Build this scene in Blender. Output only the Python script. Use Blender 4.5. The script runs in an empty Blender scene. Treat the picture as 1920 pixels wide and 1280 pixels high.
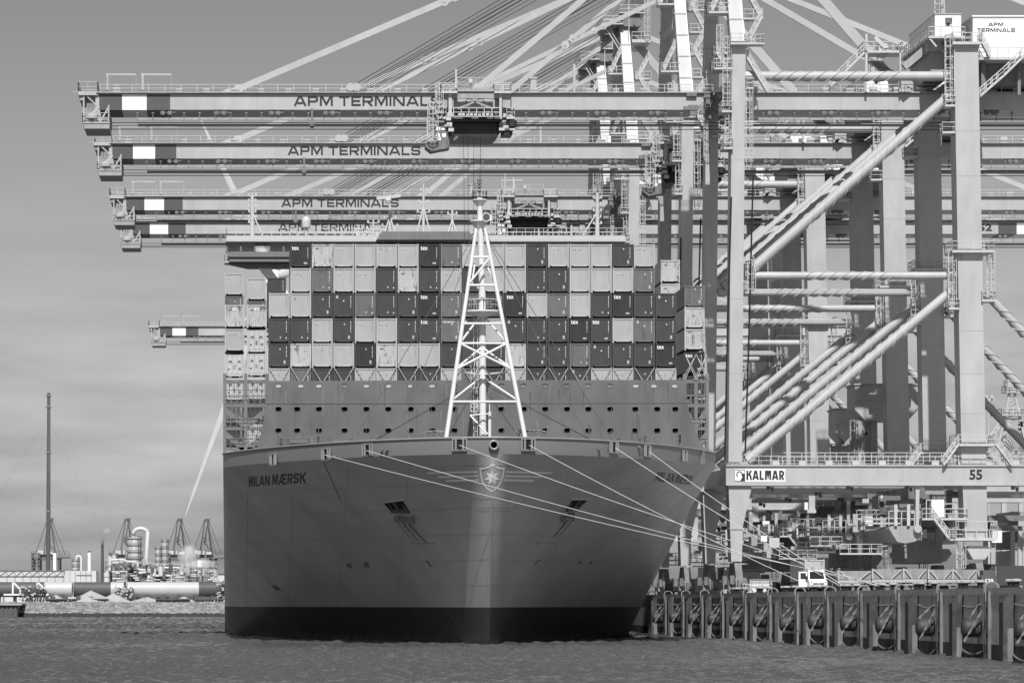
import bpy, math, random
from math import radians, sin, cos, pi, sqrt
from mathutils import Vector
random.seed(7)
sc = bpy.context.scene
COL = sc.collection

# ------------------------------------------------------------ camera, light, exposure
F, VX, HY, CAMH = 7000.0, 435.0, 1130.0, 4.47       # focal length and vanishing point of the quay, in 1920-pixel units
cam = bpy.data.cameras.new('camera')
cam.sensor_width = 36.0
cam.lens = F / 1920.0 * 36.0
cam.shift_x = (960 - VX) / 1920.0
cam.shift_y = (HY - 640) / 1920.0
cam.clip_start, cam.clip_end = 1.0, 60000.0
camo = bpy.data.objects.new('camera', cam)
camo.location = (0, 0, CAMH)
camo.rotation_euler = (radians(90), 0, 0)            # looks straight along +Y, the direction of the quay
COL.objects.link(camo)
sc.camera = camo

SUN_EL, SUN_AZ = radians(48), radians(-3.0)          # behind the camera, a touch from the left
sun = bpy.data.lights.new('sun', 'SUN')
sun.energy = 4.9
sun.angle = radians(0.5)
suno = bpy.data.objects.new('sun', sun)
sd = Vector((sin(SUN_AZ) * cos(SUN_EL), -cos(SUN_AZ) * cos(SUN_EL), sin(SUN_EL)))   # towards the sun
suno.rotation_euler = (-sd).to_track_quat('-Z', 'Y').to_euler()
suno.location = (0, -50, 200)
COL.objects.link(suno)

w = bpy.data.worlds.new('World')
sc.world = w
w.use_nodes = True
nt = w.node_tree
nt.nodes.clear()
N = nt.nodes.new
sky = N('ShaderNodeTexSky'); sky.sky_type = 'NISHITA'; sky.sun_disc = False
sky.sun_elevation = SUN_EL
sky.sun_rotation = math.atan2(sd.x, sd.y)
sky.air_density = 1.0; sky.dust_density = 1.5; sky.ozone_density = 1.0
sep = N('ShaderNodeSeparateColor')
nt.links.new(sky.outputs[0], sep.inputs[0])
mixf = N('ShaderNodeMix'); mixf.data_type = 'FLOAT'; mixf.inputs[0].default_value = 0.35    # black-and-white film behind a yellow filter
nt.links.new(sep.outputs[0], mixf.inputs[2]); nt.links.new(sep.outputs[1], mixf.inputs[3])
# thin cloud bands
tc = N('ShaderNodeTexCoord')
mp = N('ShaderNodeMapping'); mp.inputs['Scale'].default_value = (11, 11, 60)
nt.links.new(tc.outputs['Generated'], mp.inputs[0])
nz = N('ShaderNodeTexNoise'); nz.inputs['Scale'].default_value = 1.6; nz.inputs['Detail'].default_value = 7; nz.inputs['Roughness'].default_value = 0.5
nt.links.new(mp.outputs[0], nz.inputs['Vector'])
sx = N('ShaderNodeSeparateXYZ'); nt.links.new(tc.outputs['Generated'], sx.inputs[0])
low = N('ShaderNodeMapRange'); low.inputs[1].default_value = 0.015; low.inputs[2].default_value = 0.125
low.inputs[3].default_value = 1.0; low.inputs[4].default_value = 0.0
nt.links.new(sx.outputs[2], low.inputs[0])
rp = N('ShaderNodeMapRange'); rp.inputs[1].default_value = 0.38; rp.inputs[2].default_value = 0.68
rp.inputs[3].default_value = -0.26; rp.inputs[4].default_value = 0.15
nt.links.new(nz.outputs[0], rp.inputs[0])
ml = N('ShaderNodeMath'); ml.operation = 'MULTIPLY'
nt.links.new(rp.outputs[0], ml.inputs[0]); nt.links.new(low.outputs[0], ml.inputs[1])
ad = N('ShaderNodeMath'); ad.operation = 'ADD'; ad.inputs[1].default_value = 1.0
nt.links.new(ml.outputs[0], ad.inputs[0])
grad = N('ShaderNodeMapRange'); grad.inputs[1].default_value = 0.0; grad.inputs[2].default_value = 0.17
grad.inputs[3].default_value = 1.08; grad.inputs[4].default_value = 0.67
nt.links.new(sx.outputs[2], grad.inputs[0])
m0 = N('ShaderNodeMath'); m0.operation = 'MULTIPLY'
nt.links.new(ad.outputs[0], m0.inputs[0]); nt.links.new(grad.outputs[0], m0.inputs[1])
m2 = N('ShaderNodeMath'); m2.operation = 'MULTIPLY'
nt.links.new(mixf.outputs[0], m2.inputs[0]); nt.links.new(m0.outputs[0], m2.inputs[1])
bg = N('ShaderNodeBackground'); bg.inputs[1].default_value = 0.108
nt.links.new(m2.outputs[0], bg.inputs[0])
wo = N('ShaderNodeOutputWorld'); nt.links.new(bg.outputs[0], wo.inputs[0])
sc.view_settings.view_transform = 'Standard'
sc.view_settings.look = 'None'
sc.view_settings.gamma = 1.0
sc.view_settings.exposure = 0.0
sc.cycles.volume_bounces = 6

# ------------------------------------------------------------ helpers
def sq(D): return F / D
def PX(px, D): return (px - VX) * D / F
def PZ(py, D): return CAMH + (HY - py) * D / F
def P(px, py, D): return Vector((PX(px, D), D, PZ(py, D)))

class MB:
    def __init__(s): s.v = []; s.f = []
    def add(s, vs, fs):
        o = len(s.v)
        s.v.extend([tuple(p) for p in vs])
        s.f.extend([tuple(i + o for i in f) for f in fs])
        return s
    def box(s, x0, x1, y0, y1, z0, z1):
        if x0 > x1: x0, x1 = x1, x0
        if y0 > y1: y0, y1 = y1, y0
        if z0 > z1: z0, z1 = z1, z0
        return s.add([(x0,y0,z0),(x1,y0,z0),(x1,y1,z0),(x0,y1,z0),(x0,y0,z1),(x1,y0,z1),(x1,y1,z1),(x0,y1,z1)],
              [(0,3,2,1),(4,5,6,7),(0,1,5,4),(1,2,6,5),(2,3,7,6),(3,0,4,7)])
    def frame_of(s, p, q):
        d = (q - p).normalized()
        up = Vector((0,0,1)) if abs(d.z) < 0.95 else Vector((0,1,0))
        a = d.cross(up).normalized(); b = a.cross(d).normalized()
        return d, a, b
    def bar(s, p, q, w_, h_=None):
        p = Vector(p); q = Vector(q); h_ = w_ if h_ is None else h_
        if (q - p).length < 1e-6: return s
        d, a, b = s.frame_of(p, q)
        a = a * w_ / 2; b = b * h_ / 2
        vs = [p-a-b, p+a-b, p+a+b, p-a+b, q-a-b, q+a-b, q+a+b, q-a+b]
        return s.add(vs, [(0,3,2,1),(4,5,6,7),(0,1,5,4),(1,2,6,5),(2,3,7,6),(3,0,4,7)])
    def tube(s, p, q, r, n=10, r2=None):
        p = Vector(p); q = Vector(q); r2 = r if r2 is None else r2
        d, a, b = s.frame_of(p, q)
        vs = []
        for c, rr in ((p, r), (q, r2)):
            for k in range(n):
                t = 2 * pi * k / n
                vs.append(c + a * (cos(t) * rr) + b * (sin(t) * rr))
        fs = [(k, (k+1) % n, n + (k+1) % n, n + k) for k in range(n)]
        fs += [tuple(range(n-1, -1, -1)), tuple(range(n, 2*n))]
        return s.add(vs, fs)
    def path(s, pts, r, n=8):
        pts = [Vector(p) for p in pts]
        rr = r if isinstance(r, (list, tuple)) else [r] * len(pts)
        vs = []
        a = None
        for i, c in enumerate(pts):
            d = (pts[min(i+1, len(pts)-1)] - pts[max(i-1, 0)]).normalized()
            if a is None:
                up = Vector((0,0,1)) if abs(d.z) < 0.95 else Vector((0,1,0))
                a = d.cross(up).normalized()
            else:
                a = (a - d * a.dot(d)).normalized()
            b = a.cross(d)
            for k in range(n):
                t = 2 * pi * k / n
                vs.append(c + a * (cos(t) * rr[i]) + b * (sin(t) * rr[i]))
        fs = []
        for i in range(len(pts) - 1):
            for k in range(n):
                fs.append((i*n+k, i*n+(k+1) % n, (i+1)*n+(k+1) % n, (i+1)*n+k))
        fs += [tuple(range(n-1, -1, -1)), tuple(range((len(pts)-1)*n, len(pts)*n))]
        return s.add(vs, fs)
    def prism(s, poly, axis, c0, c1):
        def pt(a, b, c):
            return (a, c, b) if axis == 'y' else ((c, a, b) if axis == 'x' else (a, b, c))
        n = len(poly)
        vs = [pt(a, b, c0) for a, b in poly] + [pt(a, b, c1) for a, b in poly]
        fs = [tuple(range(n)), tuple(range(2*n-1, n-1, -1))]
        fs += [(k, k+n, (k+1) % n + n, (k+1) % n) for k in range(n)]
        return s.add(vs, fs)
    def lathe(s, c, prof, n=20):
        c = Vector(c); vs = []
        for r, z in prof:
            for k in range(n):
                t = 2*pi*k/n
                vs.append(c + Vector((cos(t)*r, sin(t)*r, z)))
        fs = []
        for i in range(len(prof)-1):
            for k in range(n):
                fs.append((i*n+k, i*n+(k+1) % n, (i+1)*n+(k+1) % n, (i+1)*n+k))
        fs += [tuple(range(n-1, -1, -1)), tuple(range((len(prof)-1)*n, len(prof)*n))]
        return s.add(vs, fs)
    def rail(s, pts, h=1.1, step=1.6, th=0.06, mid=True):
        pts = [Vector(p) for p in pts]
        up = Vector((0,0,1))
        for a, b in zip(pts[:-1], pts[1:]):
            L = (b - a).length
            if L < 0.05: continue
            s.bar(a + up*h, b + up*h, th)
            if mid: s.bar(a + up*h*.5, b + up*h*.5, th*.8)
            n = max(1, int(round(L / step)))
            for k in range(n + 1):
                c = a + (b - a) * (k / n)
                s.bar(c, c + up*h, th)
        return s
    def deck(s, x0, x1, y0, y1, z, th=0.15): return s.box(x0, x1, y0, y1, z - th, z)
    def gallery(s, x0, x1, y0, y1, z, h=1.1, th=0.06, floor=0.16):
        s.box(x0, x1, y0, y1, z - floor, z)
        return s.rail([(x0,y0,z),(x1,y0,z),(x1,y1,z),(x0,y1,z),(x0,y0,z)], h, 1.4, th)
    def ladder(s, x, y, z0, z1, wd=0.6, th=0.06, cage=True):
        s.bar((x-wd/2, y, z0), (x-wd/2, y, z1), th); s.bar((x+wd/2, y, z0), (x+wd/2, y, z1), th)
        n = int((z1-z0)/0.7)
        for k in range(n+1):
            z = z0 + (z1-z0)*k/max(n,1)
            s.bar((x-wd/2, y, z), (x+wd/2, y, z), th*.7)
        if cage:
            m = max(2, int((z1-z0)/1.4))
            for k in range(m+1):
                z = z0 + 0.4 + (z1-z0-.4)*k/m
                pts = [(x-wd/2, y, z), (x-wd*.75, y-.5, z), (x, y-.85, z), (x+wd*.75, y-.5, z), (x+wd/2, y, z)]
                for a, b in zip(pts[:-1], pts[1:]): s.bar(a, b, th)
            for dx, dy in ((-wd*.75, -.5), (0, -.85), (wd*.75, -.5)):
                s.bar((x+dx, y+dy, z0+.4), (x+dx, y+dy, z1), th*.8)
        return s
    def stair(s, p, q, wd=0.9, th=0.07, rails=True):
        p = Vector(p); q = Vector(q)
        for o in (-wd/2, wd/2):
            e = Vector((0, o, 0))
            s.bar(p+e, q+e, th, 0.28)
            if rails:
                u = Vector((0,0,1.05))
                s.bar(p+e+u, q+e+u, th); s.bar(p+e+u*.55, q+e+u*.55, th*.8)
                for k in range(5):
                    c = p + (q-p)*(k/4) + e
                    s.bar(c, c+u, th)
        n = max(2, int(abs(q.z-p.z)/0.3))
        for k in range(1, n):
            c = p + (q-p)*(k/n)
            s.box(c.x-.14, c.x+.14, c.y-wd/2, c.y+wd/2, c.z-.03, c.z+.03)
        return s
    def add2d(s, vf, fn):
        vs, fs = vf
        return s.add([fn(a, b) for a, b in vs], fs)
    def build(s, name, mat, parent=None, origin=None, smooth=False):
        me = bpy.data.meshes.new(name)
        o = origin if origin is not None else Vector((0,0,0))
        me.from_pydata([(x-o[0], y-o[1], z-o[2]) for x, y, z in s.v], [], s.f)
        me.materials.append(mat)
        if smooth:
            me.shade_smooth()
            try: me.set_sharp_from_angle(angle=radians(38))
            except Exception: pass
        ob = bpy.data.objects.new(name, me)
        COL.objects.link(ob)
        if parent is not None: ob.parent = parent
        elif origin is not None: ob.location = o
        return ob

class SMB(MB):
    """like MB, but every gallery, ladder and flight of stairs becomes a part of its own"""
    def __init__(s, par, mat, origin):
        MB.__init__(s); s.par, s.mat, s.o = par, mat, origin
    def _one(s, name, meth, a, k):
        m = MB(); getattr(m, meth)(*a, **k); m.build(name, s.mat, s.par, s.o); return s
    def gallery(s, *a, **k): return s._one('gallery', 'gallery', a, k)
    def ladder(s, *a, **k): return s._one('ladder', 'ladder', a, k)
    def stair(s, *a, **k): return s._one('stair', 'stair', a, k)
    def done(s, name):
        if s.v: return s.build(name, s.mat, s.par, s.o)

def tag(o, label=None, cat=None, group=None, kind=None):
    if label: o['label'] = label
    if cat: o['category'] = cat
    if group: o['group'] = group
    if kind: o['kind'] = kind
    return o
def empty(name, loc):
    o = bpy.data.objects.new(name, None); o.location = loc; COL.objects.link(o); o.empty_display_size = 0.5
    return o
def copy_tree(o, parent=None):
    c = o.copy(); COL.objects.link(c); c.parent = parent
    for ch in list(o.children): copy_tree(ch, c)
    return c

# ------------------------------------------------------------ materials (a black-and-white photograph: every paint is a grey)
def nodes_of(name):
    m = bpy.data.materials.new(name); m.use_nodes = True
    n = m.node_tree
    return m, n, n.nodes['Principled BSDF']
def paint(name, v, rough=0.5, var=0.08, scale=0.35, streak=4.0, rust=0.0, spec=0.4, metal=0.0, rust_v=0.13, bump=0.0, cov=0.62):
    """painted steel: broad tone drift, vertical weather streaks, optional rust patches"""
    m, n, b = nodes_of(name)
    L = n.links.new; N = n.nodes.new
    tc = N('ShaderNodeTexCoord'); oi = N('ShaderNodeObjectInfo')
    va = N('ShaderNodeVectorMath'); va.operation = 'ADD'
    sc_ = N('ShaderNodeMath'); sc_.operation = 'MULTIPLY'; sc_.inputs[1].default_value = 57.0
    L(oi.outputs['Random'], sc_.inputs[0])
    L(tc.outputs['Object'], va.inputs[0]); L(sc_.outputs[0], va.inputs[1])
    mp = N('ShaderNodeMapping'); mp.inputs['Scale'].default_value = (streak, streak, 0.35)
    L(va.outputs[0], mp.inputs[0])
    n1 = N('ShaderNodeTexNoise'); n1.inputs['Scale'].default_value = scale; n1.inputs['Detail'].default_value = 6
    n2 = N('ShaderNodeTexNoise'); n2.inputs['Scale'].default_value = 0.6; n2.inputs['Detail'].default_value = 5
    L(va.outputs[0], n1.inputs['Vector']); L(mp.outputs[0], n2.inputs['Vector'])
    a = N('ShaderNodeMath'); a.operation = 'ADD'; L(n1.outputs[0], a.inputs[0]); L(n2.outputs[0], a.inputs[1])
    r = N('ShaderNodeMapRange'); r.inputs[1].default_value = 0.65; r.inputs[2].default_value = 1.35
    r.inputs[3].default_value = v*(1-var); r.inputs[4].default_value = v*(1+var)
    L(a.outputs[0], r.inputs[0])
    cur = r.outputs[0]
    if rust > 0:
        n3 = N('ShaderNodeTexNoise'); n3.inputs['Scale'].default_value = 1.6; n3.inputs['Detail'].default_value = 9; n3.inputs['Roughness'].default_value = 0.7
        L(va.outputs[0], n3.inputs['Vector'])
        n4 = N('ShaderNodeTexNoise'); n4.inputs['Scale'].default_value = 1.0; n4.inputs['Detail'].default_value = 6
        L(mp.outputs[0], n4.inputs['Vector'])
        av = N('ShaderNodeMath'); av.operation = 'ADD'; L(n3.outputs[0], av.inputs[0]); L(n4.outputs[0], av.inputs[1])
        r3 = N('ShaderNodeMapRange'); r3.inputs[1].default_value = cov*2-0.12; r3.inputs[2].default_value = cov*2+0.06
        r3.inputs[3].default_value = 0; r3.inputs[4].default_value = rust
        L(av.outputs[0], r3.inputs[0])
        mx = N('ShaderNodeMix'); mx.data_type = 'FLOAT'; mx.inputs[3].default_value = rust_v
        L(r3.outputs[0], mx.inputs[0]); L(cur, mx.inputs[2]); cur = mx.outputs[0]
    L(cur, b.inputs['Base Color'])
    b.inputs['Roughness'].default_value = rough
    b.inputs['Metallic'].default_value = metal
    b.inputs['Specular IOR Level'].default_value = spec
    if bump > 0:
        bp = N('ShaderNodeBump'); bp.inputs['Strength'].default_value = bump; bp.inputs['Distance'].default_value = 0.05
        L(n1.outputs[0], bp.inputs['Height']); L(bp.outputs[0], b.inputs['Normal'])
    return m

M = {}
M['crane'] = paint('crane_paint', 0.42, 0.45, 0.12, 0.12, 1.2, rust=0.45, rust_v=0.27, cov=0.645)
M['crane_dk'] = paint('crane_machinery', 0.17, 0.6, 0.3, 0.8)
M['crane_body'] = paint('crane_lower_paint', 0.33, 0.5, 0.15, 0.3)
M['trolley_dk'] = paint('trolley_interior', 0.025, 0.5, 0.4, 1.5)
M['rail'] = paint('galvanised_rail', 0.50, 0.45, 0.1, 1.0)
M['wrap'] = paint('dark_stripe_paint', 0.085, 0.5, 0.08, 0.2)
M['white'] = paint('white_paint', 0.82, 0.45, 0.04, 0.3)
M['letter'] = paint('letter_paint', 0.030, 0.5, 0.06)
M['rope_dk'] = paint('steel_rope', 0.045, 0.5, 0.1)
M['black'] = paint('black_rubber', 0.012, 0.7, 0.3)
M['hull'] = paint('hull_paint', 0.46, 0.42, 0.16, 0.06, 0.35, rust=0.35, spec=0.5, rust_v=0.10, cov=0.66)
M['bulwark'] = paint('bulwark_paint', 0.24, 0.42, 0.06, 0.08, 0.6, spec=0.5)
M['boot'] = paint('antifouling_paint', 0.034, 0.45, 0.35, 0.2, 0.5, rust=0.5, rust_v=0.05)
M['break'] = paint('breakwater_paint', 0.125, 0.45, 0.24, 0.25, 0.9, rust=0.4, rust_v=0.15, cov=0.64)
M['mast'] = paint('mast_paint', 0.66, 0.4, 0.05, 0.4)
M['roof_gear'] = paint('roof_gear_paint', 0.52, 0.45, 0.06, 0.4)
M['ship_dk'] = paint('deck_steel', 0.09, 0.6, 0.2, 0.5)
M['ship_md'] = paint('ship_structure', 0.17, 0.5, 0.15, 0.5)
M['ship_lt'] = paint('superstructure_paint', 0.47, 0.45, 0.06, 0.2)
M['glass'] = paint('window_glass', 0.02, 0.08, 0.1, spec=0.8)
M['cL'] = paint('container_light_grey', 0.40, 0.55, 0.08, 0.6, 2.5, rust=0.35, rust_v=0.24, cov=0.66)
M['cLL'] = paint('container_rusted_white', 0.46, 0.55, 0.08, 0.6, 2.5, rust=0.9, rust_v=0.12, cov=0.585)
M['cM'] = paint('container_mid_grey', 0.145, 0.55, 0.12, 0.6, 2.5, rust=0.6, rust_v=0.06, cov=0.6)
M['cD'] = paint('container_dark_grey', 0.062, 0.5, 0.12, 0.6, 2.5, rust=0.4, rust_v=0.11, cov=0.66)
M['cX'] = paint('container_black_grey', 0.036, 0.5, 0.15, 0.6, 2.5, rust=0.3, rust_v=0.09, cov=0.66)
M['cW'] = paint('reefer_white', 0.48, 0.45, 0.12, 0.6, 2.5, rust=0.6, rust_v=0.25, cov=0.63)
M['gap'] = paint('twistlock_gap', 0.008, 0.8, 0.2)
M['rope'] = paint('mooring_rope', 0.58, 0.8, 0.05, 2)
M['rust_line'] = paint('rust_stain', 0.05, 0.8, 0.3)

def conc(name, v, sc1=0.25, streak=1.2, var=0.25, bump=0.3):
    return paint(name, v, 0.85, var, sc1, streak, rust=0.5, rust_v=v*0.4, spec=0.2, bump=bump, cov=0.6)
M['wall'] = conc('quay_concrete', 0.48, 0.15, 0.9)
M['deckc'] = conc('quay_paving', 0.28, 0.05)
M['steel'] = paint('galvanised_pipe', 0.24, 0.5, 0.25, 1.0)
M['strip'] = paint('rubbing_strip', 0.17, 0.7, 0.4, 0.8)
M['pile'] = paint('fender_timber', 0.055, 0.8, 0.5, 0.7, 2.0, rust=0.6, rust_v=0.12, cov=0.58)
M['fender'] = paint('fender_rubber', 0.055, 0.6, 0.25, 0.8)
M['chain'] = paint('galvanised_chain', 0.21, 0.5, 0.2, 2)
M['sand'] = conc('sand', 0.36, 0.1, 0.3, 0.1)
M['plant'] = paint('plant_steel', 0.36, 0.4, 0.25, 0.15)
M['plant_dk'] = paint('plant_dark_steel', 0.10, 0.5, 0.3, 0.2)
M['plant_lt'] = paint('plant_cladding', 0.52, 0.4, 0.1, 0.1)
M['far_dk'] = paint('distant_crane_paint', 0.09, 0.6, 0.2, 0.05)
M['far_md'] = paint('distant_crane_girder', 0.22, 0.6, 0.2, 0.05)

# ------------------------------------------------------------ lettering
_tc = {}
def text2d(body, bold=0.0, sx=1.0, size=1.0, align='LEFT'):
    """flat outline of a word as (verts, faces); cap height about 0.73*size"""
    key = (body, bold, sx, size, align)
    if key in _tc: return _tc[key]
    cu = bpy.data.curves.new('word', 'FONT'); cu.body = body; cu.size = size; cu.offset = bold
    cu.align_x = align; cu.resolution_u = 3
    ob = bpy.data.objects.new('word', cu); COL.objects.link(ob)
    bpy.context.view_layer.update()
    dg = bpy.context.evaluated_depsgraph_get()
    me = bpy.data.meshes.new_from_object(ob.evaluated_get(dg))
    vs = [(v.co.x*sx, v.co.y) for v in me.vertices]
    fs = [tuple(p.vertices) for p in me.polygons]
    bpy.data.objects.remove(ob); bpy.data.curves.remove(cu); bpy.data.meshes.remove(me)
    _tc[key] = (vs, fs)
    return _tc[key]
def fit2d(vf, x0, x1, y0, y1):
    vs, fs = vf
    ax = min(v[0] for v in vs); bx = max(v[0] for v in vs); ay = min(v[1] for v in vs); by = max(v[1] for v in vs)
    return [(x0+(x-ax)/(bx-ax)*(x1-x0), y0+(y-ay)/(by-ay)*(y1-y0)) for x, y in vs], fs

def stroke(pts, t, closed=False):
    """ribbon of thickness t along a polyline with mitred joints"""
    n = len(pts); P2 = [Vector((a, b)) for a, b in pts]
    Lf, Rt = [], []
    for i in range(n):
        if closed or 0 < i < n-1:
            d1 = (P2[i]-P2[i-1]).normalized(); d2 = (P2[(i+1) % n]-P2[i]).normalized()
        elif i == 0: d1 = d2 = (P2[1]-P2[0]).normalized()
        else: d1 = d2 = (P2[i]-P2[i-1]).normalized()
        n1 = Vector((-d1.y, d1.x)); n2 = Vector((-d2.y, d2.x))
        mm = (n1+n2); mm = mm/max(mm.length_squared, 1e-6)*2
        if mm.length > 2.2: mm = mm.normalized()*2.2
        Lf.append(P2[i]+mm*t/2); Rt.append(P2[i]-mm*t/2)
    vs = [tuple(a) for a in Lf]+[tuple(a) for a in Rt]
    m = n if closed else n-1
    fs = [(i, n+i, n+(i+1) % n, (i+1) % n) for i in range(m)]
    return vs, fs
def wide_word(word, t=0.185, gap=0.16, cond=1.0):
    """broad square-shouldered capitals, cap height 1"""
    W = dict(A=1.12, P=.95, M=1.2, T=.98, E=.88, R=.98, I=t, N=1.08, L=.82, S=.95)
    W['K'] = 1.0; W['Æ'] = 1.6
    W = {k: (v if k == 'I' else v * cond) for k, v in W.items()}
    h = t/2; vs, fs = [], []; x = 0
    def put(pts, closed=False):
        v2, f2 = stroke(pts, t, closed); o = len(vs)
        vs.extend([(a+x, b) for a, b in v2]); fs.extend([tuple(i+o for i in f) for f in f2])
    for ch in word:
        if ch == ' ': x += .42 * cond; continue
        wd = W[ch]; r = .13
        if ch == 'A':
            put([(h*.7, 0), (wd*.40, 1-h), (wd*.60, 1-h), (wd-h*.7, 0)]); put([(wd*.27, .28), (wd*.73, .28)])
        elif ch in 'PR':
            put([(h, 0), (h, 1-h), (wd-h-r, 1-h), (wd-h, 1-h-r), (wd-h, .36+h+r), (wd-h-r, .36+h), (t, .36+h)])
            if ch == 'R': put([(wd*.55, .36), (wd-h, 0)])
        elif ch == 'M': put([(h, 0), (h, 1-h), (t*1.25, 1-h), (wd/2, .16), (wd-t*1.25, 1-h), (wd-h, 1-h), (wd-h, 0)])
        elif ch == 'T': put([(0, 1-h), (wd, 1-h)]); put([(wd/2, 0), (wd/2, 1-t)])
        elif ch == 'E': put([(wd, 1-h), (h, 1-h), (h, h), (wd, h)]); put([(t, .5), (wd*.92, .5)])
        elif ch == 'I': put([(h, 0), (h, 1)])
        elif ch == 'N': put([(h, 0), (h, 1-h), (t*1.1, 1-h), (wd-t*1.1, h), (wd-h, h), (wd-h, 1)])
        elif ch == 'K': put([(h, 0), (h, 1)]); put([(wd-h*.6, 1), (t*1.15, .47)]); put([(t*1.9, .56), (wd-h*.4, 0)])
        elif ch == 'Æ':
            m = wd*.5; put([(h*.7, 0), (wd*.34, 1-h), (wd, 1-h)]); put([(wd*.2, .28), (m-h, .28)]); put([(m, 1-t), (m, h), (wd, h)]); put([(m+h, .5), (wd*.93, .5)])
        elif ch == 'L': put([(h, 1), (h, h), (wd, h)])
        elif ch == 'S':
            put([(wd-h, .72), (wd-h, 1-h-r*.6), (wd-h-r, 1-h), (h+r, 1-h), (h, 1-h-r), (h, .5+r*.8), (h+r, .5),
                 (wd-h-r, .5), (wd-h, .5-r), (wd-h, h+r), (wd-h-r, h), (h+r, h), (h, h+r*.6), (h, .28)])
        x += wd+gap
    return vs, fs
def dense(vf, k=3):
    """split faces of a flat outline so it can follow a curved plate"""
    vs, fs = vf
    for _ in range(k):
        nv = list(vs); nf = []; mid = {}
        def md(a, b):
            key = (min(a, b), max(a, b))
            if key not in mid:
                mid[key] = len(nv); nv.append(((nv[a][0]+nv[b][0])/2, (nv[a][1]+nv[b][1])/2))
            return mid[key]
        for f in fs:
            if len(f) == 3:
                a, b, c = f; ab, bc, ca = md(a, b), md(b, c), md(c, a)
                nf += [(a, ab, ca), (ab, b, bc), (ca, bc, c), (ab, bc, ca)]
            elif len(f) == 4:
                a, b, c, d = f; ab, bc, cd, da = md(a, b), md(b, c), md(c, d), md(d, a)
                ce = len(nv); nv.append(tuple((nv[a][i]+nv[b][i]+nv[c][i]+nv[d][i])/4 for i in (0, 1)))
                nf += [(a, ab, ce, da), (ab, b, bc, ce), (ce, bc, c, cd), (da, ce, cd, d)]
            else:
                for i in range(1, len(f)-1): nf.append((f[0], f[i], f[i+1]))
        vs, fs = nv, nf
    return vs, fs
# ------------------------------------------------------------ the setting: water, quay, far shore
QX, QZ = 61.2, 5.67                                   # quay face and quay level
def water_mat():
    m, n, b = nodes_of('sea_water')
    L = n.links.new; N = n.nodes.new
    tc = N('ShaderNodeTexCoord')
    def noise(scx, scy, detail, rough=0.55):
        mp = N('ShaderNodeMapping'); mp.inputs['Scale'].default_value = (scx, scy, 1)
        L(tc.outputs['Object'], mp.inputs[0])
        z = N('ShaderNodeTexNoise'); z.inputs['Scale'].default_value = 1; z.inputs['Detail'].default_value = detail; z.inputs['Roughness'].default_value = rough
        L(mp.outputs[0], z.inputs['Vector']); return z.outputs[0]
    a = noise(1.1, 0.7, 5, 0.65); c = noise(3.2, 2.2, 4, 0.6); d = noise(0.035, 0.02, 3)
    md = N('ShaderNodeMapRange'); md.inputs[1].default_value = .35; md.inputs[2].default_value = .65; md.inputs[3].default_value = .45; md.inputs[4].default_value = 1.2
    L(d, md.inputs[0])
    s1 = N('ShaderNodeMath'); s1.operation = 'MULTIPLY_ADD'; s1.inputs[1].default_value = 0.4; L(c, s1.inputs[0]); L(a, s1.inputs[2])
    s2 = N('ShaderNodeMath'); s2.operation = 'MULTIPLY'; L(s1.outputs[0], s2.inputs[0]); L(md.outputs[0], s2.inputs[1])
    bp = N('ShaderNodeBump'); bp.inputs['Strength'].default_value = 1.0; bp.inputs['Distance'].default_value = .2
    L(s2.outputs[0], bp.inputs['Height']); L(bp.outputs[0], b.inputs['Normal'])
    b.inputs['Base Color'].default_value = (0.075, 0.075, 0.075, 1)
    b.inputs['Roughness'].default_value = 0.04
    b.inputs['IOR'].default_value = 1.33
    return m
M['water'] = water_mat()
import numpy as np
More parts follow.
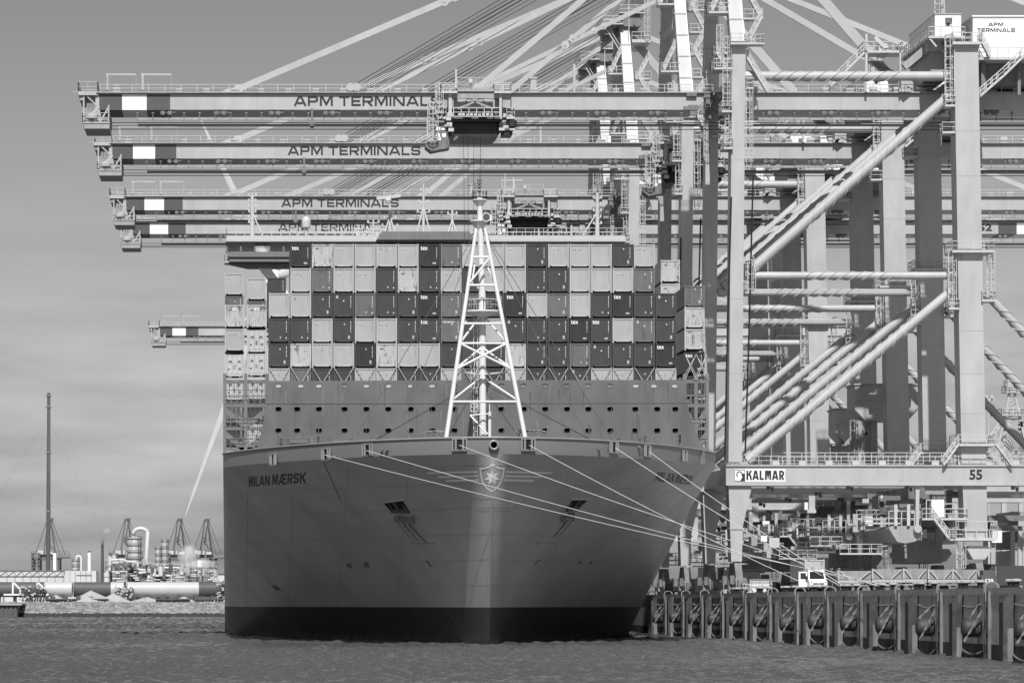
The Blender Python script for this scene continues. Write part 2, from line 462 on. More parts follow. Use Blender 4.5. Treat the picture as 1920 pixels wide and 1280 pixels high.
def build_water():
    rg = np.random.RandomState(4)
    xs = np.concatenate([np.arange(-90, -44, .9), np.arange(-44, 92.01, .3)]); ysr = [165.0]
    while ysr[-1] < 1199: ysr.append(ysr[-1] + .26 + max(0, ysr[-1] - 420) * .0022)
    ysr = np.array(ysr); X, Y = np.meshgrid(xs, ysr); Z = np.zeros_like(X)
    for k in range(70):
        lam = .95 * 2.0 ** (rg.rand() * 2.3); th = rg.normal(1.0, .7); A = .0098 * lam ** .92 * (.5 + rg.rand())
        kx, ky = 2 * np.pi / lam * np.cos(th), 2 * np.pi / lam * np.sin(th)
        ph = kx * X + ky * Y + rg.rand() * 6.28
        Z += A * (np.sin(ph) + .28 * np.cos(2 * ph))
    gust = .45 + .95 * (np.sin(X * .031 + Y * .017 + 1) * np.sin(Y * .043 - X * .02) * .5 + .5)
    ed = np.clip(np.minimum(np.minimum(X + 90, 92 - X) / 6, np.minimum((Y - 165) / 6, (1199 - Y) / 25)), 0, 1)
    Z *= gust * ed
    Z -= Z.max() * .15
    ny, nx = X.shape
    vs = np.stack([X, Y, Z], -1).reshape(-1, 3).astype(np.float32)
    i = np.arange((ny - 1) * nx).reshape(ny - 1, nx)[:, :-1].ravel()
    q = np.stack([i, i + 1, i + nx + 1, i + nx], -1).astype(np.int32)
    x0, x1, y0, y1, e = xs[0], xs[-1], ysr[0], ysr[-1], float(-Z.max() * 0)
    B = 30000.0
    ex = np.array([(x0, y0), (x1, y0), (x1, y1), (x0, y1), (-B, -500), (B, -500), (B, B), (-B, B), (-B, y0), (B, y0), (-B, y1), (B, y1)], np.float32)
    zz = float(Z[0, 0])
    ex = np.concatenate([ex, np.full((12, 1), zz, np.float32)], 1)
    o = len(vs); vs = np.concatenate([vs, ex])
    q2 = np.array([(4, 5, 9, 8), (8, 0, 3, 10), (1, 9, 11, 2), (10, 11, 6, 7)], np.int32) + o
    q = np.concatenate([q, q2])
    me = bpy.data.meshes.new('water'); me.vertices.add(len(vs)); me.vertices.foreach_set('co', vs.ravel())
    me.loops.add(q.size); me.loops.foreach_set('vertex_index', q.ravel()); me.polygons.add(len(q))
    me.polygons.foreach_set('loop_start', np.arange(len(q), dtype=np.int32) * 4); me.polygons.foreach_set('loop_total', np.full(len(q), 4, np.int32))
    me.update(calc_edges=True); me.shade_smooth(); me.materials.append(M['water'])
    ob = bpy.data.objects.new('water', me); COL.objects.link(ob); return ob
tag(build_water(), kind='structure')
mb = MB(); mb.box(QX + .35, 1500, 60, 4000, QZ - .6, QZ)
tag(mb.build('quay_deck', M['deckc']), kind='structure')

# ------------------------------------------------------------ the container ship
XC, HB, ZK, LK = 28.1, 29.15, 20.5, 41.5              # centreline, half breadth, knuckle height, entrance length at the knuckle
def stem_y(z): return 407.0 - 5.6 * max(0.0, min(1.0, z / 22.0)) ** 1.3
def off_top(f): return LK * (1 - max(0.0, 1 - f ** (1 / .55)) ** (1 / 1.25))
def off_bot(f): return 146.0 * (1 - max(0.0, 1 - f ** (1 / 1.5)) ** (1 / 2.0))
def off(b, z):
    """distance of the plating behind the stem at half breadth b: straight flared frames between waterline and knuckle"""
    f = min(1.0, max(0.0, b / HB)); zz = min(1.0, max(0.0, z / ZK))
    return off_bot(f) + (off_top(f) - off_bot(f)) * zz
def hb(z, y):
    t = y - stem_y(z)
    if t <= 0: return 0.0
    if t >= off(HB, z): return HB
    lo, hi = 0.0, HB
    for _ in range(26):
        md = (lo + hi) / 2
        if off(md, z) < t: lo = md
        else: hi = md
    return lo
def ztop(y): return 22.25 - .12 * max(0.0, min(1.0, (y - 401) / 45))
def hull_hit(px, py):
    D = 398.0
    def inside(D): return abs(PX(px, D) - XC) <= hb(PZ(py, D), D)
    while D < 620 and not inside(D): D += .5
    lo, hi = D - .5, D
    for _ in range(18):
        md = (lo + hi) / 2
        if inside(md): hi = md
        else: lo = md
    return P(px, py, hi)
def hull_y(x, z):
    """forward face of the hull at a given breadth and height"""
    return stem_y(z) + off(abs(x - XC), z)

ship = empty('container_ship', (XC, 441, 0))
tag(ship, 'huge laden container ship moored bow first along the quay', 'ship')
SO = Vector((XC, 441, 0))
def hull_strip(zs, aft=True, K=0.0):
    mb = MB(); NT = 54
    bs = [HB * (k / NT) ** 1.25 for k in range(NT + 1)]
    rings = []
    for z in zs:
        zf = z(0) if callable(z) else z
        pts = []
        for b in bs:
            y = stem_y(zf) + off(b, min(zf, ZK))
            pts.append((b, y, z(y) if callable(z) else z))
        if aft:
            for y in (600, 780):
                pts.append((HB, y, z(y) if callable(z) else z))
        row = [(XC - b, y, zz) for b, y, zz in reversed(pts)] + [(XC + b, y, zz) for b, y, zz in pts[1:]]
        rings.append(row)
    n = len(rings[0]); vs = [p for r in rings for p in r]
    fs = []
    for i in range(len(rings) - 1):
        for k in range(n - 1):
            fs.append((i*n+k, i*n+k+1, (i+1)*n+k+1, (i+1)*n+k))
    mb.add(vs, fs)
    return mb
zl = [4.0 + (ZK - 4.0) * k / 22 for k in range(23)]
hull = hull_strip(zl).build('hull', M['hull'], ship, SO, smooth=True)
boot = hull_strip([-1.5, 0, 1, 2, 3, 4.0]).build('boot_top', M['boot'], hull, SO, smooth=True)
boot['label'] = 'black antifouling band at the waterline'
def kz(y): return ZK + .12
bw = hull_strip([lambda y: ZK, lambda y: ZK + .55 * (ztop(y) - ZK), ztop]).build('bulwark', M['bulwark'], ship, SO, smooth=True)
# rim of the bulwark and the knuckle strake
def edge_path(zf, pad=0.0):
    pts = []
    for k in range(60, -1, -1):
        b = HB * (k / 60); y = stem_y(ZK) + off(b, ZK)
        pts.append((XC - b - pad, y - (stem_y(ZK) - stem_y(zf(y))) - pad, zf(y)))
    right = [(2 * XC - x, y, z) for x, y, z in reversed(pts[:-1])]
    return pts + right
mb = MB(); mb.path(edge_path(ztop), .14, 6)
mb.build('rim', M['bulwark'], bw, SO, smooth=True)
# deck
mb = MB()
pts = []
for k in range(41):
    b = HB * k / 40
    pts.append((b, stem_y(ZK) + .3 + off(b, ZK)))
pts.append((HB, 780))
poly = [(XC - b, y) for b, y in reversed(pts)] + [(XC + b, y) for b, y in pts[1:]]
mb.add([(x, y, ZK + .25) for x, y in poly], [tuple(range(len(poly)))])
mb.build('deck', M['ship_dk'], ship, SO)

# painted names on both bows, emblem, draught marks, stains: thin paint on the plating
def hull_paint(vf, fn, name, mat, k=2, pad=.035):
    vs, fs = dense(vf, k)
    mb = MB()
    out = []
    for a, b in vs:
        p = hull_hit(*fn(a, b)) if fn else Vector((a, 0, b))
        out.append(p)
    mb.add([(p.x, p.y - pad, p.z) for p in out], fs)
    return mb.build(name, mat, hull, SO)
word = fit2d(wide_word('MILAN MÆRSK', .17, .16, .72), 0, 1, 0, 1)
def name_at(pa, pb, zb, zt):
    """letters painted along the plating between two points seen on the bow"""
    vs, fs = dense(word, 1); mb = MB(); out = []
    y0, y1 = hull_hit(*pa).y, hull_hit(*pb).y; sgn = -1 if pa[0] < 925 else 1; zc = (zb + zt) / 2
    for a, b in vs:
        z = zb + (zt - zb) * b; y = y0 + (y1 - y0) * a
        bb = hb(zc, y); y = stem_y(z) + off(bb, z)
        out.append((XC + sgn * (bb + .02), y - .06, z))
    mb.add(out, fs)
    return mb.build('name_lettering', M['letter'], hull, SO)
name_at((468, 904), (580, 899), 18.15, 19.3)
name_at((1222, 898), (1302, 897), 18.35, 19.4)

def front_paint(vf, name, mat, k=1, pad=.04):
    """flat outline given in metres (x from the centreline, height) laid onto the stem plating from ahead"""
    vs, fs = dense(vf, k); mb = MB()
    mb.add([(XC + a, hull_y(XC + a, b) - pad, b) for a, b in vs], fs)
    return mb.build(name, mat, hull, SO)
EZ = 4.47 + (HY - 895.5) / 17.33
M['emblem'] = paint('emblem_paint', .92, .5, .05)
sh = []
for a, b in [(-1.28, .98), (-.75, 1.0), (-.35, 1.15), (0, 1.38), (.35, 1.15), (.75, 1.0), (1.28, .98), (1.22, .3), (1.0, -.45), (.6, -1.05), (0, -1.5), (-.6, -1.05), (-1.0, -.45), (-1.22, .3)]:
    sh.append((a, b + EZ))
front_paint(stroke(sh, .16, True), 'emblem_shield', M['emblem'], 2)
st = []
for k in range(14):
    r = .9 if k % 2 == 0 else .42
    a = pi / 2 + k * pi / 7
    st.append((r * cos(a), EZ + r * sin(a)))
front_paint((st + [(0, EZ)], [(k, (k + 1) % 14, 14) for k in range(14)]), 'emblem_star', M['emblem'], 2)
for s_ in (-1, 1):
    for x0, x1, zc in ((1.55, 6.9, .64), (1.45, 5.75, .2), (1.36, 4.85, -.22)):
        x0 += .02
        pts = [(s_ * x0, EZ + zc - .09), (s_ * (x1 - .15), EZ + zc - .09), (s_ * x1, EZ + zc + .09), (s_ * x0, EZ + zc + .09)]
        n_ = 24; vs = []
        for k in range(n_ + 1):
            f = k / n_
            vs.append((pts[0][0] + (pts[1][0] - pts[0][0]) * f, pts[0][1])); vs.append((pts[3][0] + (pts[2][0] - pts[3][0]) * f, pts[3][1]))
        front_paint((vs, [(2*k, 2*k+2, 2*k+3, 2*k+1) for k in range(n_)]), 'emblem_wing', M['emblem'], 0)
def px_patch(c, nu, nv, name, mat, pad=.04):
    """quad c (four photo points) laid on the plating"""
    vs = []
    for j in range(nv + 1):
        for i in range(nu + 1):
            u, v = i / nu, j / nv
            x = (c[0][0]*(1-u)+c[1][0]*u)*(1-v) + (c[3][0]*(1-u)+c[2][0]*u)*v
            y = (c[0][1]*(1-u)+c[1][1]*u)*(1-v) + (c[3][1]*(1-u)+c[2][1]*u)*v
            p = hull_hit(x, y); vs.append((p.x, p.y - pad, p.z))
    mb = MB(); mb.add(vs, [(j*(nu+1)+i, j*(nu+1)+i+1, (j+1)*(nu+1)+i+1, (j+1)*(nu+1)+i) for j in range(nv) for i in range(nu)])
    return mb.build(name, mat, hull, SO)
# faint weld seams and scuffs
M['seam'] = paint('weld_seam', .27, .5, .1)
M['stain'] = paint('rust_streak', .18, .7, .4, 1.0)
M['scar'] = paint('paint_scar', .35, .6, .3, 1.0)
for c in ([(885, 934.6), (960, 934.6)], [(893, 957.5), (955, 957.5)], [(868, 873.2), (1002, 872.5)], [(818, 1018), (770, 1018)], [(1005, 1016.5), (1042, 1016.5)]):
    (x0, y0), (x1, y1) = c
    px_patch([(x0, y0), (x1, y1), (x1, y1 + .9), (x0, y0 + .9)], 16, 1, 'weld_seam', M['seam'] if y0 < 1000 else M['stain'])
# chain streaks below the anchor pockets, curving to the stem
for c in ([(747, 974), (752, 974), (786, 1014), (784, 1014)], [(757, 976), (764, 976), (800, 1016), (797, 1017)], [(738, 972), (740, 972), (770, 1008), (769, 1008)],
          [(797, 1050), (802, 1050), (812, 1063), (806, 1062)], [(1062, 974), (1068, 974), (1040, 1006), (1037, 1006)], [(1074, 972), (1077, 972), (1050, 1004), (1048, 1004)],
          [(1010, 1048), (1014, 1049), (1003, 1058), (1001, 1057)], [(648, 1057), (657, 1055), (661, 1064), (652, 1064)], [(680, 1054), (690, 1053), (694, 1063), (684, 1063)],
          [(1084, 1052), (1091, 1051), (1089, 1056), (1082, 1057)], [(1106, 1052), (1112, 1051), (1110, 1056), (1105, 1057)],
          [(508, 1097), (516, 1096), (528, 1105), (517, 1106)], [(712, 1033), (713, 1032), (790, 1108), (789, 1109)], [(475, 1050), (476, 1050), (512, 1098), (510, 1098)],
          [(606, 866), (608, 866), (640, 940), (638.5, 940)], [(560, 936), (561, 936), (650, 1052), (649, 1052)]):
    px_patch(c, 2, 10, 'rust_streak', M['scar'] if abs(c[0][0] - c[1][0]) < 2 else M['stain'])
# scum along the waterline
M['scum'] = paint('waterline_scum', .075, .8, .6, 1.2, rust=.8, rust_v=.02, cov=.5)
vs = []
for k in range(-60, 61):
    b = HB * abs(k / 60) ** 1.2; x = XC + (b if k > 0 else -b)
    for z in (-.3, .42 + .16 * sin(k * .9) + .1 * sin(k * 2.3)): vs.append((x, stem_y(z) + off(b, z) - .04, z))
mb = MB(); mb.add(vs, [(2*k, 2*k+2, 2*k+3, 2*k+1) for k in range(120)]); mb.build('waterline_scum', M['scum'], hull, SO)
# plate seams of the hull
M['plate'] = paint('plate_seam', .36, .5, .1)
for z in (6.4, 9.2, 12.0, 14.8, 17.4):
    vs = []
    for k in range(-40, 41):
        b = HB * abs(k / 40) ** 1.2; x = XC + (b if k > 0 else -b)
        for dz in (-.03, .03): vs.append((x, stem_y(z + dz) + off(b, z + dz) - .03, z + dz))
    mb = MB(); mb.add(vs, [(2*k, 2*k+2, 2*k+3, 2*k+1) for k in range(80)]); mb.build('plate_seam', M['plate'], hull, SO)
for f in (.3, .52, .72, .9):
    for s_ in (-1, 1):
        vs = []
        for k in range(17):
            z = 4.1 + k; 
            for d in (-.035, .035): vs.append((XC + s_ * (HB * f + d), stem_y(z) + off(HB * f + d, z) - .03, z))
        mb = MB(); mb.add(vs, [(2*k, 2*k+1, 2*k+3, 2*k+2) for k in range(16)]); mb.build('plate_seam', M['plate'], hull, SO)
# draught marks: two dotted columns climbing the curved forefoot
mb = MB()
for x0, y0, x1, y1, bow, n_ in ((838, 1141, 868, 1203, 8, 11), (959, 1138, 937, 1190, -7, 9)):
    for k in range(n_):
        f = k / (n_ - 1)
        px = x0 + (x1 - x0) * f + bow * sin(pi * f) * .5; py = y0 + (y1 - y0) * f
        p = hull_hit(px, py)
        mb.add([(p.x - .035, p.y - .06, p.z - .03), (p.x + .035, p.y - .06, p.z - .03), (p.x + .035, p.y - .06, p.z + .03), (p.x - .035, p.y - .06, p.z + .03)], [(0, 1, 2, 3)])
mb.build('draught_mark', M['cL'], hull, SO)
# anchor pockets with the anchor pulled in
for sgn, c in ((-1, [(718, 942), (757, 937), (773, 962), (735, 962)]), (1, [(1071, 936), (1104, 936), (1082, 955), (1055, 960)])):
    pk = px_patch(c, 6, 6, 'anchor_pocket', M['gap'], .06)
    mb = MB()
    cs = [hull_hit(*q) for q in c]
    for a, b in zip(cs, cs[1:] + cs[:1]): mb.bar(Vector((a.x, a.y - .1, a.z)), Vector((b.x, b.y - .1, b.z)), .16)
    mb.build('pocket_rim', M['hull'], pk, SO)
    mb = MB()
    f = lambda u, v: Vector(tuple((cs[0]*(1-u)+cs[1]*u)*(1-v) + (cs[3]*(1-u)+cs[2]*u)*v)) - Vector((0, .3, 0))
    mb.bar(f(.5, .05), f(.5, .9), .35); mb.bar(f(.12, .82), f(.88, .82), .5, .45)
    mb.tube(f(.15, .8), f(.2, .25), .22, 8, .05); mb.tube(f(.85, .8), f(.8, .25), .22, 8, .05)
    mb.build('anchor', M['ship_dk'], pk, SO)
    a, b = f(.05, 1.25), f(.95, 1.25)
    mb = MB()
    for k in range(7):
        q = a + (b - a) * (k / 6) + Vector((0, .1, random.uniform(-.15, .15)))
        mb.bar(q, q + Vector((0, .12, -.6 - .4 * random.random())), .25, .1)
    mb.build('rust_streak', M['stain'], pk, SO)
# fairleads in the bulwark
def hull_normal(p):
    e = .4
    dx = (hull_y(p.x + e, min(p.z, ZK)) - hull_y(p.x - e, min(p.z, ZK))) / (2 * e)
    return Vector((dx, -1, 0)).normalized()
FL = {}
def bul_hit(px, py):
    D = 398.0
    while D < 520 and abs(PX(px, D) - XC) > hb(ZK, D + (stem_y(ZK) - stem_y(22))): D += .1
    return P(px, py, D)
for px, py in ((513, 861), (612, 851), (690, 843), (862, 833), (990, 833), (1150, 838), (1213, 845), (1283, 855)):
    p = bul_hit(px, py); n_ = hull_normal(p); t_ = Vector((-n_.y, n_.x, 0)); u_ = Vector((0, 0, 1))
    FL[px] = p + n_ * .25
    mb = MB(); W_, H_ = .78, .62
    q = p + n_ * .1
    for s_ in (-1, 1):
        mb.bar(q + t_ * W_ * s_ - u_ * H_, q + t_ * W_ * s_ + u_ * H_, .14)
        mb.bar(q - t_ * W_ + u_ * H_ * s_, q + t_ * W_ + u_ * H_ * s_, .14)
        mb.tube(q + t_ * .42 * s_ - u_ * .55, q + t_ * .42 * s_ + u_ * .55, .13, 8)
    fl = mb.build('fairlead', M['bulwark'], bw, SO)
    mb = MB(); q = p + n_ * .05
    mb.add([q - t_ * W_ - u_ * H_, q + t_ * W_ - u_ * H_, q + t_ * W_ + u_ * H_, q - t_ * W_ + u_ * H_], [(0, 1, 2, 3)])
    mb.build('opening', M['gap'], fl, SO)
p = bul_hit(926, 834)
mb = MB()
ring = [p + Vector((cos(k*pi/10)*.45, -.12, sin(k*pi/10)*.45)) for k in range(21)]
mb.path(ring, .12, 8)
pl = mb.build('centre_lead', M['bulwark'], bw, SO, smooth=True)
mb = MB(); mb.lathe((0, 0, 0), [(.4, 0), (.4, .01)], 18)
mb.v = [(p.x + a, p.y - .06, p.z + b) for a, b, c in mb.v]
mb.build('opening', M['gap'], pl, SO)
for px, py in ((627, 857), (726, 842), (1197, 838), (1123, 842), (716, 843)):
    q = bul_hit(px, py); n_ = hull_normal(q)
    mb = MB(); mb.tube(q, q + n_ * .2, .22, 8)
    mb.build('bulwark_fitting', M['ship_md'], bw, SO)

# ---------------------------------------- breakwater with its rows of openings
BD = 433.0
def plate(outline, holes, th):
    cu = bpy.data.curves.new('plate', 'CURVE'); cu.dimensions = '2D'; cu.fill_mode = 'BOTH'; cu.extrude = th / 2
    for poly in [outline] + holes:
        s_ = cu.splines.new('POLY'); s_.points.add(len(poly) - 1); s_.use_cyclic_u = True
        for q, (a, b) in zip(s_.points, poly): q.co = (a, b, 0, 1)
    ob = bpy.data.objects.new('plate', cu); COL.objects.link(ob)
    bpy.context.view_layer.update()
    me = bpy.data.meshes.new_from_object(ob.evaluated_get(bpy.context.evaluated_depsgraph_get()))
    vs = [(v.co.x, v.co.z, v.co.y) for v in me.vertices]; fs = [tuple(p_.vertices) for p_ in me.polygons]
    bpy.data.objects.remove(ob); bpy.data.curves.remove(cu); bpy.data.meshes.remove(me)
    return vs, fs
out = [(500, 714), (892, 712.5), (1285, 712), (1288, 745), (1291, 770), (1300, 800), (1322, 850), (1322, 870), (480, 870), (480, 850), (492, 800), (497, 770), (499, 740)]
outline = [(PX(x, BD), PZ(y, BD)) for x, y in out]
XS1 = [522, 564, 598, 646, 687, 728, 770, 810, 852, 940, 981, 1022, 1062, 1102, 1143, 1192, 1226, 1265]
XS2 = [522, 557, 598, 646, 687, 728, 770, 811, 852, 940, 982, 1022, 1063, 1103, 1144, 1191, 1232, 1266]
def oval(px, py, rw=.34, rh=.26, n_=16):
    cx, cz = PX(px, BD), PZ(py, BD); o = []
    for k in range(n_):
        a = 2 * pi * k / n_
        o.append((cx + (.1 if cos(a) > 0 else -.1) * (rw/.34) + cos(a) * rw * .72, cz + sin(a) * rh))
    return o
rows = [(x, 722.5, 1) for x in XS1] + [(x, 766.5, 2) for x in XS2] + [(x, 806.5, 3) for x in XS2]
mb = MB()
vs, fs = plate(outline, [oval(x, y) for x, y, r in rows], .12)
mb.add([(x, y + BD, z) for x, y, z in vs], fs)
brk = mb.build('breakwater', M['break'], ship, SO)
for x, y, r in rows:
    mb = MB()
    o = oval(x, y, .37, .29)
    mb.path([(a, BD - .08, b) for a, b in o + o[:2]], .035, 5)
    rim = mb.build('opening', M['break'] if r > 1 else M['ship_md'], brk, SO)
    if r == 1:  # pale fill painted in place of sunlit containers behind the top openings
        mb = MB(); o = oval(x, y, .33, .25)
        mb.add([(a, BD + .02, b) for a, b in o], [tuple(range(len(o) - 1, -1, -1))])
        mb.build('sunlit_fill', random.choice([M['cL'], M['cL'], M['ship_md'], M['cM']]), rim, SO)
q_ = random.Random(9)
M['brk_stain'] = paint('breakwater_stain', .085, .6, .3, 1.0); M['brk_pale'] = paint('breakwater_salt', .165, .6, .2, 1.0)
for k in range(70):
    x, z = PX(q_.uniform(503, 1280), BD), PZ(q_.choice((725, 735, 770, 790, 810)) + q_.uniform(-8, 8), BD); h_ = q_.uniform(.6, 3.2); w_ = q_.uniform(.03, .10)
    mb = MB(); mb.add([(x - w_, BD - .075, z), (x + w_, BD - .075, z), (x + w_ * .3, BD - .075, z - h_), (x - w_ * .3, BD - .075, z - h_)], [(0, 1, 2, 3)]); mb.build('stain', M[q_.choice(('brk_stain', 'brk_pale'))], brk, SO)
mb = MB()
mb.box(PX(502, BD), PX(1284, BD), BD + 1.6, BD + 1.8, 20.5, 29.2)       # closed backing and lid, added to keep the lower openings dark
mb.box(PX(500, BD), PX(1285, BD), BD + .06, BD + 3.4, PZ(714, BD) - .25, PZ(714, BD) - .08)
for k in range(24):
    x = PX(505, BD) + k * (PX(1282, BD) - PX(505, BD)) / 23
    mb.box(x - .04, x + .04, BD + .07, BD + 1.6, 20.5, 29.2)
mb.build('shade_backing_ribs', M['ship_dk'], brk, SO)
mb = MB()
mb.bar((PX(499, BD), BD - .12, PZ(756, BD)), (PX(1290, BD), BD - .12, PZ(755, BD)), .035)
mb.build('weld_seam', M['ship_md'], brk, SO)

# ---------------------------------------- foremast: tripod of white tubes
mast = MB()
MD, LD = 418.0, 413.6
def mp_(zx, zy, D): return P(780 + zx / 2.461, 320 + zy / 2.461, D)
mast.tube(mp_(309, 1260, MD), mp_(305, 560, MD), .40, 16)
mast.tube(mp_(305, 560, MD), mp_(297, 255, MD), .36, 16)
mast.tube(mp_(297, 255, MD), mp_(293, 125, MD), .30, 16)
fm = mast.build('foremast', M['mast'], ship, SO, smooth=True)
def legpt(s_, zy):
    f = (zy - 270) / (1260 - 270)
    x = (277 + (136 - 277) * f) if s_ < 0 else (319 + (509 - 319) * f)
    return mp_(x, zy, 417.3 + (LD - 417.3) * f)
for s_ in (-1, 1):
    mb = MB(); mb.tube(legpt(s_, 1260), legpt(s_, 268), .26, 12, .2)
    mb.build('leg', M['mast'], fm, SO, smooth=True)
def brace(a, b, r=.13):
    mb = MB(); mb.tube(a, b, r, 8); mb.build('brace', M['mast'], fm, SO, smooth=True)
for zy in (398, 528, 705, 796, 1065):
    brace(legpt(-1, zy), legpt(1, zy), .13 if zy > 500 else .11)
def pole(zy): return mp_(304, zy, MD)
for s_ in (-1, 1):
    brace(pole(950), legpt(s_, 1060)); brace(pole(940), legpt(s_, 928), .1)
    brace(pole(660), legpt(s_, 796)); brace(pole(815), legpt(s_, 912))
brace(legpt(-1, 796), legpt(1, 915)); brace(legpt(1, 796), legpt(-1, 915))
brace(legpt(1, 398), legpt(-1, 525), .11); brace(mp_(322, 425, 417.6), legpt(1, 528), .11); brace(mp_(272, 425, 417.6), mp_(258, 520, 416.5), .1)
# platform with railing
mb = MB()
c = mp_(306, 645, MD - .6)
mb.lathe((c.x, c.y, c.z - .25), [(.5, -.5), (2.05, 0), (2.1, .05), (2.1, .22), (.3, .22)], 20)
ring = [Vector((c.x + 2.05 * cos(k * pi / 10), c.y + 2.05 * sin(k * pi / 10), c.z)) for k in range(21)]
mb.rail(ring, 1.15, .7, .07)
mb.build('platform', M['mast'], fm, SO)
mb = MB()
c = mp_(292, 262, MD)
mb.lathe((c.x, c.y, c.z), [(.35, -.2), (.9, .55), (1.05, .65), (1.05, .78), (.3, .8)], 16)
c2 = mp_(293, 150, MD)
mb.lathe((c2.x, c2.y, c2.z), [(.3, -.35), (.75, .2), (.85, .3), (.85, .42), (.3, .42)], 14)
ring = [Vector((c2.x + .82 * cos(k * pi / 6), c2.y + .82 * sin(k * pi / 6), c2.z + .4)) for k in range(13)]
mb.rail(ring, 1.0, .5, .05)
mb.build('crow_platform', M['mast'], fm, SO)
mb = MB()
h0 = mp_(325, 215, MD - 1.2)
ax = Vector((-.12, -1, -.05)).normalized()
prof = [(h0 - ax * .9, .12), (h0 - ax * .3, .2), (h0, .34), (h0 + ax * .25, .5)]
mb.path([q for q, r in prof], [r for q, r in prof], 14)
mb.tube(mp_(345, 232, MD - .6), mp_(345, 205, MD - .6), .22, 10)
mb.tube(mp_(318, 250, MD - .5), mp_(318, 205, MD - .5), .1, 8)
horn = mb.build('horn', M['mast'], fm, SO, smooth=True)
mb = MB(); q = h0 + ax * .26
d_, a_, b_ = mb.frame_of(q, q + ax)
mb.add([q + a_ * (cos(k*pi/8)*.4) + b_ * (sin(k*pi/8)*.4) for k in range(16)], [tuple(range(16))])
mb.build('horn_mouth', M['ship_dk'], horn, SO)
mb = MB()
mb.tube(mp_(293, 128, MD), mp_(293, 60, MD), .12, 8); mb.tube(mp_(293, 60, MD), mp_(294, 10, MD), .05, 6)
for zy in (48, 62, 78, 95): mb.tube(mp_(293, zy, MD), mp_(293, zy - 9, MD), .26, 10)
mb.box(PX(780+262/2.461, MD), PX(780+278/2.461, MD), MD - .2, MD + .2, PZ(320+120/2.461, MD), PZ(320+55/2.461, MD))
mb.build('lamp_stack', M['ship_md'], fm, SO)
mb = MB()
for za, zb in ((880, 1020), (1075, 1128)):
    x = 780 + 268 / 2.461
    mb.ladder(PX(x, MD - .3), MD - .3, PZ(320 + zb / 2.461, MD), PZ(320 + za / 2.461, MD), .55, .06)
mb.ladder(PX(780 + 275 / 2.461, MD), MD, PZ(320 + 1230 / 2.461, MD), PZ(320 + 650 / 2.461, MD), .45, .05, False)
mb.build('ladder', M['mast'], fm, SO)
mb = MB()
mb.tube(mp_(340, 1260, MD - 2), mp_(340, 1112, MD - 2), .19, 10); mb.tube(mp_(340, 1112, MD - 2), mp_(339, 1075, MD - 2), .06, 6)
mb.build('vent_post', M['mast'], fm, SO, smooth=True)
mb = MB()
mb.tube(mp_(250, 1128, MD - 1), mp_(330, 1215, MD - 2), .1, 6); mb.tube(mp_(250, 1128, MD - 1), mp_(340, 1120, MD - 1), .08, 6)
mb.build('jib', M['mast'], fm, SO)
# wire stays of the mast
for q in (P(743, 822, 424), P(1101, 820, 424), P(660, 832, 432), P(1150, 828, 432)):
    mb = MB(); mb.tube(q, mp_(297, 250, MD), .035, 5)
    mb.build('stay', M['ship_md'], fm, SO)
# forecastle clutter: rope coils, cages, winch
def coil(px, py, D, n_=5, r=.9):
    mb = MB(); c = P(px, py, D)
    for k in range(n_):
        rr = r * random.uniform(.7, 1.1); tl = random.uniform(-.5, .5)
        pts = [c + Vector((cos(a)*rr + (k-n_/2)*.55, sin(a)*.35*tl, sin(a)*rr*.6 + .1)) for a in [j*pi/10 for j in range(21)]]
        mb.path(pts, .07, 5)
    return mb
for px in (826, 1003):
    coil(px, 817, 416).build('rope_coil', M['ship_md'], ship, SO)
for x0, x1, y0 in ((526, 598, 837), (1209, 1276, 833)):
    mb = MB(); D = 430.0
    mb.rail([P(x0, y0, D), P(x1, y0 - 3, D), P(x1 - 3, y0 - 3, D + 3), P(x0 + 3, y0, D + 3), P(x0, y0, D)], 1.0, .9, .06)
    for k in range(7):
        x = x0 + (x1 - x0) * k / 6
        mb.bar(P(x, y0, D), P(x + 1.5, y0 - 15, D), .05)
    mb.build('rope_cage', M['ship_md'], ship, SO)
for px in (560, 640, 1180, 1080):
    c = P(px, 830, 426)
    mb = MB(); mb.tube(c + Vector((-1, 0, 0)), c + Vector((1, 0, 0)), .45, 12); mb.box(c.x - 1.3, c.x - 1, c.y - .6, c.y + .6, c.z - 1.2, c.z + .5); mb.box(c.x + 1, c.x + 1.3, c.y - .6, c.y + .6, c.z - 1.2, c.z + .5)
    mb.build('mooring_winch', M['ship_dk'], ship, SO)

# ---------------------------------------- bridge across the whole breadth
BRD = 531.0; sB = sq(BRD)
def bz(py): return PZ(py, BRD)
X0, X1 = PX(425, BRD), PX(1172, BRD)
mb = MB()
mb.box(14, 43, BRD + 2, BRD + 13, 20, bz(481))
br = mb.build('accommodation', M['ship_lt'], ship, SO)
mb = MB()
mb.prism([(X0 + .1, bz(490)), (X1 - .1, bz(490)), (X1, bz(481)), (X0, bz(481))], 'y', BRD + .4, BRD + 6)
mb.prism([(X0 + .2, bz(481.3)), (X1 - .2, bz(481.3)), (X1 + .25, bz(472)), (X0 - .25, bz(472))], 'y', BRD + .1, BRD + .3)
mb.prism([(X0 + 3, bz(499)), (X1 - 3, bz(499)), (X1, bz(490.3)), (X0, bz(490.3))], 'y', BRD + 2.2, BRD + 5)
mb.build('wing_deck', M['ship_md'], br, SO)
mb = MB()
mb.box(X0 - .15, X1 + .15, BRD - .5, BRD + 6.2, bz(453.5), bz(449)); mb.box(X0, X1, BRD - .2, BRD + 6, bz(449), bz(441.5))
mb.build('roof', M['ship_lt'], br, SO)
mb = MB()
mb.prism([(PX(716, BRD-3), bz(438)), (PX(880, BRD-3), bz(438)), (PX(890, BRD-3), bz(453)), (PX(706, BRD-3), bz(453))], 'y', BRD - 3, BRD - .55)
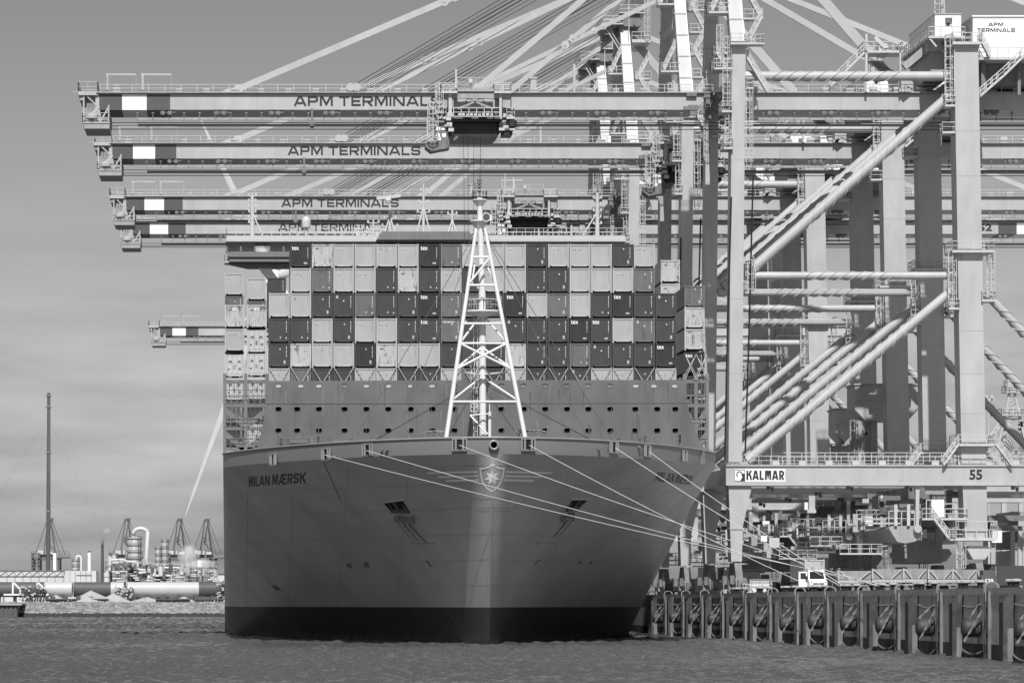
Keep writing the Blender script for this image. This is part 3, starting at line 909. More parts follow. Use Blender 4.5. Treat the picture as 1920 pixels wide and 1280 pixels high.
mb.build('wheelhouse_visor', M['ship_md'], br, SO)
nwin = 28
for k in range(nwin):
    a = X0 + (X1 - X0) * k / nwin; b = X0 + (X1 - X0) * (k + 1) / nwin
    mb = MB(); mb.box(a - .1, a + .1, BRD + .05, BRD + .4, bz(471.8), bz(453.8)); mb.build('mullion', M['ship_md'], br, SO)
    if k == 2: continue                                   # the third pane is see-through to the sky
    mb = MB(); mb.box(a + .12, b - .12, BRD + .25, BRD + .3, bz(471.5), bz(454)); mb.build('window', M['glass'], br, SO)
mb = MB(); mb.box(X0 + .4, X1 - .4, BRD + 5.6, BRD + 5.8, bz(481), bz(466)); mb.box(X0 + .3, X0 + .5, BRD + .4, BRD + 5.6, bz(481), bz(466))
mb.build('console_wall', M['ship_dk'], br, SO)
for s_, xa, xb in ((-1, 2.2, 7.5), (1, 54, 48.7)):
    mb = MB()
    z0 = bz(497)
    mb.prism([(xa, z0), (xa + 1.6*(-s_)*-1*(-1), z0), (xb + (-s_)*1.5, z0 - 9), (xb, z0 - 9)] if False else [(xa + 1.5 * -s_, z0), (xa + 3.2 * -s_, z0), (xb + 3.0 * -s_, z0 - 7), (xb + 1.5 * -s_, z0 - 7)], 'y', BRD + 3, BRD + 4)
    mb.build('wing_brace', M['white'], br, SO)
mb = MB()
mb.rail([(X0, BRD, bz(441.5)), (X1, BRD, bz(441.5)), (X1, BRD + 6, bz(441.5)), (X0, BRD + 6, bz(441.5)), (X0, BRD, bz(441.5))], 1.05, 1.3, .06)
mb.build('railing', M['roof_gear'], br, SO)
mb = MB(); mb.gallery(X0 - .3, X0 + .3, BRD + .2, BRD + 4, bz(490), 1.0)
mb.build('wing_ladder', M['roof_gear'], br, SO)
def roof_mast(px, ytop, w_, yards, stay=None, ybase=441.5):
    mb = MB(); D = BRD + 2
    mb.tube(P(px, ybase, D), P(px, ytop, D), w_, 8, w_ * .7)
    for yy, half in yards:
        mb.bar(P(px - half, yy, D), P(px + half, yy, D), .14); mb.box(PX(px - half, D) - .12, PX(px - half, D) + .12, D - .15, D + .15, PZ(yy, D), PZ(yy, D) + .4)
        mb.box(PX(px + half, D) - .12, PX(px + half, D) + .12, D - .15, D + .15, PZ(yy, D), PZ(yy, D) + .4)
    if stay:
        for sx_ in stay: mb.tube(P(sx_, ybase, D - 1.5), P(px, ytop + (ybase - ytop) * .45, D), .1, 6)
    return mb.build('roof_mast', M['roof_gear'], br, SO)
roof_mast(473, 362, .32, [(368, 7), (378, 6), (388, 7), (398, 6), (408, 7), (418, 6)], (492,))
roof_mast(1120, 362, .32, [(372, 7), (384, 6), (396, 7), (408, 6), (420, 7)], (1093,))
roof_mast(794, 345, .22, [(380, 9), (398, 11), (358, 5)], (780, 808))
roof_mast(848, 390, .22, [(402, 8)], (838, 858))
roof_mast(731, 374, .26, [(410, 10), (425, 14)], (720, 742))
roof_mast(700, 412, .16, [(418, 10), (430, 12)])
roof_mast(912, 425, .1, []); roof_mast(640, 425, .1, []); roof_mast(1010, 428, .12, [])
mb = MB(); c = P(728, 370, BRD); mb.bar(P(706, 372, BRD), P(751, 367, BRD), .3, .42); mb.lathe((c.x, c.y, c.z - .9), [(.35, 0), (.5, .5), (.3, .8)], 10)
mb.build('radar', M['roof_gear'], br, SO)
mb = MB(); c = P(574, 414, BRD)
mb.lathe((c.x, c.y, c.z), [(.01, .68), (.3, .6), (.52, .42), (.64, .15), (.66, -.3), (.6, -.95), (.3, -1.0)], 16); mb.tube((c.x, c.y, c.z - 1), (c.x, c.y, bz(441)), .2, 8)
mb.bar((c.x, c.y, c.z - 1.3), (c.x + 1.4, c.y, bz(441)), .1); mb.bar((c.x, c.y, c.z - 1.3), (c.x - 1.4, c.y, bz(441)), .1)
mb.build('radome', M['roof_gear'], br, SO, smooth=True)
for k in range(6):
    mb = MB(); x = PX(672 + k * 12, BRD); D = BRD + 2 + (k % 3)
    h_ = random.uniform(.6, 1.5); mb.box(x - .25, x + .25, D, D + .6, bz(441.5), bz(441.5) + h_)
    mb.rail([(x - .5, D - .2, bz(441.5) + h_ * .5), (x + .6, D - .2, bz(441.5) + h_ * .5)], 1.0, .6, .06)
    mb.build('antenna_cabinet', M['roof_gear'], br, SO)

# ---------------------------------------- lashing bridges at both sides
def lashing_bridge(xa, xb, y0, y1, name='lashing_bridge'):
    mb = MB(); D = 449.0; s_ = sq(D)
    z0, z1 = PZ(850, D), PZ(y0, D)
    for x in (xa, (xa + xb) / 2, xb):
        mb.box(x - .2, x + .2, D, D + .7, z0, z1)
    lv = [712, 757, 800, 838]
    for yy in lv:
        mb.box(xa, xb, D + .05, D + .8, PZ(yy, D) - .38, PZ(yy, D))
    fr = mb.build(name, M['ship_md'], ship, SO)
    mb = MB()
    for yy in (757, 800, 838):
        z = PZ(yy, D); mb.rail([(xa, D - .05, z), (xb, D - .05, z)], 1.05, .7, .05)
        mb.rail([(xa, D + .9, z), (xb, D + .9, z)], 1.05, .9, .05)
    mb.build('railing', M['steel'], fr, SO)
    mb = MB()
    nb_ = int((xb - xa) / .55)
    for k in range(nb_ + 1):
        x = xa + (xb - xa) * k / nb_; mb.box(x - .035, x + .035, D + .55, D + .62, z0, PZ(712, D))
    for yy in (730, 742, 772, 786, 815, 827): mb.box(xa, xb, D + .5, D + .55, PZ(yy, D) - .07, PZ(yy, D))
    mb.build('grating', M['ship_dk'], fr, SO)
    xm = (xa + xb) / 2
    for ya, yb in ((768, 800), (812, 845)):
        mb = MB(); mb.bar((xa, D + .3, PZ(ya, D)), (xm, D + .3, PZ(yb, D)), .5, .6); mb.bar((xb, D + .3, PZ(ya, D)), (xm, D + .3, PZ(yb, D)), .5, .6)
        mb.build('diagonal_brace', M['ship_md'], fr, SO)
    mb = MB()
    for cx in ((xa + xm) / 2, (xm + xb) / 2):
        for dx in (-.95, .95):
            mb.bar((cx + dx, D - .12, PZ(712, D)), (cx - dx * .4, D - .12, PZ(672, D)), .06); mb.bar((cx + dx * .7, D - .12, PZ(712, D)), (cx - dx * .7, D - .12, PZ(664, D)), .06)
    mb.build('lashing_frame', M['ship_lt'], fr, SO)
lashing_bridge(PX(421.5, 449), PX(500, 449), 700, 850)
lashing_bridge(PX(1284, 449), PX(1326, 449), 700, 850)
mb = MB()
for x0, x1 in ((423, 437), (1330, 1340)):
    D = 446; mb.rail([P(x0, 862, D), P(x1, 862, D)], 1.2, .5, .08); mb.box(PX(x0, D), PX(x1, D), D, D + .8, PZ(878, D), PZ(868, D)); mb.box(PX(x0+2, D), PX(x0+8, D), D, D+.6, PZ(868, D), PZ(855, D))
mb.build('pilot_fitting', M['ship_md'], ship, SO)

# ------------------------------------------------------------ containers: every one its own object
CW, CL = 2.438, 12.19
_cm = {}
def cont_meshes(tone, h):
    key = (tone, round(h, 2))
    if key in _cm: return _cm[key]
    mat = M['c' + tone]
    mb = MB(); w2 = CW / 2
    zb = .16
    for s_ in (-1, 1):
        mb.box(s_ * w2, s_ * (w2 - .13), 0, .22, zb, h - .05)             # corner posts
        mb.box(s_ * w2, s_ * (w2 - .18), -.01, .19, 0, zb + .06); mb.box(s_ * w2, s_ * (w2 - .18), -.01, .19, h - .13, h - .005)   # castings
    mb.box(-w2 + .13, w2 - .13, .0, .2, h - .20, h - .06)                  # top rail
    mb.box(-w2 + .42, w2 - .42, .015, .2, zb - .02, zb + .1); mb.box(-w2 + .18, w2 - .18, .02, .2, zb + .06, zb + .16)                # bottom rail
    mb.box(-w2 + .03, w2 - .03, .23, CL, zb, h - .08)                      # sides, roof, floor
    body = mb.build('shipping_container', mat); me = body.data; bpy.data.objects.remove(body)
    mb = MB(); n_ = 9; x0, x1 = -w2 + .13, w2 - .13; p_ = (x1 - x0) / n_
    prof = []
    for k in range(n_):
        a = x0 + k * p_
        prof += [(a, .10), (a + p_ * .36, .10), (a + p_ * .5, .035), (a + p_ * .86, .035)]
    prof.append((x1, .10))
    zs = (zb + .16, h - .2)
    vs = [(x, y, z) for z in zs for x, y in prof]; m_ = len(prof)
    mb.add(vs, [(k, k + 1, m_ + k + 1, m_ + k) for k in range(m_ - 1)])
    pn = mb.build('end_panel', mat); me2 = pn.data; bpy.data.objects.remove(pn)
    mb = MB(); mb.box(-w2 + .2, w2 - .2, .3, .5, -.02, zb + .02)
    g = mb.build('twistlock_gap', M['gap']); me3 = g.data; bpy.data.objects.remove(g)
    # reefer end: machinery panel
    me4 = None
    if tone == 'W':
        mb = MB(); mb.box(-w2 + .14, w2 - .14, .02, .1, zb + .17, h - .22)
        for a, b, c, d in ((-.85, -.1, 1.75, 2.2), (.15, .85, 1.75, 2.2), (-.9, .9, .45, .8)): mb.box(a, b, -.005, .02, c, d)
        g = mb.build('door_panel', M['cW']); me4 = g.data; bpy.data.objects.remove(g)
        mb = MB()
        for a, b, c, d in ((-.75, -.3, 1.82, 2.1), (.3, .75, 1.82, 2.1), (-.15, .1, 1.0, 1.5), (.5, .8, .9, 1.2), (-.85, -.6, .9, 1.1)): mb.box(a, b, -.012, -.005, c, d)
        for x in (-.95, -.3, .3, .95): mb.bar((x, -.02, .4), (x, -.02, h - .3), .035)
        g = mb.build('fan_grille', M['cM']); me4b = g.data; bpy.data.objects.remove(g)
        me4 = (me4, me4b)
    # number column
    mb = MB(); rr = random.Random(hash(key) & 255)
    z = h - .36
    for k in range(15):
        dz = .055 if k in (4, 11) else .085
        mb.box(.80, .80 + .05 * rr.choice((.7, 1, 1)), .03, .036, z - dz * .8, z); z -= dz + (.06 if k in (4, 11) else 0)
    g = mb.build('number_column', M['white'] if tone in 'DXM' else M['cM']); me5 = g.data; bpy.data.objects.remove(g)
    _cm[key] = (me, me2, me3, me4, me5)
    return _cm[key]
def ob_of(me, name, parent=None):
    o = bpy.data.objects.new(name, me); COL.objects.link(o)
    if parent: o.parent = parent
    return o
TONE = dict(L='light grey', LL='rust-spotted whitish', M='mid grey', D='dark grey', X='near-black', W='white refrigerated')
def decal(root, name, quads, mat):
    mb = MB()
    for q in quads: mb.add([(a, .028, b) for a, b in q], [tuple(range(len(q)))])
    return mb.build(name, mat, root)
def container(x, y, z, tone, h, label, group, text=None, seed=0):
    me, me2, me3, me4, me5 = cont_meshes(tone, h)
    o = ob_of(me, 'shipping_container'); o.location = (x, y, z)
    tag(o, label, 'container', group)
    ob_of(me3, 'twistlock_gap', o)
    if tone == 'W':
        ob_of(me4[0], 'door_panel', o); ob_of(me4[1], 'fan_grille', o); return o
    ob_of(me2, 'end_panel', o); ob_of(me5, 'number_column', o)
    r = random.Random(seed)
    lm = M['white'] if tone in 'DXM' else M['cM']
    if text:
        big = text == 'tex'
        vf = fit2d(text2d(text, .012 if big else .01, 1), -1.06, -.22 if big else .35, h - (.72 if big else .6), h - (.27 if big else .36))
        mb = MB(); mb.add2d(vf, lambda a, b: (a, .025, b)); mb.build('lettering', M['white'], o)
    if tone in 'DXM':
        k = r.random()
        if text == 'tex': decal(o, 'placard', [[(.35, .42), (.75, .42), (.75, .62), (.35, .62)]], M['cL'])
        elif k < .5:
            decal(o, 'placard', [[(.5, .45), (.72, .45), (.72, .85), (.5, .85)]], M['cL'])
            decal(o, 'warning_triangle', [[(0, 2.1), (.16, 2.1), (.08, 2.28)]], M['white'])
        elif k < .8:
            decal(o, 'placard', [[(.05, .5), (.2, .5), (.2, .74), (.05, .74)]], M['cL'])
            decal(o, 'warning_triangle', [[(.72, .5), (.88, .5), (.8, .68)]], M['white'])
        else:
            decal(o, 'placard', [[(-.9, 2.25), (-.65, 2.25), (-.65, 2.6), (-.9, 2.6)]], M['cL'])
            decal(o, 'warning_triangle', [[(-.1, 1.9), (.08, 1.9), (-.01, 2.1)]], M['white'])
    elif r.random() < .75:
        decal(o, 'logo_patch', [[(-.8, 2.15), (-.35, 2.15), (-.4, 2.3), (-.8, 2.3)]], M['cLL' if tone == 'L' else 'cM'])
        if r.random() < .4: decal(o, 'warning_triangle', [[(-.1, 2.0), (.06, 2.0), (-.02, 2.16)]], M['cM'])
    return o
ORD = ['first', 'second', 'third', 'fourth', 'fifth', 'sixth', 'seventh', 'eighth', 'ninth', 'tenth', 'eleventh', 'twelfth', 'thirteenth', 'fourteenth', 'fifteenth', 'sixteenth', 'seventeenth', 'eighteenth', 'nineteenth']
GRID = {6: '. D LL L L L L D M L L L D L L L D L .', 5: '. L M L L D LL D L D L L D D L L L M .', 4: 'L L D D M D D D M M D D L M L D D D D',
        3: 'D D L D L L D D M D L D D D X D L M D', 2: 'D LL L L X LL L L D D D LL D D M D D D X', 1: 'L M D D L L D D L M D L D D D L L D L'}
TEX = {(6, 2), (6, 8), (4, 8), (3, 8), (4, 12), (4, 17), (3, 15), (3, 16), (2, 19)}
FB = 437.5
ztops = {6: 457, 5: 501.5, 4: 548.5, 3: 595.5, 2: 642.5, 1: 689, 0: 735.5}
TIER = {6: 'topmost tier', 5: 'fifth tier up', 4: 'fourth tier up', 3: 'third tier up', 2: 'second tier up', 1: 'lowest tier'}
rods = []
for tier, row in GRID.items():
    zt, zb = PZ(ztops[tier], FB), PZ(ztops[tier - 1], FB)
    cells = row.split()
    idx = 0
    for c, t in enumerate(cells, 1):
        if t == '.': continue
        idx += 1
        x = XC + (c - 10) * 2.517 + .1
        tx = 'tex' if (tier, c) in TEX else ('CRONOS' if (tier, c) == (3, 9) else None)
        h = zt - zb - .02
        tn = 'X' if (tx == 'tex' and tier != 3) else t
        y = FB + random.uniform(-.05, .08)
        lab = f"{TONE[tn]} container{' marked tex' if tx == 'tex' else ' lettered in white' if tx else ''}, {ORD[idx-1]} from left, {TIER[tier]}, bow stack"
        container(x, y, zb, tn, h, lab, 'containers stacked behind the breakwater', tx, tier * 31 + c)
        if tier == 1:
            for s_ in (-1, 1):
                for gp in (0, .22): rods.append((x + s_ * (1.15 - gp * .4), zt - .05 - gp * .3, x - s_ * (.95 - gp * .9), zb - .4))
for a, z1, b, z0 in rods:
    mb = MB(); mb.tube((a, FB - .12, z1), (b, FB - .3, z0), .034, 5)
    tag(mb.build('lashing_rod', M['cL']), 'thin steel lashing rod slanting across the lowest containers behind the breakwater', 'lashing rod', 'lashing rods on the lowest tier')
# side stacks, further aft: (left px, right px, bow-face distance, [(top y, tone, note)])
def side_stack(xl, D, tops, where, group, hpx=None):
    x = PX(xl, D) + CW / 2
    for i, (yt, t, note, tx) in enumerate(tops):
        h = 2.88 if not hpx else hpx
        container(x, D, PZ(yt, D) - h, t, h, f"{TONE[t]} container{note}, {where}", group, tx, int(xl) + i * 7)
LG = 'containers at the left side of the ship'; RG = 'containers at the right side of the ship'
side_stack(421.5, 485, [(512, 'L', ' topmost', None), (554.5, 'M', ' one below the top', None)], 'outermost left column, rear stack', LG)
side_stack(421.5, 468, [(571, 'LL', ' topmost with number patch', None), (615.5, 'L', ' second from the top', None), (664, 'W', ' third from the top', None), (707.5, 'W', ' fourth from the top', None), (751, 'M', ' fifth from the top', None), (794.5, 'D', ' at the bottom', None)], 'outermost left column, front stack', LG)
side_stack(463.5, 483, [(521, 'L', ' topmost', None), (563.5, 'M', ' one below the top', None)], 'second column from left, rear stack', LG)
side_stack(463, 466, [(571, 'LL', ' topmost with number patch', None), (618, 'W', ' second from the top', None), (662, 'W', ' third from the top', None), (706, 'W', ' fourth from the top', None), (750, 'D', ' fifth from the top', None), (794, 'W', ' at the bottom', None)], 'second column from left, front stack', LG)
side_stack(501.5, 490, [(520, 'D', ' peeking out under the bridge wing', None), (562, 'D', ' under the one beneath the bridge wing', None)], 'third column from left', LG)
side_stack(1283.5, 454, [(535, 'M', ' topmost', None), (575, 'LL', ' second from the top', None), (616, 'LL', ' third from the top', None), (659, 'X', ' marked tex, fourth from the top', 'tex'), (704, 'D', ' fifth from the top', None), (748, 'D', ' sixth from the top', None), (792, 'D', ' at the bottom', None)], 'outermost right column', RG, 2.62)
side_stack(1239, 475, [(487, 'LL', ' topmost', None), (531, 'LL', ' second from the top', None), (574, 'L', ' third from the top', None), (617, 'L', ' fourth from the top', None)], 'right column rising behind the bow stack', RG)
for xl, D, yt in ((421.5, 468, 571), (463, 466, 571)):
    x = PX(xl, D) + CW / 2
    for ob in [o for o in COL.objects if o.name.startswith('shipping_container') and abs(o.location.x - x) < .01 and abs(o.location.y - D) < .01 and abs(o.location.z - (PZ(yt, D) - 2.88)) < .01]:
        decal(ob, 'number_patch', [[(-.22, 2.15), (.22, 2.15), (.22, 2.48), (-.22, 2.48)]], M['white'])
        mb = MB(); mb.add2d(fit2d(text2d('45', .03), -.13, .13, 2.22, 2.42), lambda a, b: (a, .02, b)); mb.build('lettering', M['letter'], ob)
# ------------------------------------------------------------ ship-to-shore gantry cranes
NF, FF, BF, BB = 476.0, 502.0, 485.0, 492.5           # near frame, far frame, front and back of the boom box
CR = Vector((PX(1383, NF), NF, QZ))
def zn(py): return PZ(py, NF)
def xn(px): return PX(px, NF)
def xb(px): return PX(px, BF)
def zb_(py): return PZ(py, BF)
crane = empty('gantry_crane', CR)
def cb(mb, name, mat, parent=None, smooth=False):
    return mb.build(name, mat if not isinstance(mat, str) else M[mat], parent or crane, CR, smooth)
def prism_x(px_poly, y0, y1):
    return [(xn(a), zn(b)) for a, b in px_poly], 'y', y0, y1
XEND = 118.0
# --- legs: one mesh each; the far frame repeats the near one 26 m further along the quay
legs = {}
for nm, y0 in (('near', NF), ('far', FF)):
    for side in ('water', 'land'):
        mb = MB()
        if side == 'water':
            mb.prism(*prism_x([(1366, 866), (1391, 866), (1398, 80), (1373, 80)], y0, y0 + 3))
            mb.prism(*prism_x([(1371, 1052), (1391, 1052), (1392.5, 988), (1409, 915), (1409, 908), (1366, 908), (1369, 990)], y0, y0 + 3))
            mb.box(xn(1372), xn(1399), y0 - .12, y0 + 3.12, zn(84), zn(77))
            mb.box(xn(1368), xn(1395), y0 - .1, y0 + 3.1, zn(992), zn(989))
        else:
            mb.prism(*prism_x([(1803, 874), (1849, 874), (1834, 85), (1789, 85)], y0, y0 + 3.4))
            mb.prism(*prism_x([(1809, 1012), (1852, 1012), (1850, 908), (1805, 908)], y0, y0 + 3.4))
            mb.box(xn(1787), xn(1836), y0 - .15, y0 + 3.5, zn(90), zn(82))
            mb.box(xn(1803), xn(1843), y0 - .12, y0 + 3.5, zn(487), zn(472))
            mb.box(xn(1808), xn(1853), y0 - .12, y0 + 3.5, zn(845), zn(832))
        legs[nm, side] = cb(mb, 'leg', 'crane')
# seam lines on the legs
for (nm, side), lg in legs.items():
    y0 = NF if nm == 'near' else FF
    mb = MB()
    for py in ((300, 560, 700) if side == 'water' else (246, 330, 620, 700, 775)):
        f = (py - 80) / 790
        xa, xc = ((1373 - 7 * f, 1398 - 7 * f) if side == 'water' else (1789 + 14 * f, 1834 + 15 * f))
        mb.box(xn(xa), xn(xc), y0 - .012, y0, zn(py) - .03, zn(py) + .03)
    cb(mb, 'weld_seam', 'crane_body', lg)
# --- portal beams and ties
portal = {}
for nm, y0 in (('near', NF - .2), ('far', FF - .2)):
    mb = MB()
    mb.box(xn(1361), XEND, y0, y0 + 3.5, zn(908), zn(873)); mb.box(xn(1361), XEND, y0 - .25, y0 + 3.7, zn(910), zn(907.5)); mb.box(xn(1361), XEND, y0 - .2, y0 + 3.7, zn(874), zn(871.5))
    portal[nm] = cb(mb, 'portal_beam', 'crane')
    mb = MB()
    z = zn(871.5)
    mb.rail([(xn(1400), y0 - .2, z), (XEND, y0 - .2, z)], 1.15, 1.5, .08)
    mb.rail([(xn(1400), y0 + 3.4, z + .5), (XEND, y0 + 3.4, z + .5)], 1.2, 1.5, .08)
    for k in range(13):
        x = xn(1450) + k * 3.4; mb.box(x, x + .9, y0 + 1, y0 + 1.8, z, z + .55)
    cb(mb, 'walkway_railing', 'rail', portal[nm])
    for px in (1440, 1590, 1700, 1900):
        mb = MB(); x = xn(px); z = zn(911)
        mb.box(x, x + .45, y0 + 1.2, y0 + 1.7, z - .4, z); mb.box(x + .4, x + .95, y0 + 1.25, y0 + 1.6, z - .2, z - .05); mb.lathe((x + .75, y0 + 1.4, z - .65), [(.05, 0), (.2, .08), (.22, .3), (.1, .45)], 10)
        cb(mb, 'flood_lamp', 'crane_dk', portal[nm])
    for xa, xc in ((xn(1366) + .1, xn(1391) - .1), (xn(1806), xn(1849))):
        if nm == 'near':
            mb = MB(); mb.box(xa, xc, y0 + 3.5, FF - .2, zn(906), zn(876)); cb(mb, 'side_tie', 'crane')
# --- girder box with the boom
mb = MB()
HX = xb(1336)
mb.prism([(xb(186), zb_(206)), (HX - 2.2, zb_(206)), (HX, zb_(174.5)), (xb(186), zb_(174.5))], 'y', BF, BB)
boom = cb(mb, 'boom', 'crane')
mb = MB()
mb.prism([(HX + 1.8, zb_(206)), (148, zb_(206)), (148, zb_(174.5)), (HX + .3, zb_(174.5))], 'y', BF, BB)
girder = cb(mb, 'girder', 'crane')
mb = MB(); mb.box(xb(180), HX, BF - .45, BB + .45, zb_(175.2), zb_(173.2)); mb.box(xb(186), HX - .5, BF - .06, BF, zb_(177.4), zb_(175.2))
cb(mb, 'top_flange', 'crane_body', boom)
mb = MB(); mb.box(HX + .3, 148, BF - .45, BB + .45, zb_(175.2), zb_(173.2)); mb.box(HX + .5, 148, BF - .06, BF, zb_(177.4), zb_(175.2))
cb(mb, 'top_flange', 'crane_body', girder)
for a, b, m_ in ((186, 229, 'wrap'), (229, 275, 'white'), (275, 319, 'wrap')):
    mb = MB(); mb.box(xb(a), xb(b), BF - .035, BF, zb_(206), zb_(177.4)); mb.box(xb(a), xb(b), BF - .035, BB + .03, zb_(206) - .035, zb_(206)); mb.box(xb(a), xb(b), BB, BB + .035, zb_(206), zb_(177.4))
    cb(mb, 'stripe', m_, boom)
for k, m_ in enumerate(('wrap', 'white', 'wrap')):
    a = 133 + 3.2 * k
    mb = MB(); mb.box(a, a + 3.2, BF - .035, BF, zb_(206), zb_(177.4)); mb.box(a, a + 3.2, BF - .035, BB, zb_(206) - .035, zb_(206)); cb(mb, 'stripe', m_, girder)
mb = MB(); mb.add2d(fit2d(wide_word('APM TERMINALS'), xb(551), xb(827), zb_(200), zb_(180.5)), lambda a, b: (a, BF - .05, b))
cb(mb, 'lettering', 'letter', boom)
mb = MB()
zt = zb_(173.2)
mb.rail([(xb(188), BF - .4, zt), (HX, BF - .4, zt)], .95, 2.1, .07)
mb.rail([(xb(188), BB + .4, zt), (HX, BB + .4, zt)], .95, 2.1, .06)
for k in range(19):
    x = xb(330) + k * 3.55; mb.box(x, x + .8, BF + .2, BF + .6, zt + .1, zt + .5)
cb(mb, 'walkway_railing', 'rail', boom)
mb = MB()
mb.rail([(HX + 4, BF - .4, zt), (148, BF - .4, zt)], .95, 2.1, .07)
for k in range(20): x = HX + 5 + k * 3.1; mb.box(x, x + 1.0, BF + .2, BF + .7, zt + .05, zt + random.uniform(.3, .9))
cb(mb, 'walkway_railing', 'rail', girder)
for par, xa, xc in ((boom, xb(330), HX - 4), (girder, HX + 6, 132)):
    n_ = int((xc - xa) / 10.6)
    for k in range(n_ + 1):
        x = xa + k * 10.6; mb = MB(); mb.box(x - .03, x + .03, BF - .012, BF, zb_(205.8), zb_(177.6)); cb(mb, 'splice_seam', 'crane_body', par)
# festoon runway and hangers below
for nm, xa, xc, par in (('boom', xb(256), HX - 1, boom), ('girder', HX + 2.5, 146, girder)):
    mb = MB(); mb.box(xa, xc, BF + .4, BF + .7, zb_(224.5), zb_(220)); mb.box(xa, xc, BB - .6, BB - .3, zb_(224.5), zb_(220))
    rw = cb(mb, 'festoon_runway', 'crane_body', par)
    n_ = int((xc - xa) / 2.02)
    for k in range(n_ + 1):
        x = xa + .1 + k * 2.02
        mb = MB(); mb.box(x - .05, x + .05, BF + .3, BF + .4, zb_(226.5), zb_(205.5)); mb.box(x - .16, x + .16, BF + .2, BF + .42, zb_(213), zb_(210))
        cb(mb, 'hanger', 'crane_dk', par)
    x = xb(313) if par is boom else HX + 8
    while x < xc - 2:
        mb = MB(); mb.box(x - .9, x + 1.1, BF + .2, BF + .5, zb_(207) - .3, zb_(206.3)); mb.box(x - .8, x - .3, BF + .05, BF + .5, zb_(215), zb_(208)); mb.box(x + .1, x + .6, BF + .05, BF + .5, zb_(215), zb_(208))
        cb(mb, 'flood_lamp', 'crane_dk', par)
        x += 7.05
mb = MB()
for py, yy in ((228, BF + 1.2), (236, BF + .2), (231, BB - 1.2)): mb.tube((xb(205), yy, zb_(py)), (146, yy, zb_(py + 1)), .055, 5)
cb(mb, 'trolley_rope', 'rope_dk', boom)
mb = MB(); x = xb(585); mb.box(x - .12, x + .12, BF - .3, BF, zb_(228), zb_(204)); mb.lathe((x, BF - .2, zb_(241)), [(.15, 0), (.38, .3), (.38, .7), (.2, .95)], 12); mb.box(x - .4, x + .45, BF - .4, BF, zb_(233), zb_(230))
cb(mb, 'rope_catcher', 'crane_dk', boom)
# tip of the boom
mb = MB()
mb.gallery(xb(147), xb(183), BF - .3, BB, zb_(172), 1.25, .08, .5)
mb.gallery(xb(155), xb(206), BF - .5, BB, zb_(230), 1.2, .08, .15)
mb.box(xb(179), xb(187), BF, BF + .6, zb_(206), zb_(176)); mb.bar((xb(157), BF, zb_(175)), (xb(157), BF, zb_(229)), .2); mb.bar((xb(186), BF, zb_(206)), (xb(186), BF, zb_(229)), .25)
mb.bar((xb(187), BF - .4, zb_(231)), (xb(204), BF - .4, zb_(202)), .22); mb.bar((xb(204), BF - .4, zb_(229)), (xb(204), BF - .4, zb_(198)), .18)
mb.bar((xb(184), BF, zb_(200)), (xb(160), BF, zb_(178)), .16); mb.bar((xb(170), BF, zb_(217)), (xb(186), BF, zb_(200)), .4); mb.bar((xb(175), BF, zb_(221)), (xb(186), BF, zb_(206)), .3)
mb.bar((xb(147), BF, zb_(172)), (xb(147), BF, zb_(152)), .1); mb.bar((xb(137), BF, zb_(172)), (xb(147), BF, zb_(172)), .08)
mb.lathe((xb(172), BF - .2, zb_(226)), [(.3, 0), (.8, .2), (.8, .6), (.3, .9)], 12)
for k in range(4): mb.bar((xb(160 + 6 * k), BF + 1, zb_(174)), (xb(163 + 6 * k), BF + 1, zb_(228)), .07)
tip = cb(mb, 'boom_tip', 'crane')
mb = MB(); mb.prism([(xb(159), zb_(242)), (xb(205), zb_(242)), (xb(206), zb_(231.5)), (xb(155), zb_(231.5))], 'y', BF - .4, BB - .2); mb.prism([(xb(150), zb_(188)), (xb(158), zb_(188)), (xb(160), zb_(175)), (xb(148), zb_(175))], 'y', BF, BB)
cb(mb, 'basket_floor', 'crane_body', tip)
for px in (201, 267):
    mb = MB(); mb.bar((xb(px), BF + .4, zb_(173)), (xb(px), BF + .4, zb_(137)), .3); mb.bar((xb(px - 1), BF + .4, zb_(139)), (xb(px + 54), BF + .4, zb_(139.5)), .24); mb.bar((xb(px + 54), BF + .4, zb_(139)), (xb(px + 54), BF + .4, zb_(170)), .04)
    for k in range(7): mb.bar((xb(px - 2.5), BF + .2, zb_(144 + 4 * k)), (xb(px), BF + .2, zb_(144 + 4 * k)), .05)
    cb(mb, 'davit', 'crane', boom)
mb = MB(); mb.box(xb(212), xb(226), BF - .2, BF + .8, zb_(173), zb_(160)); cb(mb, 'control_box', 'crane', boom)
# hinge
mb = MB()
mb.lathe((0, 0, 0), [(1.0, -4), (1.0, 4)], 14); mb.v = [(HX + .9 + a, (BF + BB) / 2 + c, zb_(200) + b) for a, b, c in mb.v]
for k in range(26):
    x, y, z = HX + random.uniform(-3.2, 2.8), BF + random.uniform(-.9, .4), zb_(random.uniform(176, 232)); d_ = random.uniform(.25, .9)
    mb.box(x - d_, x + d_ * .6, y - .2, y + .5, z - .25, z + random.uniform(.1, .5))
cb(mb, 'hinge', 'crane_dk')
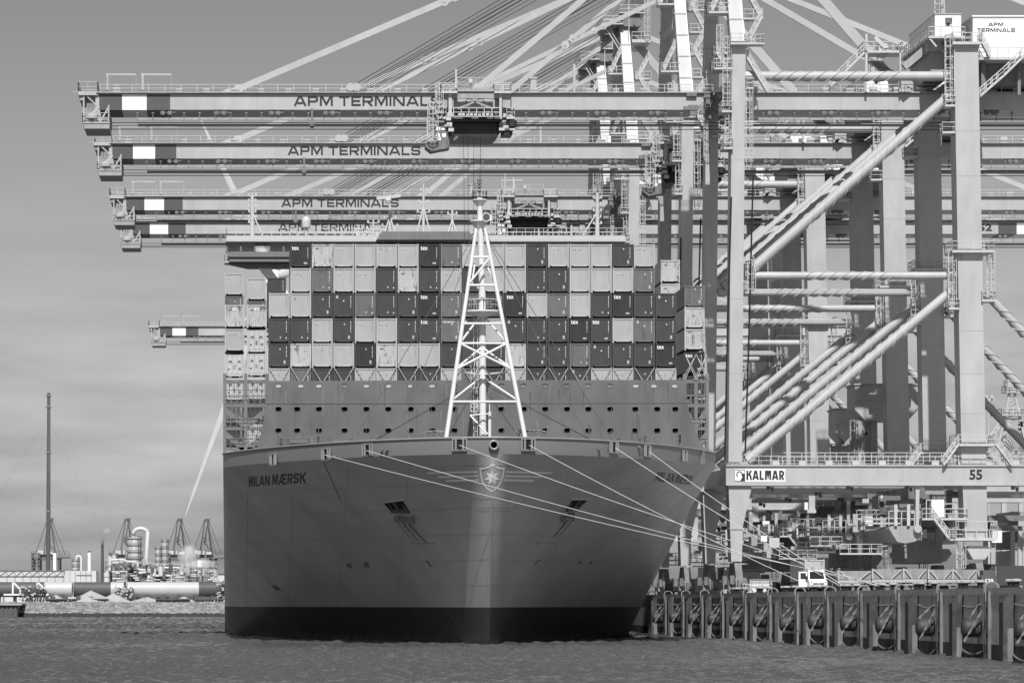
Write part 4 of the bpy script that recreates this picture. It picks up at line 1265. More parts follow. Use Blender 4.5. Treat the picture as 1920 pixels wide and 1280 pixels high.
# --- tubes with helical strakes between the legs, near and far frame
def tube_part(p, q, r, strake=(.25, .75), par=None):
    p = Vector(p); q = Vector(q)
    mb = MB(); mb.tube(p, q, r, 18)
    o = cb(mb, 'brace_tube', 'crane', par, True)
    d = (q - p).normalized(); L = (q - p).length
    mb = MB()
    mb.tube(p - d * .05, p + d * .9, r * 1.18, 8); mb.tube(q - d * .9, q + d * .05, r * 1.18, 8)
    for k in range(3): mb.tube(q - d * (.2 + .3 * k), q - d * (.1 + .3 * k), r * 1.27, 8)
    cb(mb, 'end_collar', 'crane', o)
    if strake:
        mb = MB(); _, a, b = mb.frame_of(p, q)
        for ph in (0, 2.09, 4.19):
            n_ = int(L * (strake[1] - strake[0]) * 3.0); vs = []
            for k in range(n_ + 1):
                t = L * (strake[0] + (strake[1] - strake[0]) * k / n_)
                an = ph + t / (r * 9.5) * 2 * pi
                e = a * cos(an) + b * sin(an)
                vs += [p + d * t + e * r * .98, p + d * t + e * (r + .10), p + d * (t + .04) + e * (r + .10), p + d * (t + .04) + e * r * .98]
            fs = []
            for k in range(n_):
                for j in range(3): fs.append((4*k+j, 4*k+j+1, 4*k+4+j+1, 4*k+4+j))
            mb.add(vs, fs)
        cb(mb, 'helical_strake', 'crane', o)
    return o
for y0 in (NF + 1.5, FF + 1.5):
    def T(a, b, r, st): tube_part((xn(a[0]), y0, zn(a[1])), (xn(b[0]), y0, zn(b[1])), r, st)
    T((1399, 140), (1788, 140), .60, (.12, .75))
    T((1399, 515), (1796, 515), .50, (.28, .7))
    T((1410, 505), (1786, 176), .66, (.25, .85))
    T((1404, 862), (1793, 540), .60, (.2, .8))
    T((1850, 545), (2150, 860), .55, (.1, .6))
# --- cross ties at girder level and head of the legs
for xa, xc, py0, py1 in ((xn(1374), xn(1396), 168, 138), (xn(1796), xn(1834), 168, 138)):
    mb = MB(); mb.box(xa, xc, NF + 3, FF, zn(py0), zn(py1)); cb(mb, 'cross_tie', 'crane')
mb = MB()
for xx in (xn(1385), xn(1812)):
    for yy in (BF + .4, BB - .4): mb.box(xx - .7, xx + .7, yy - .3, yy + .3, zb_(175), zn(150))
cb(mb, 'girder_hanger', 'crane')
for xa in (xn(1374), xn(1796)):
    for yy in (BF - 1.2, BB + 1.2):
        mb = MB(); mb.box(xa, xa + 1.4, min(yy, yy), yy + .8, zb_(209), zn(168)); cb(mb, 'girder_bracket', 'crane_body')
# --- upper mast: two columns leaning together to the apex
AZ = 98.5; AX = 63.9
for yb, yt_ in ((NF + .5, BF + .3), (FF + 1.5, BB + 1.0)):
    mb = MB()
    x0 = xn(1384); z0 = zn(80)
    w0, w1, d0 = .85, .62, 1.1
    vs = []
    for x, y, z, w_ in ((x0, yb, z0, w0), (AX, yt_, AZ, w1)):
        vs += [(x - w_, y, z), (x + w_, y, z), (x + w_, y + 2 * d0, z), (x - w_, y + 2 * d0, z)]
    mb.add(vs, [(0, 3, 2, 1), (4, 5, 6, 7), (0, 1, 5, 4), (1, 2, 6, 5), (2, 3, 7, 6), (3, 0, 4, 7)])
    for k in range(1, 7):
        f = k / 7; x = x0 + (AX - x0) * f; y = yb + (yt_ - yb) * f; z = z0 + (AZ - z0) * f
        mb.box(x - w0 * 1.02, x + w0 * 1.02, y - .1, y + 2 * d0 + .1, z - .08, z + .08)
    cb(mb, 'mast_column', 'crane')
    mb = MB(); x = x0 + .95
    mb.tube((x, yb + .2, z0), (AX + .75, yt_ + .2, AZ), .16, 8); cb(mb, 'cable_pipe', 'white')
mb = MB(); mb.box(AX - .7, AX + .7, BF + .5, BB + 3.0, AZ - 1.6, AZ - .2); mb.box(AX - .6, AX + .6, BF - 1.5, BB + 3.2, zn(80) + 11, zn(80) + 12); cb(mb, 'mast_tie', 'crane')
mb = MB()
mb.box(AX - .9, AX + 2.6, BF - .6, BB + 2.5, AZ - .2, AZ + 1.8); mb.tube((AX - 2.6, BF, AZ - .6), (AX - 2.6, BB, AZ - .6), .9, 14); mb.tube((AX + 2.1, BF - .8, AZ + .4), (AX + 2.1, BB, AZ + .4), .7, 12)
cb(mb, 'sheave_head', 'crane_dk')
mb = SMB(crane, M['rail'], CR)
mb.gallery(AX - 3.6, AX - .2, BF - 1.2, BB + 2, AZ + .2, 1.2, .09); mb.gallery(AX - .8, AX + 3.4, BF - 1.2, BB + 2, AZ + 2.0, 1.2, .09); mb.gallery(AX + 1.2, AX + 4.2, BF - 1.2, BB + 2, AZ - 2.4, 1.2, .09, .5)
mb.gallery(AX + .6, AX + 3.8, BF - 1, BB, AZ + 4.6, 1.1, .08)
for x in (AX + .7, AX + 3.7): mb.bar((x, BF - 1, AZ + 2), (x, BF - 1, AZ + 6.8), .12); mb.bar((x, BF - 1, AZ - 2.4), (x, BF - 1, AZ + 2), .1)
mb.bar((AX + .5, BF - 1, AZ + 7), (AX + 5.6, BF - 1, AZ + 7), .24); mb.ladder(AX + 3.6, BF - 1.1, AZ - 2.4, AZ + 5, .6, .07)
mb.bar((AX - 3.2, BF, AZ), (AX - .6, BF, AZ - 4.2), .16); mb.bar((AX - 2.6, BF, AZ), (AX - .6, BF, AZ - 3.4), .1)
mb.done('apex_platform')
# stairs and landings up the mast, land side and water side
mb = SMB(crane, M['rail'], CR)
zc = zn(80); x = xn(1384); k = 0
while zc < AZ - 6:
    f = (zc - zn(80)) / (AZ - zn(80)); y = NF + .6 + (BF - NF) * f
    a, b = (x + 1.3, x + 3.1)
    mb.gallery(x + .9, x + 3.4, y - .4, y + 1.8, zc, 1.1, .08, .2)
    mb.stair((a, y, zc) if k % 2 == 0 else (b, y, zc), (b, y, zc + 3.4) if k % 2 == 0 else (a, y, zc + 3.4), .8, .08)
    zc += 3.4; k += 1
    if k % 3 == 1: mb.gallery(x - 3.4, x - .8, y + 2, y + 4.5, zc + 1, 1.1, .08, .25); mb.stair((x - 3.0, y + 2.4, zc + 1), (x - 1.4, y + 2.4, zc + 4.4), .8, .08)
mb.done('mast_stair')
# --- stays: pairs of flat bars with eye plates
def stay(p, q, wd=.8, eyes=()):
    for yy in ((BF + BB) / 2,):
        a = Vector((p[0], yy, p[1])); b = Vector((q[0], yy, q[1]))
        mb = MB(); mb.bar(a, b, .3, wd)
        d = (b - a).normalized(); L = (b - a).length
        o = cb(mb, 'stay_bar', 'crane')
        mb = MB()
        for f in (.01,) + tuple(eyes):
            c = a + d * (L * f)
            for dd in (-.75, .75):
                r = wd * .78
                pts = [(c.x + d.x * dd + cos(t) * r, c.z + d.z * dd + sin(t) * r) for t in [2 * pi * j / 14 for j in range(14)]]
                mb.prism(pts, 'y', yy - .16, yy + .16)
                mb.prism([(c.x + d.x * dd + cos(t) * .2, c.z + d.z * dd + sin(t) * .2) for t in [2 * pi * j / 8 for j in range(8)]], 'y', yy - .24, yy - .16)
        mb.prism([(a.x - 2.4, zt), (a.x + 2.2, zt), (a.x + 1.4, zt + .75), (a.x - .2, zt + .9)], 'y', yy - .12, yy + .12)
        cb(mb, 'eye_plate', 'crane', o)
stay((xb(428), zt + .35), (AX - .8, AZ - .3), .82, (.455,))
stay((xb(700), zt + .3), (AX - .8, 92.5), .62, (.3, .78))
stay((xb(886), zt + .3), (AX - .5, AZ - .5), .78, (.55,))
stay((xb(1705), zt + .4), (AX + .8, AZ - .5), 1.25)
stay((133.5, zt + .4), (AX + 1.5, AZ - .2), .8)
stay((xb(1745), zt + .4), (AX + .6, 86.5), .8)
mb = MB()
for k in range(4):
    yy = BF + .8 + k * 1.5; o = k * .45
    mb.tube((xb(655 + k * 9), yy, zt + .7), (AX - 2.6 + o * .2, yy, AZ - .2 - o * .8), .055, 5)
    mb.tube((xb(668 + k * 9), yy + .3, zt + .5), (AX - 2.0, yy + .3, AZ - 1.2 - o), .045, 5)
hr = cb(mb, 'boom_hoist_rope', 'rope_dk')
mb = MB(); mb.prism([(xb(630), zt), (xb(672), zt), (xb(676), zt + 1.0), (xb(665), zt + 1.1)], 'y', BF + .5, BF + .8); 
for px in (657, 669): mb.prism([(xb(px) + cos(t) * .55, zt + .7 + sin(t) * .55) for t in [2 * pi * j / 14 for j in range(14)]], 'y', BF + .3, BB - .5)
cb(mb, 'hoist_sheave', 'crane', boom)
mb = MB(); mb.prism([(xb(994), zt), (xb(1006), zt), (xb(1008), zb_(146)), (xb(997), zb_(146))], 'y', BF + 1, BF + 2.4); mb.box(xb(993), xb(1009), BF + .9, BF + 2.5, zb_(146), zb_(142.5)); cb(mb, 'boom_rest', 'crane', boom)
mb = MB(); mb.bar((xb(1078), BF + 1, zt), (xb(1078), BF + 1, zb_(119)), .3); cb(mb, 'lamp_post', 'crane', boom)
# --- galleries, ladders and platforms of the legs
mb = SMB(legs['near', 'water'], M['rail'], CR)
for py, a, b, yy in ((128, 1338, 1372, NF), (208, 1352, 1371, NF), (277, 1356, 1373, NF), (95, 1345, 1372, NF + 2), (82, 1368, 1404, NF - .4)):
    mb.gallery(xn(a), xn(b), yy - .6, yy + 3, zn(py), 1.15, .09, .25)
mb.ladder(xn(1362), NF, zn(205), zn(70), .7, .08); mb.ladder(xn(1352), NF + 1.5, zn(128), zn(45), .6, .08); mb.ladder(xn(1366), NF + .5, zn(277), zn(208), .6, .08)
mb.stair((xn(1402), NF + .6, zn(108)), (xn(1440), NF + .6, zn(172)), .8, .09); mb.stair((xn(1345), NF + 1, zn(96)), (xn(1362), NF + 1, zn(128)), .8, .09)
mb.ladder(xn(1404), NF + .2, zn(500), zn(482), .8, .09); mb.gallery(xn(1396), xn(1412), NF - .5, NF + 2, zn(548), 1.2, .08); mb.ladder(xn(1408), NF, zn(548), zn(488), .7, .08)
mb.gallery(xn(1399), xn(1412), NF - .5, NF + 2, zn(165), 1.2, .08); mb.ladder(xn(1404), NF, zn(310), zn(168), .6, .08)
mb.done('leg_gallery')
mb = SMB(legs['far', 'water'], M['rail'], CR)
for py, a, b in ((190, 1330, 1348), (255, 1334, 1350)): mb.gallery(PX(a, FF), PX(b, FF), FF - .8, FF + 3, PZ(py, FF), 1.15, .09, .25)
mb.ladder(PX(1326, FF), FF, PZ(300, FF), PZ(150, FF), .7, .08)
mb.done('leg_gallery')
for nm, y0 in (('near', NF), ('far', FF)):
    mb = SMB(legs[nm, 'land'], M['rail'], CR)
    mb.gallery(xn(1783), xn(1862), y0 - .9, y0 + 4.2, zn(470), 1.15, .08, .3); mb.gallery(xn(1792), xn(1866), y0 - .9, y0 + 4.2, zn(832), 1.15, .08, .3)
    mb.gallery(xn(1788), xn(1866), y0 - 1.2, y0 + 4.2, zn(1008), 2.1, .09, .35); mb.gallery(xn(1784), xn(1838), y0 - .8, y0 + 4, zn(80), 1.15, .09, .35)
    mb.gallery(xn(1771), xn(1790), y0 - .4, y0 + 2, zn(197), 1.15, .09, .25); mb.gallery(xn(1766), xn(1790), y0 - .4, y0 + 2, zn(247), 1.15, .09, .25); mb.gallery(xn(1840), xn(1866), y0 - .4, y0 + 2.4, zn(562), 1.1, .09, .25)
    mb.gallery(xn(1778), xn(1798), y0 - .4, y0 + 2, zn(577), 1.1, .08, .25)
    mb.ladder(xn(1780), y0 + .3, zn(197), zn(66), .8, .1); mb.ladder(xn(1785), y0 + .3, zn(577), zn(470), .7, .09); mb.ladder(xn(1858), y0 + .6, zn(562), zn(470), .7, .09); mb.ladder(xn(1800), y0 - .2, zn(1070), zn(1012), .8, .09)
    mb.stair((xn(1795), y0 - .6, zn(832)), (xn(1766), y0 - .6, zn(872)), .8, .09); mb.stair((xn(1864), y0 - .6, zn(832)), (xn(1895), y0 - .6, zn(872)), .8, .09)
    mb.stair((xn(1838), y0 + .4, zn(180)), (xn(1882), y0 + .4, zn(142)), .9, .1); mb.stair((xn(1882), y0 + .4, zn(142)), (xn(1925), y0 + .4, zn(100)), .9, .1); mb.stair((xn(1836), y0, zn(70)), (xn(1856), y0, zn(108)), .8, .09)
    mb.done('leg_gallery')
# loose power cables hanging beside the waterside legs
for pts in ([(1411, 330), (1408, 440), (1404, 600), (1396, 850)], [(1370, 370), (1366, 520), (1361, 700), (1358, 862)]):
    mb = MB(); mb.path([(xn(a), NF - .6, zn(b)) for a, b in pts], .11, 6); cb(mb, 'power_cable', 'black')
# --- houses on the girder
HD = 478.0
def xh(px): return PX(px, HD)
def zh(py): return PZ(py, HD)
mb = MB(); mb.box(xh(1753), xh(1802), HD, HD + 18, zh(69), zh(27)); eh = cb(mb, 'electrical_house', 'white')
mb = MB(); mb.box(xh(1752), xh(1803), HD - .15, HD + 18.2, zh(27), zh(25.5)); cb(mb, 'roof', 'crane', eh)
mb = MB(); mb.box(xh(1774), xh(1781), HD - .05, HD, zh(49), zh(43)); cb(mb, 'window', 'glass', eh)
mb = MB(); mb.box(xh(1772), xh(1785), HD - .6, HD, zh(36), zh(34.5)); mb.box(xh(1771.5), xh(1772.5), HD - .2, HD, zh(50), zh(36)); mb.box(xh(1783.5), xh(1784.5), HD - .2, HD, zh(50), zh(36)); cb(mb, 'window_hood', 'crane_body', eh)
mb = MB()
for k in range(4): mb.box(xh(1753) - .06, xh(1753), HD + 2 + 4 * k, HD + 3.2 + 4 * k, zh(69), zh(53))
cb(mb, 'door', 'crane', eh)
mb = SMB(eh, M['rail'], CR); mb.gallery(xh(1738), xh(1806), HD - 1.2, HD + 19, zh(70), 1.15, .1, .3)
for k in range(7): mb.bar((xh(1738), HD - 1 + 3 * k, zh(72)), (xh(1753), HD - 1 + 3 * k, zh(90)), .2)
mb.done('house_gallery')
mb = MB(); mb.box(xh(1742), xh(1768), HD + 1, HD + 17, zh(94), zh(74)); mb.box(xh(1750), xh(1788), HD + 2, HD + 16, zh(140), zh(94)); mb.bar((xh(1705), HD + 4, zh(118)), (xh(1750), HD + 4, zh(80)), .9)
cb(mb, 'house_support', 'crane_body')
mb = MB(); mb.box(xh(1824), xh(2010), HD, HD + 17, zh(108), zh(32)); mh = cb(mb, 'machinery_house', 'white')
mb = MB(); mb.box(xh(1822), xh(2012), HD - .2, HD + 17.2, zh(32), zh(29.5)); cb(mb, 'roof', 'white', mh)
mb = MB()
mb.add2d(fit2d(wide_word('APM'), xh(1853), xh(1881), zh(50), zh(43)), lambda a, b: (a, HD - .04, b)); mb.add2d(fit2d(wide_word('TERMINALS'), xh(1832), xh(1903), zh(61), zh(53.5)), lambda a, b: (a, HD - .04, b))
cb(mb, 'lettering', 'letter', mh)
mb = MB(); mb.gallery(xh(1803), xh(2014), HD - 1.4, HD + 18, zh(110), 1.2, .09, .35); cb(mb, 'house_gallery', 'rail', mh)
mb = MB(); mb.box(xh(1835), xh(1995), HD + 2, HD + 15, zh(150), zh(113)); mb.box(xh(1840), xh(1848), HD, HD + .5, zh(178), zh(112)); mb.box(xh(1908), xh(1914), HD, HD + .5, zh(178), zh(112))
cb(mb, 'house_support', 'crane_dk')
mb = SMB(crane, M['crane'], CR)
mb.bar((xh(1785), HD + 6, zh(27)), (xh(1783), HD + 6, zh(-40)), .5); mb.ladder(xh(1776), HD + 6, zh(27), zh(-30), .8, .09); mb.done('aerial_post')
mb = SMB(girder, M['rail'], CR)
mb.gallery(xb(1618), xb(1690), BF - 1, BF + 3, zb_(97), 1.15, .1, .3); mb.stair((xb(1622), BF - .5, zb_(97)), (xb(1555), BF - .5, zb_(163)), .9, .1); mb.box(xb(1620), xb(1624), BF - 1, BF - .6, zb_(174), zb_(66)); mb.box(xb(1684), xb(1687), BF - 1, BF - .6, zb_(174), zb_(97))
mb.bar((xb(1640), BF, zb_(70)), (xb(1670), BF, zb_(100)), .5); mb.box(xb(1648), xb(1664), BF, BF + 2, zb_(105), zb_(82))
mb.done('girder_platform')
# --- under the portal: lashing platform, hanging arms, awning, cabinet
plat = None
mb = MB()
hexp = [(1668, 990), (1676, 985), (1728, 985), (1732, 1000), (1718, 1014), (1700, 1018), (1684, 1015)]
mb.prism([(xn(a), zn(b)) for a, b in hexp], 'y', NF + .5, FF + 2); plat = cb(mb, 'hatch_platform', 'crane_body')
for y0 in (NF, FF):
    mb = MB(); mb.prism([(xn(1712), zn(908)), (xn(1732), zn(908)), (xn(1724), zn(920)), (xn(1723), zn(995)), (xn(1717), zn(995)), (xn(1717), zn(920))], 'y', y0, y0 + .8)
    mb.lathe((0, 0, 0), [(.5, -.2), (.5, .9)], 12); n_ = 24
    mb.v = mb.v[:-n_] + [(xn(1721) + a, y0 + c, zn(991) + b) for a, b, c in mb.v[-n_:]]
    cb(mb, 'hanging_arm', 'crane', plat)
mb = SMB(plat, M['rail'], CR); mb.gallery(xn(1727), xn(1812), NF - .8, NF + 3, zn(971), 1.2, .09, .25); mb.stair((xn(1748), NF - .6, zn(971)), (xn(1777), NF - .6, zn(1009)), .9, .1); mb.gallery(xn(1776), xn(1803), NF - .8, NF + 2, zn(1010), 1.2, .09, .2)
mb.rail([(xn(1668), NF + .6, zn(985)), (xn(1728), NF + .6, zn(985))], 1.9, .9, .1); mb.bar((xn(1735), NF - .7, zn(971)), (xn(1735), NF - .7, zn(937)), .12); mb.bar((xn(1735), NF - .7, zn(937)), (xn(1748), NF - .7, zn(937)), .12)
mb.bar((xn(1789), NF - .7, zn(971)), (xn(1789), NF - .7, zn(944)), .12); mb.bar((xn(1771), NF - .7, zn(944)), (xn(1789), NF - .7, zn(944)), .12)
for px in (1680, 1704): mb.bar((xn(px), NF + .3, zn(985)), (xn(px), NF + .3, zn(945)), .4)
mb.done('platform_railing')
mb = MB(); mb.box(xn(1747), xn(1771), NF + .2, NF + 2, zn(970), zn(936)); cb(mb, 'cabinet', 'white', plat)
mb = MB()
for a, b in ((1668, 1678), (1683, 1692)): mb.box(xn(a), xn(b), NF + 6, NF + 7.5, zn(962), zn(949))
cb(mb, 'spot_lamp', 'white', plat)
mb = MB(); mb.bar((xn(1690), NF + 2, zn(945)), (xn(1735), NF + 2, zn(938)), .8); mb.box(xn(1770), xn(1808), NF + 8, NF + 12, zn(960), zn(915)); mb.box(xn(1735), xn(1810), NF + 6, NF + 22, zn(985), zn(972)); mb.box(xn(1730), xn(1806), NF + 10, FF, zn(931), zn(909)); mb.box(xn(1670), xn(1712), NF + 9, NF + 14, zn(948), zn(925))
for k in range(18):
    x, z, y = xn(random.uniform(1670, 1800)), zn(random.uniform(915, 1000)), NF + random.uniform(4, 20); d_ = random.uniform(.3, 1.2)
    mb.box(x - d_, x + d_, y, y + 1, z - random.uniform(.1, .8), z)
cb(mb, 'spreader_gear', 'crane_dk', plat)
q_ = random.Random(21)
for k in range(26):
    x, z, y = xn(q_.uniform(1400, 1800)), zn(q_.uniform(935, 1045)), NF + q_.uniform(2, 24); a, h_ = q_.uniform(.15, .7), q_.uniform(.3, 2.4)
    mb = MB(); mb.box(x - a, x + a, y, y + .6, z, z + h_); cb(mb, q_.choice(('lamp_box', 'post', 'cable_box')), q_.choice(('crane', 'crane', 'rail', 'crane_body', 'white')), plat)
for k in range(5):
    x0, z, y = xn(q_.uniform(1420, 1720)), zn(q_.uniform(950, 1040)), NF + q_.uniform(2, 24)
    mb = MB(); mb.gallery(x0, x0 + q_.uniform(3, 7), y, y + 1.4, z, 1.15, .08, .2); cb(mb, 'gallery', 'rail', plat)
mb = MB(); n_ = 11; x0, x1 = xn(1735), xn(1770)
for k in range(n_): a = x0 + (x1 - x0) * k / n_; mb.tube((a + .11, NF + .2, zn(926)), (a + .11, NF + .2, zn(912)), .12, 6)
cb(mb, 'awning', 'crane_body', plat)
mb = MB(); mb.box(xn(1742), xn(1806), NF + 14, FF + 1, zn(1053), zn(1009)); mb.prism([(xn(1733), zn(1052)), (xn(1742), zn(1052)), (xn(1742), zn(1011)), (xn(1733), zn(1020))], 'y', NF + 14, NF + 16); cb(mb, 'equaliser_box', 'crane_body')
mb = MB(); mb.prism([(xn(a), zn(b)) for a, b in ((1812, 1028), (1818, 1023), (1852, 1023), (1858, 1032), (1846, 1048), (1824, 1048))], 'y', NF - .3, NF + 3.2); cb(mb, 'pivot_plate', 'crane')
mb = MB(); mb.prism([(xn(a), zn(b)) for a, b in ((1812, 1028), (1818, 1023), (1852, 1023), (1858, 1032), (1846, 1048), (1824, 1048))], 'y', FF - .3, FF + 3.2); cb(mb, 'pivot_plate', 'crane_body')
# --- bogies on the rails
for xc in (xn(1382), xn(1834)):
    for y0 in (NF + 1.5, FF + 1.5):
        mb = MB()
        mb.prism([(y0 - 4.6, QZ + 1.1), (y0 + 4.6, QZ + 1.1), (y0 + 2.2, QZ + 3.9), (y0 - 2.2, QZ + 3.9)], 'x', xc - .45, xc + .45)
        for dy in (-3.6, 3.6):
            mb.prism([(y0 + dy - 2.6, QZ + .55), (y0 + dy + 2.6, QZ + .55), (y0 + dy + 1.2, QZ + 2.0), (y0 + dy - 1.2, QZ + 2.0)], 'x', xc - .7, xc + .7)
            mb.box(xc - 1.25, xc - .7, y0 + dy - .7, y0 + dy + .7, QZ + 1.2, QZ + 2.3)
        mb.box(xc - .6, xc + .6, y0 - 6.9, y0 - 6.2, QZ + .7, QZ + 1.7); mb.tube((xc, y0 - 7.4, QZ + 1.2), (xc, y0 - 6.6, QZ + 1.2), .25, 8)
        bg_ = cb(mb, 'bogie', 'crane_dk')
        for k in range(8):
            yy = y0 - 5.7 + k * 1.63
            mb = MB(); mb.tube((xc - .3, yy, QZ + .4), (xc + .3, yy, QZ + .4), .4, 14); cb(mb, 'wheel', 'crane_body', bg_)
# --- trolley with cab and hoist ropes
def build_trolley():
    mb = MB(); f = BF - 1.0; bk = BB + 1.0
    for y0 in (f, bk):
        for a, b in ((840, 846), (935, 940)): mb.box(xb(a), xb(b), y0 - .25, y0 + .25, zb_(226), zb_(170))
        mb.box(xb(834), xb(955), y0 - .2, y0 + .2, zb_(187), zb_(178)); mb.box(xb(834), xb(955), y0 - .2, y0 + .2, zb_(222), zb_(220.5))
        for a, b in ((820, 838), (846, 857), (923, 934), (941, 956)): mb.box(xb(a), xb(b), y0 - .1, y0 + .1, zb_(204), zb_(186)) if a in (820, 941) else mb.box(xb(a), xb(a) + .25, y0 - .1, y0 + .1, zb_(206), zb_(178))
    mb.box(xb(840), xb(846), f, bk, zb_(172), zb_(169)); mb.box(xb(935), xb(940), f, bk, zb_(172), zb_(169)); mb.box(xb(856), xb(925), f + .3, f + .7, zb_(173), zb_(168))
    for (a, b), (c, d) in (((857, 206), (923, 180)), ((857, 180), (923, 206))): mb.bar((xb(a), f, zb_(b)), (xb(c), f, zb_(d)), .2)
    for (a, b), (c, d) in (((868, 206), (908, 180)), ((912, 206), (872, 180))): mb.bar((xb(a), f + .4, zb_(b)), (xb(c), f + .4, zb_(d)), .12)
    tr = cb(mb, 'trolley', 'crane_body')
    mb = SMB(tr, M['rail'], CR)
    mb.box(xb(840), xb(846), f - .3, f - .25, zb_(224), zb_(177)); mb.box(xb(935), xb(939), f - .3, f - .25, zb_(224), zb_(177))
    mb.gallery(xb(826), xb(856), f - .8, f + 1.2, zb_(174), 1.0, .09, .3); mb.gallery(xb(925), xb(957), f - .8, f + 1.2, zb_(174), 1.0, .09, .3)
    mb.rail([(xb(849), f - .7, zb_(222)), (xb(935), f - .7, zb_(222))], 1.15, 1.05, .1); mb.gallery(xb(816), xb(835), f - .7, f + 1, zb_(222), 1.15, .1, .3); mb.gallery(xb(948), xb(963), f - .7, f + 1, zb_(222), 1.15, .1, .3)
    mb.box(xb(848), xb(936), f - .8, f + .2, zb_(222.5), zb_(221)); mb.rail([(xb(857), f, zb_(165)), (xb(925), f, zb_(165))], 1.2, 2, .06)
    mb.bar((xb(854), f, zb_(168)), (xb(854), f, zb_(132)), .22); mb.box(xb(878), xb(885), f - .1, f, zb_(157), zb_(150)); mb.bar((xb(818), f - .5, zb_(222)), (xb(818), f - .5, zb_(160)), .14); mb.ladder(xb(822), f - .6, zb_(222), zb_(160), .7, .09)
    mb.ladder(xb(810), f - .6, zb_(268), zb_(196), .9, .1); mb.bar((xb(800), f - .4, zb_(270)), (xb(800), f - .4, zb_(228)), .12)
    mb.done('trolley_platform')
    mb = MB()
    mb.box(xb(838), xb(941), f + .1, bk, zb_(230), zb_(224)); mb.prism([(xb(841), zb_(256)), (xb(930), zb_(257)), (xb(937), zb_(250)), (xb(941), zb_(230)), (xb(838), zb_(230))], 'y', f + 1, bk - 1)
    mb.box(xb(838), xb(844), f - .1, f + 1, zb_(250), zb_(230)); mb.box(xb(935), xb(941), f - .1, f + 1, zb_(250), zb_(230)); mb.box(xb(942), xb(960), f, f + 4, zb_(254), zb_(246)); mb.lathe((xb(958), f, zb_(243)), [(.2, 0), (.7, .2), (.7, 1), (.2, 1.2)], 10)
    for k in range(14): x = xb(random.uniform(850, 930)); mb.box(x, x + random.uniform(.3, 1.2), f + .1, f + .8, zb_(221), zb_(random.uniform(212, 218)))
    cb(mb, 'trolley_machinery', 'trolley_dk', tr)
    for k in range(12): mb = MB(); x = xb(random.choice((836, 842, 936, 942, 950, 955)) + random.uniform(-4, 4)); z = zb_(random.uniform(222, 250)); mb.box(x - .3, x + .4, f - .5, f + .2, z, z + random.uniform(.2, .7)); cb(mb, 'trolley_fitting', 'rail', tr)
    for k in range(9): mb = MB(); x = xb(858 + k * 7.5); mb.box(x, x + .35, f - .2, f + .1, zb_(219), zb_(214 + (k % 3))); cb(mb, 'trolley_fitting', 'rail', tr)
    mb = MB(); mb.box(xb(816), xb(838), f, f + 2.6, zb_(268), zb_(232)); mb.prism([(xb(797), zb_(277)), (xb(808), zb_(286)), (xb(822), zb_(283)), (xb(840), zb_(280)), (xb(841), zb_(268)), (xb(799), zb_(268))], 'y', f - .3, f + 3); mb.box(xb(838), xb(842), f + .3, f + 2.8, zb_(280), zb_(228)); mb.bar((xb(842), f + 1, zb_(270)), (xb(858), f + 1, zb_(256)), .3)
    cabn = cb(mb, 'cab', 'crane_dk', tr)
    for a, b, c, d in ((817, 820, 246, 240), (822, 825, 246, 240), (827, 835, 246, 242), (817, 824, 262, 252), (828, 835, 259, 252), (819, 826, 265, 259)): mb = MB(); mb.box(xb(a), xb(b), f - .03, f, zb_(c), zb_(d)); cb(mb, 'cab_window', 'white', tr)
    mb = MB()
    for px in (870, 880, 893, 904): mb.tube((xb(px), BF + 1 + (px % 3) * 2, zb_(256)), (xb(px + (887 - px) * .15), BF + 1 + (px % 3) * 2, zb_(256) - 18), .03, 5)
    x = xb(887); mb.box(x - 1.6, x + 1.6, BF + 2, BB - 2, zb_(256) - 19.2, zb_(256) - 17.8)
    cb(mb, 'hoist_rope', 'rope_dk', tr)
    return tr
trolley = build_trolley()
# --- maker's plate and number on the portal beam
PY = NF - .2
def plate_word(body, x0, x1, y0, y1, bold, name, mat, off=.03):
    mb = MB(); mb.add2d(fit2d(text2d(body, bold, 1), xn(x0), xn(x1), zn(y1), zn(y0)), lambda a, b: (a, PY - off, b)); return cb(mb, name, mat, portal['near'])
mb = MB(); mb.box(xn(1376), xn(1472), PY - .03, PY, zn(902.5), zn(879)); cb(mb, 'maker_plate', 'white', portal['near'])
mb = MB(); mb.add2d(fit2d(wide_word('KALMAR', .2, .11, .56), xn(1399), xn(1470), zn(900.5), zn(881)), lambda a, b: (a, PY - .045, b)); cb(mb, 'lettering', 'letter', portal['near'])
mb = MB()
for a, b, c, d in ((1376.5, 1396.5, 902, 901), (1376.5, 1396.5, 881, 880), (1376.5, 1377.5, 902, 880), (1395.5, 1396.5, 902, 880)): mb.box(xn(a), xn(b), PY - .05, PY - .032, zn(c), zn(d))
arc = [(1386 + cos(t) * 5.0, 889 - sin(t) * 5.2) for t in [radians(-20 + 14 * k) for k in range(19)]]
vs, fs = stroke([(xn(a), zn(b)) for a, b in reversed(arc)], .13); mb.add2d((vs, fs), lambda a, b: (a, PY - .045, b))
mb.add2d(([(xn(a), zn(b)) for a, b in ((1396, 901), (1387.5, 901), (1391.5, 894), (1389.5, 889), (1393, 887), (1396, 888))], [(0, 5, 4, 3, 2, 1)]), lambda a, b: (a, PY - .046, b))
cb(mb, 'maker_emblem', 'letter', portal['near'])
mb = MB(); mb.add2d(fit2d(text2d('8', .02), xn(1674), xn(1678), zn(932), zn(924)), lambda a, b: (a, NF + 8.9, b)); cb(mb, 'sign_digit', 'white', plat)

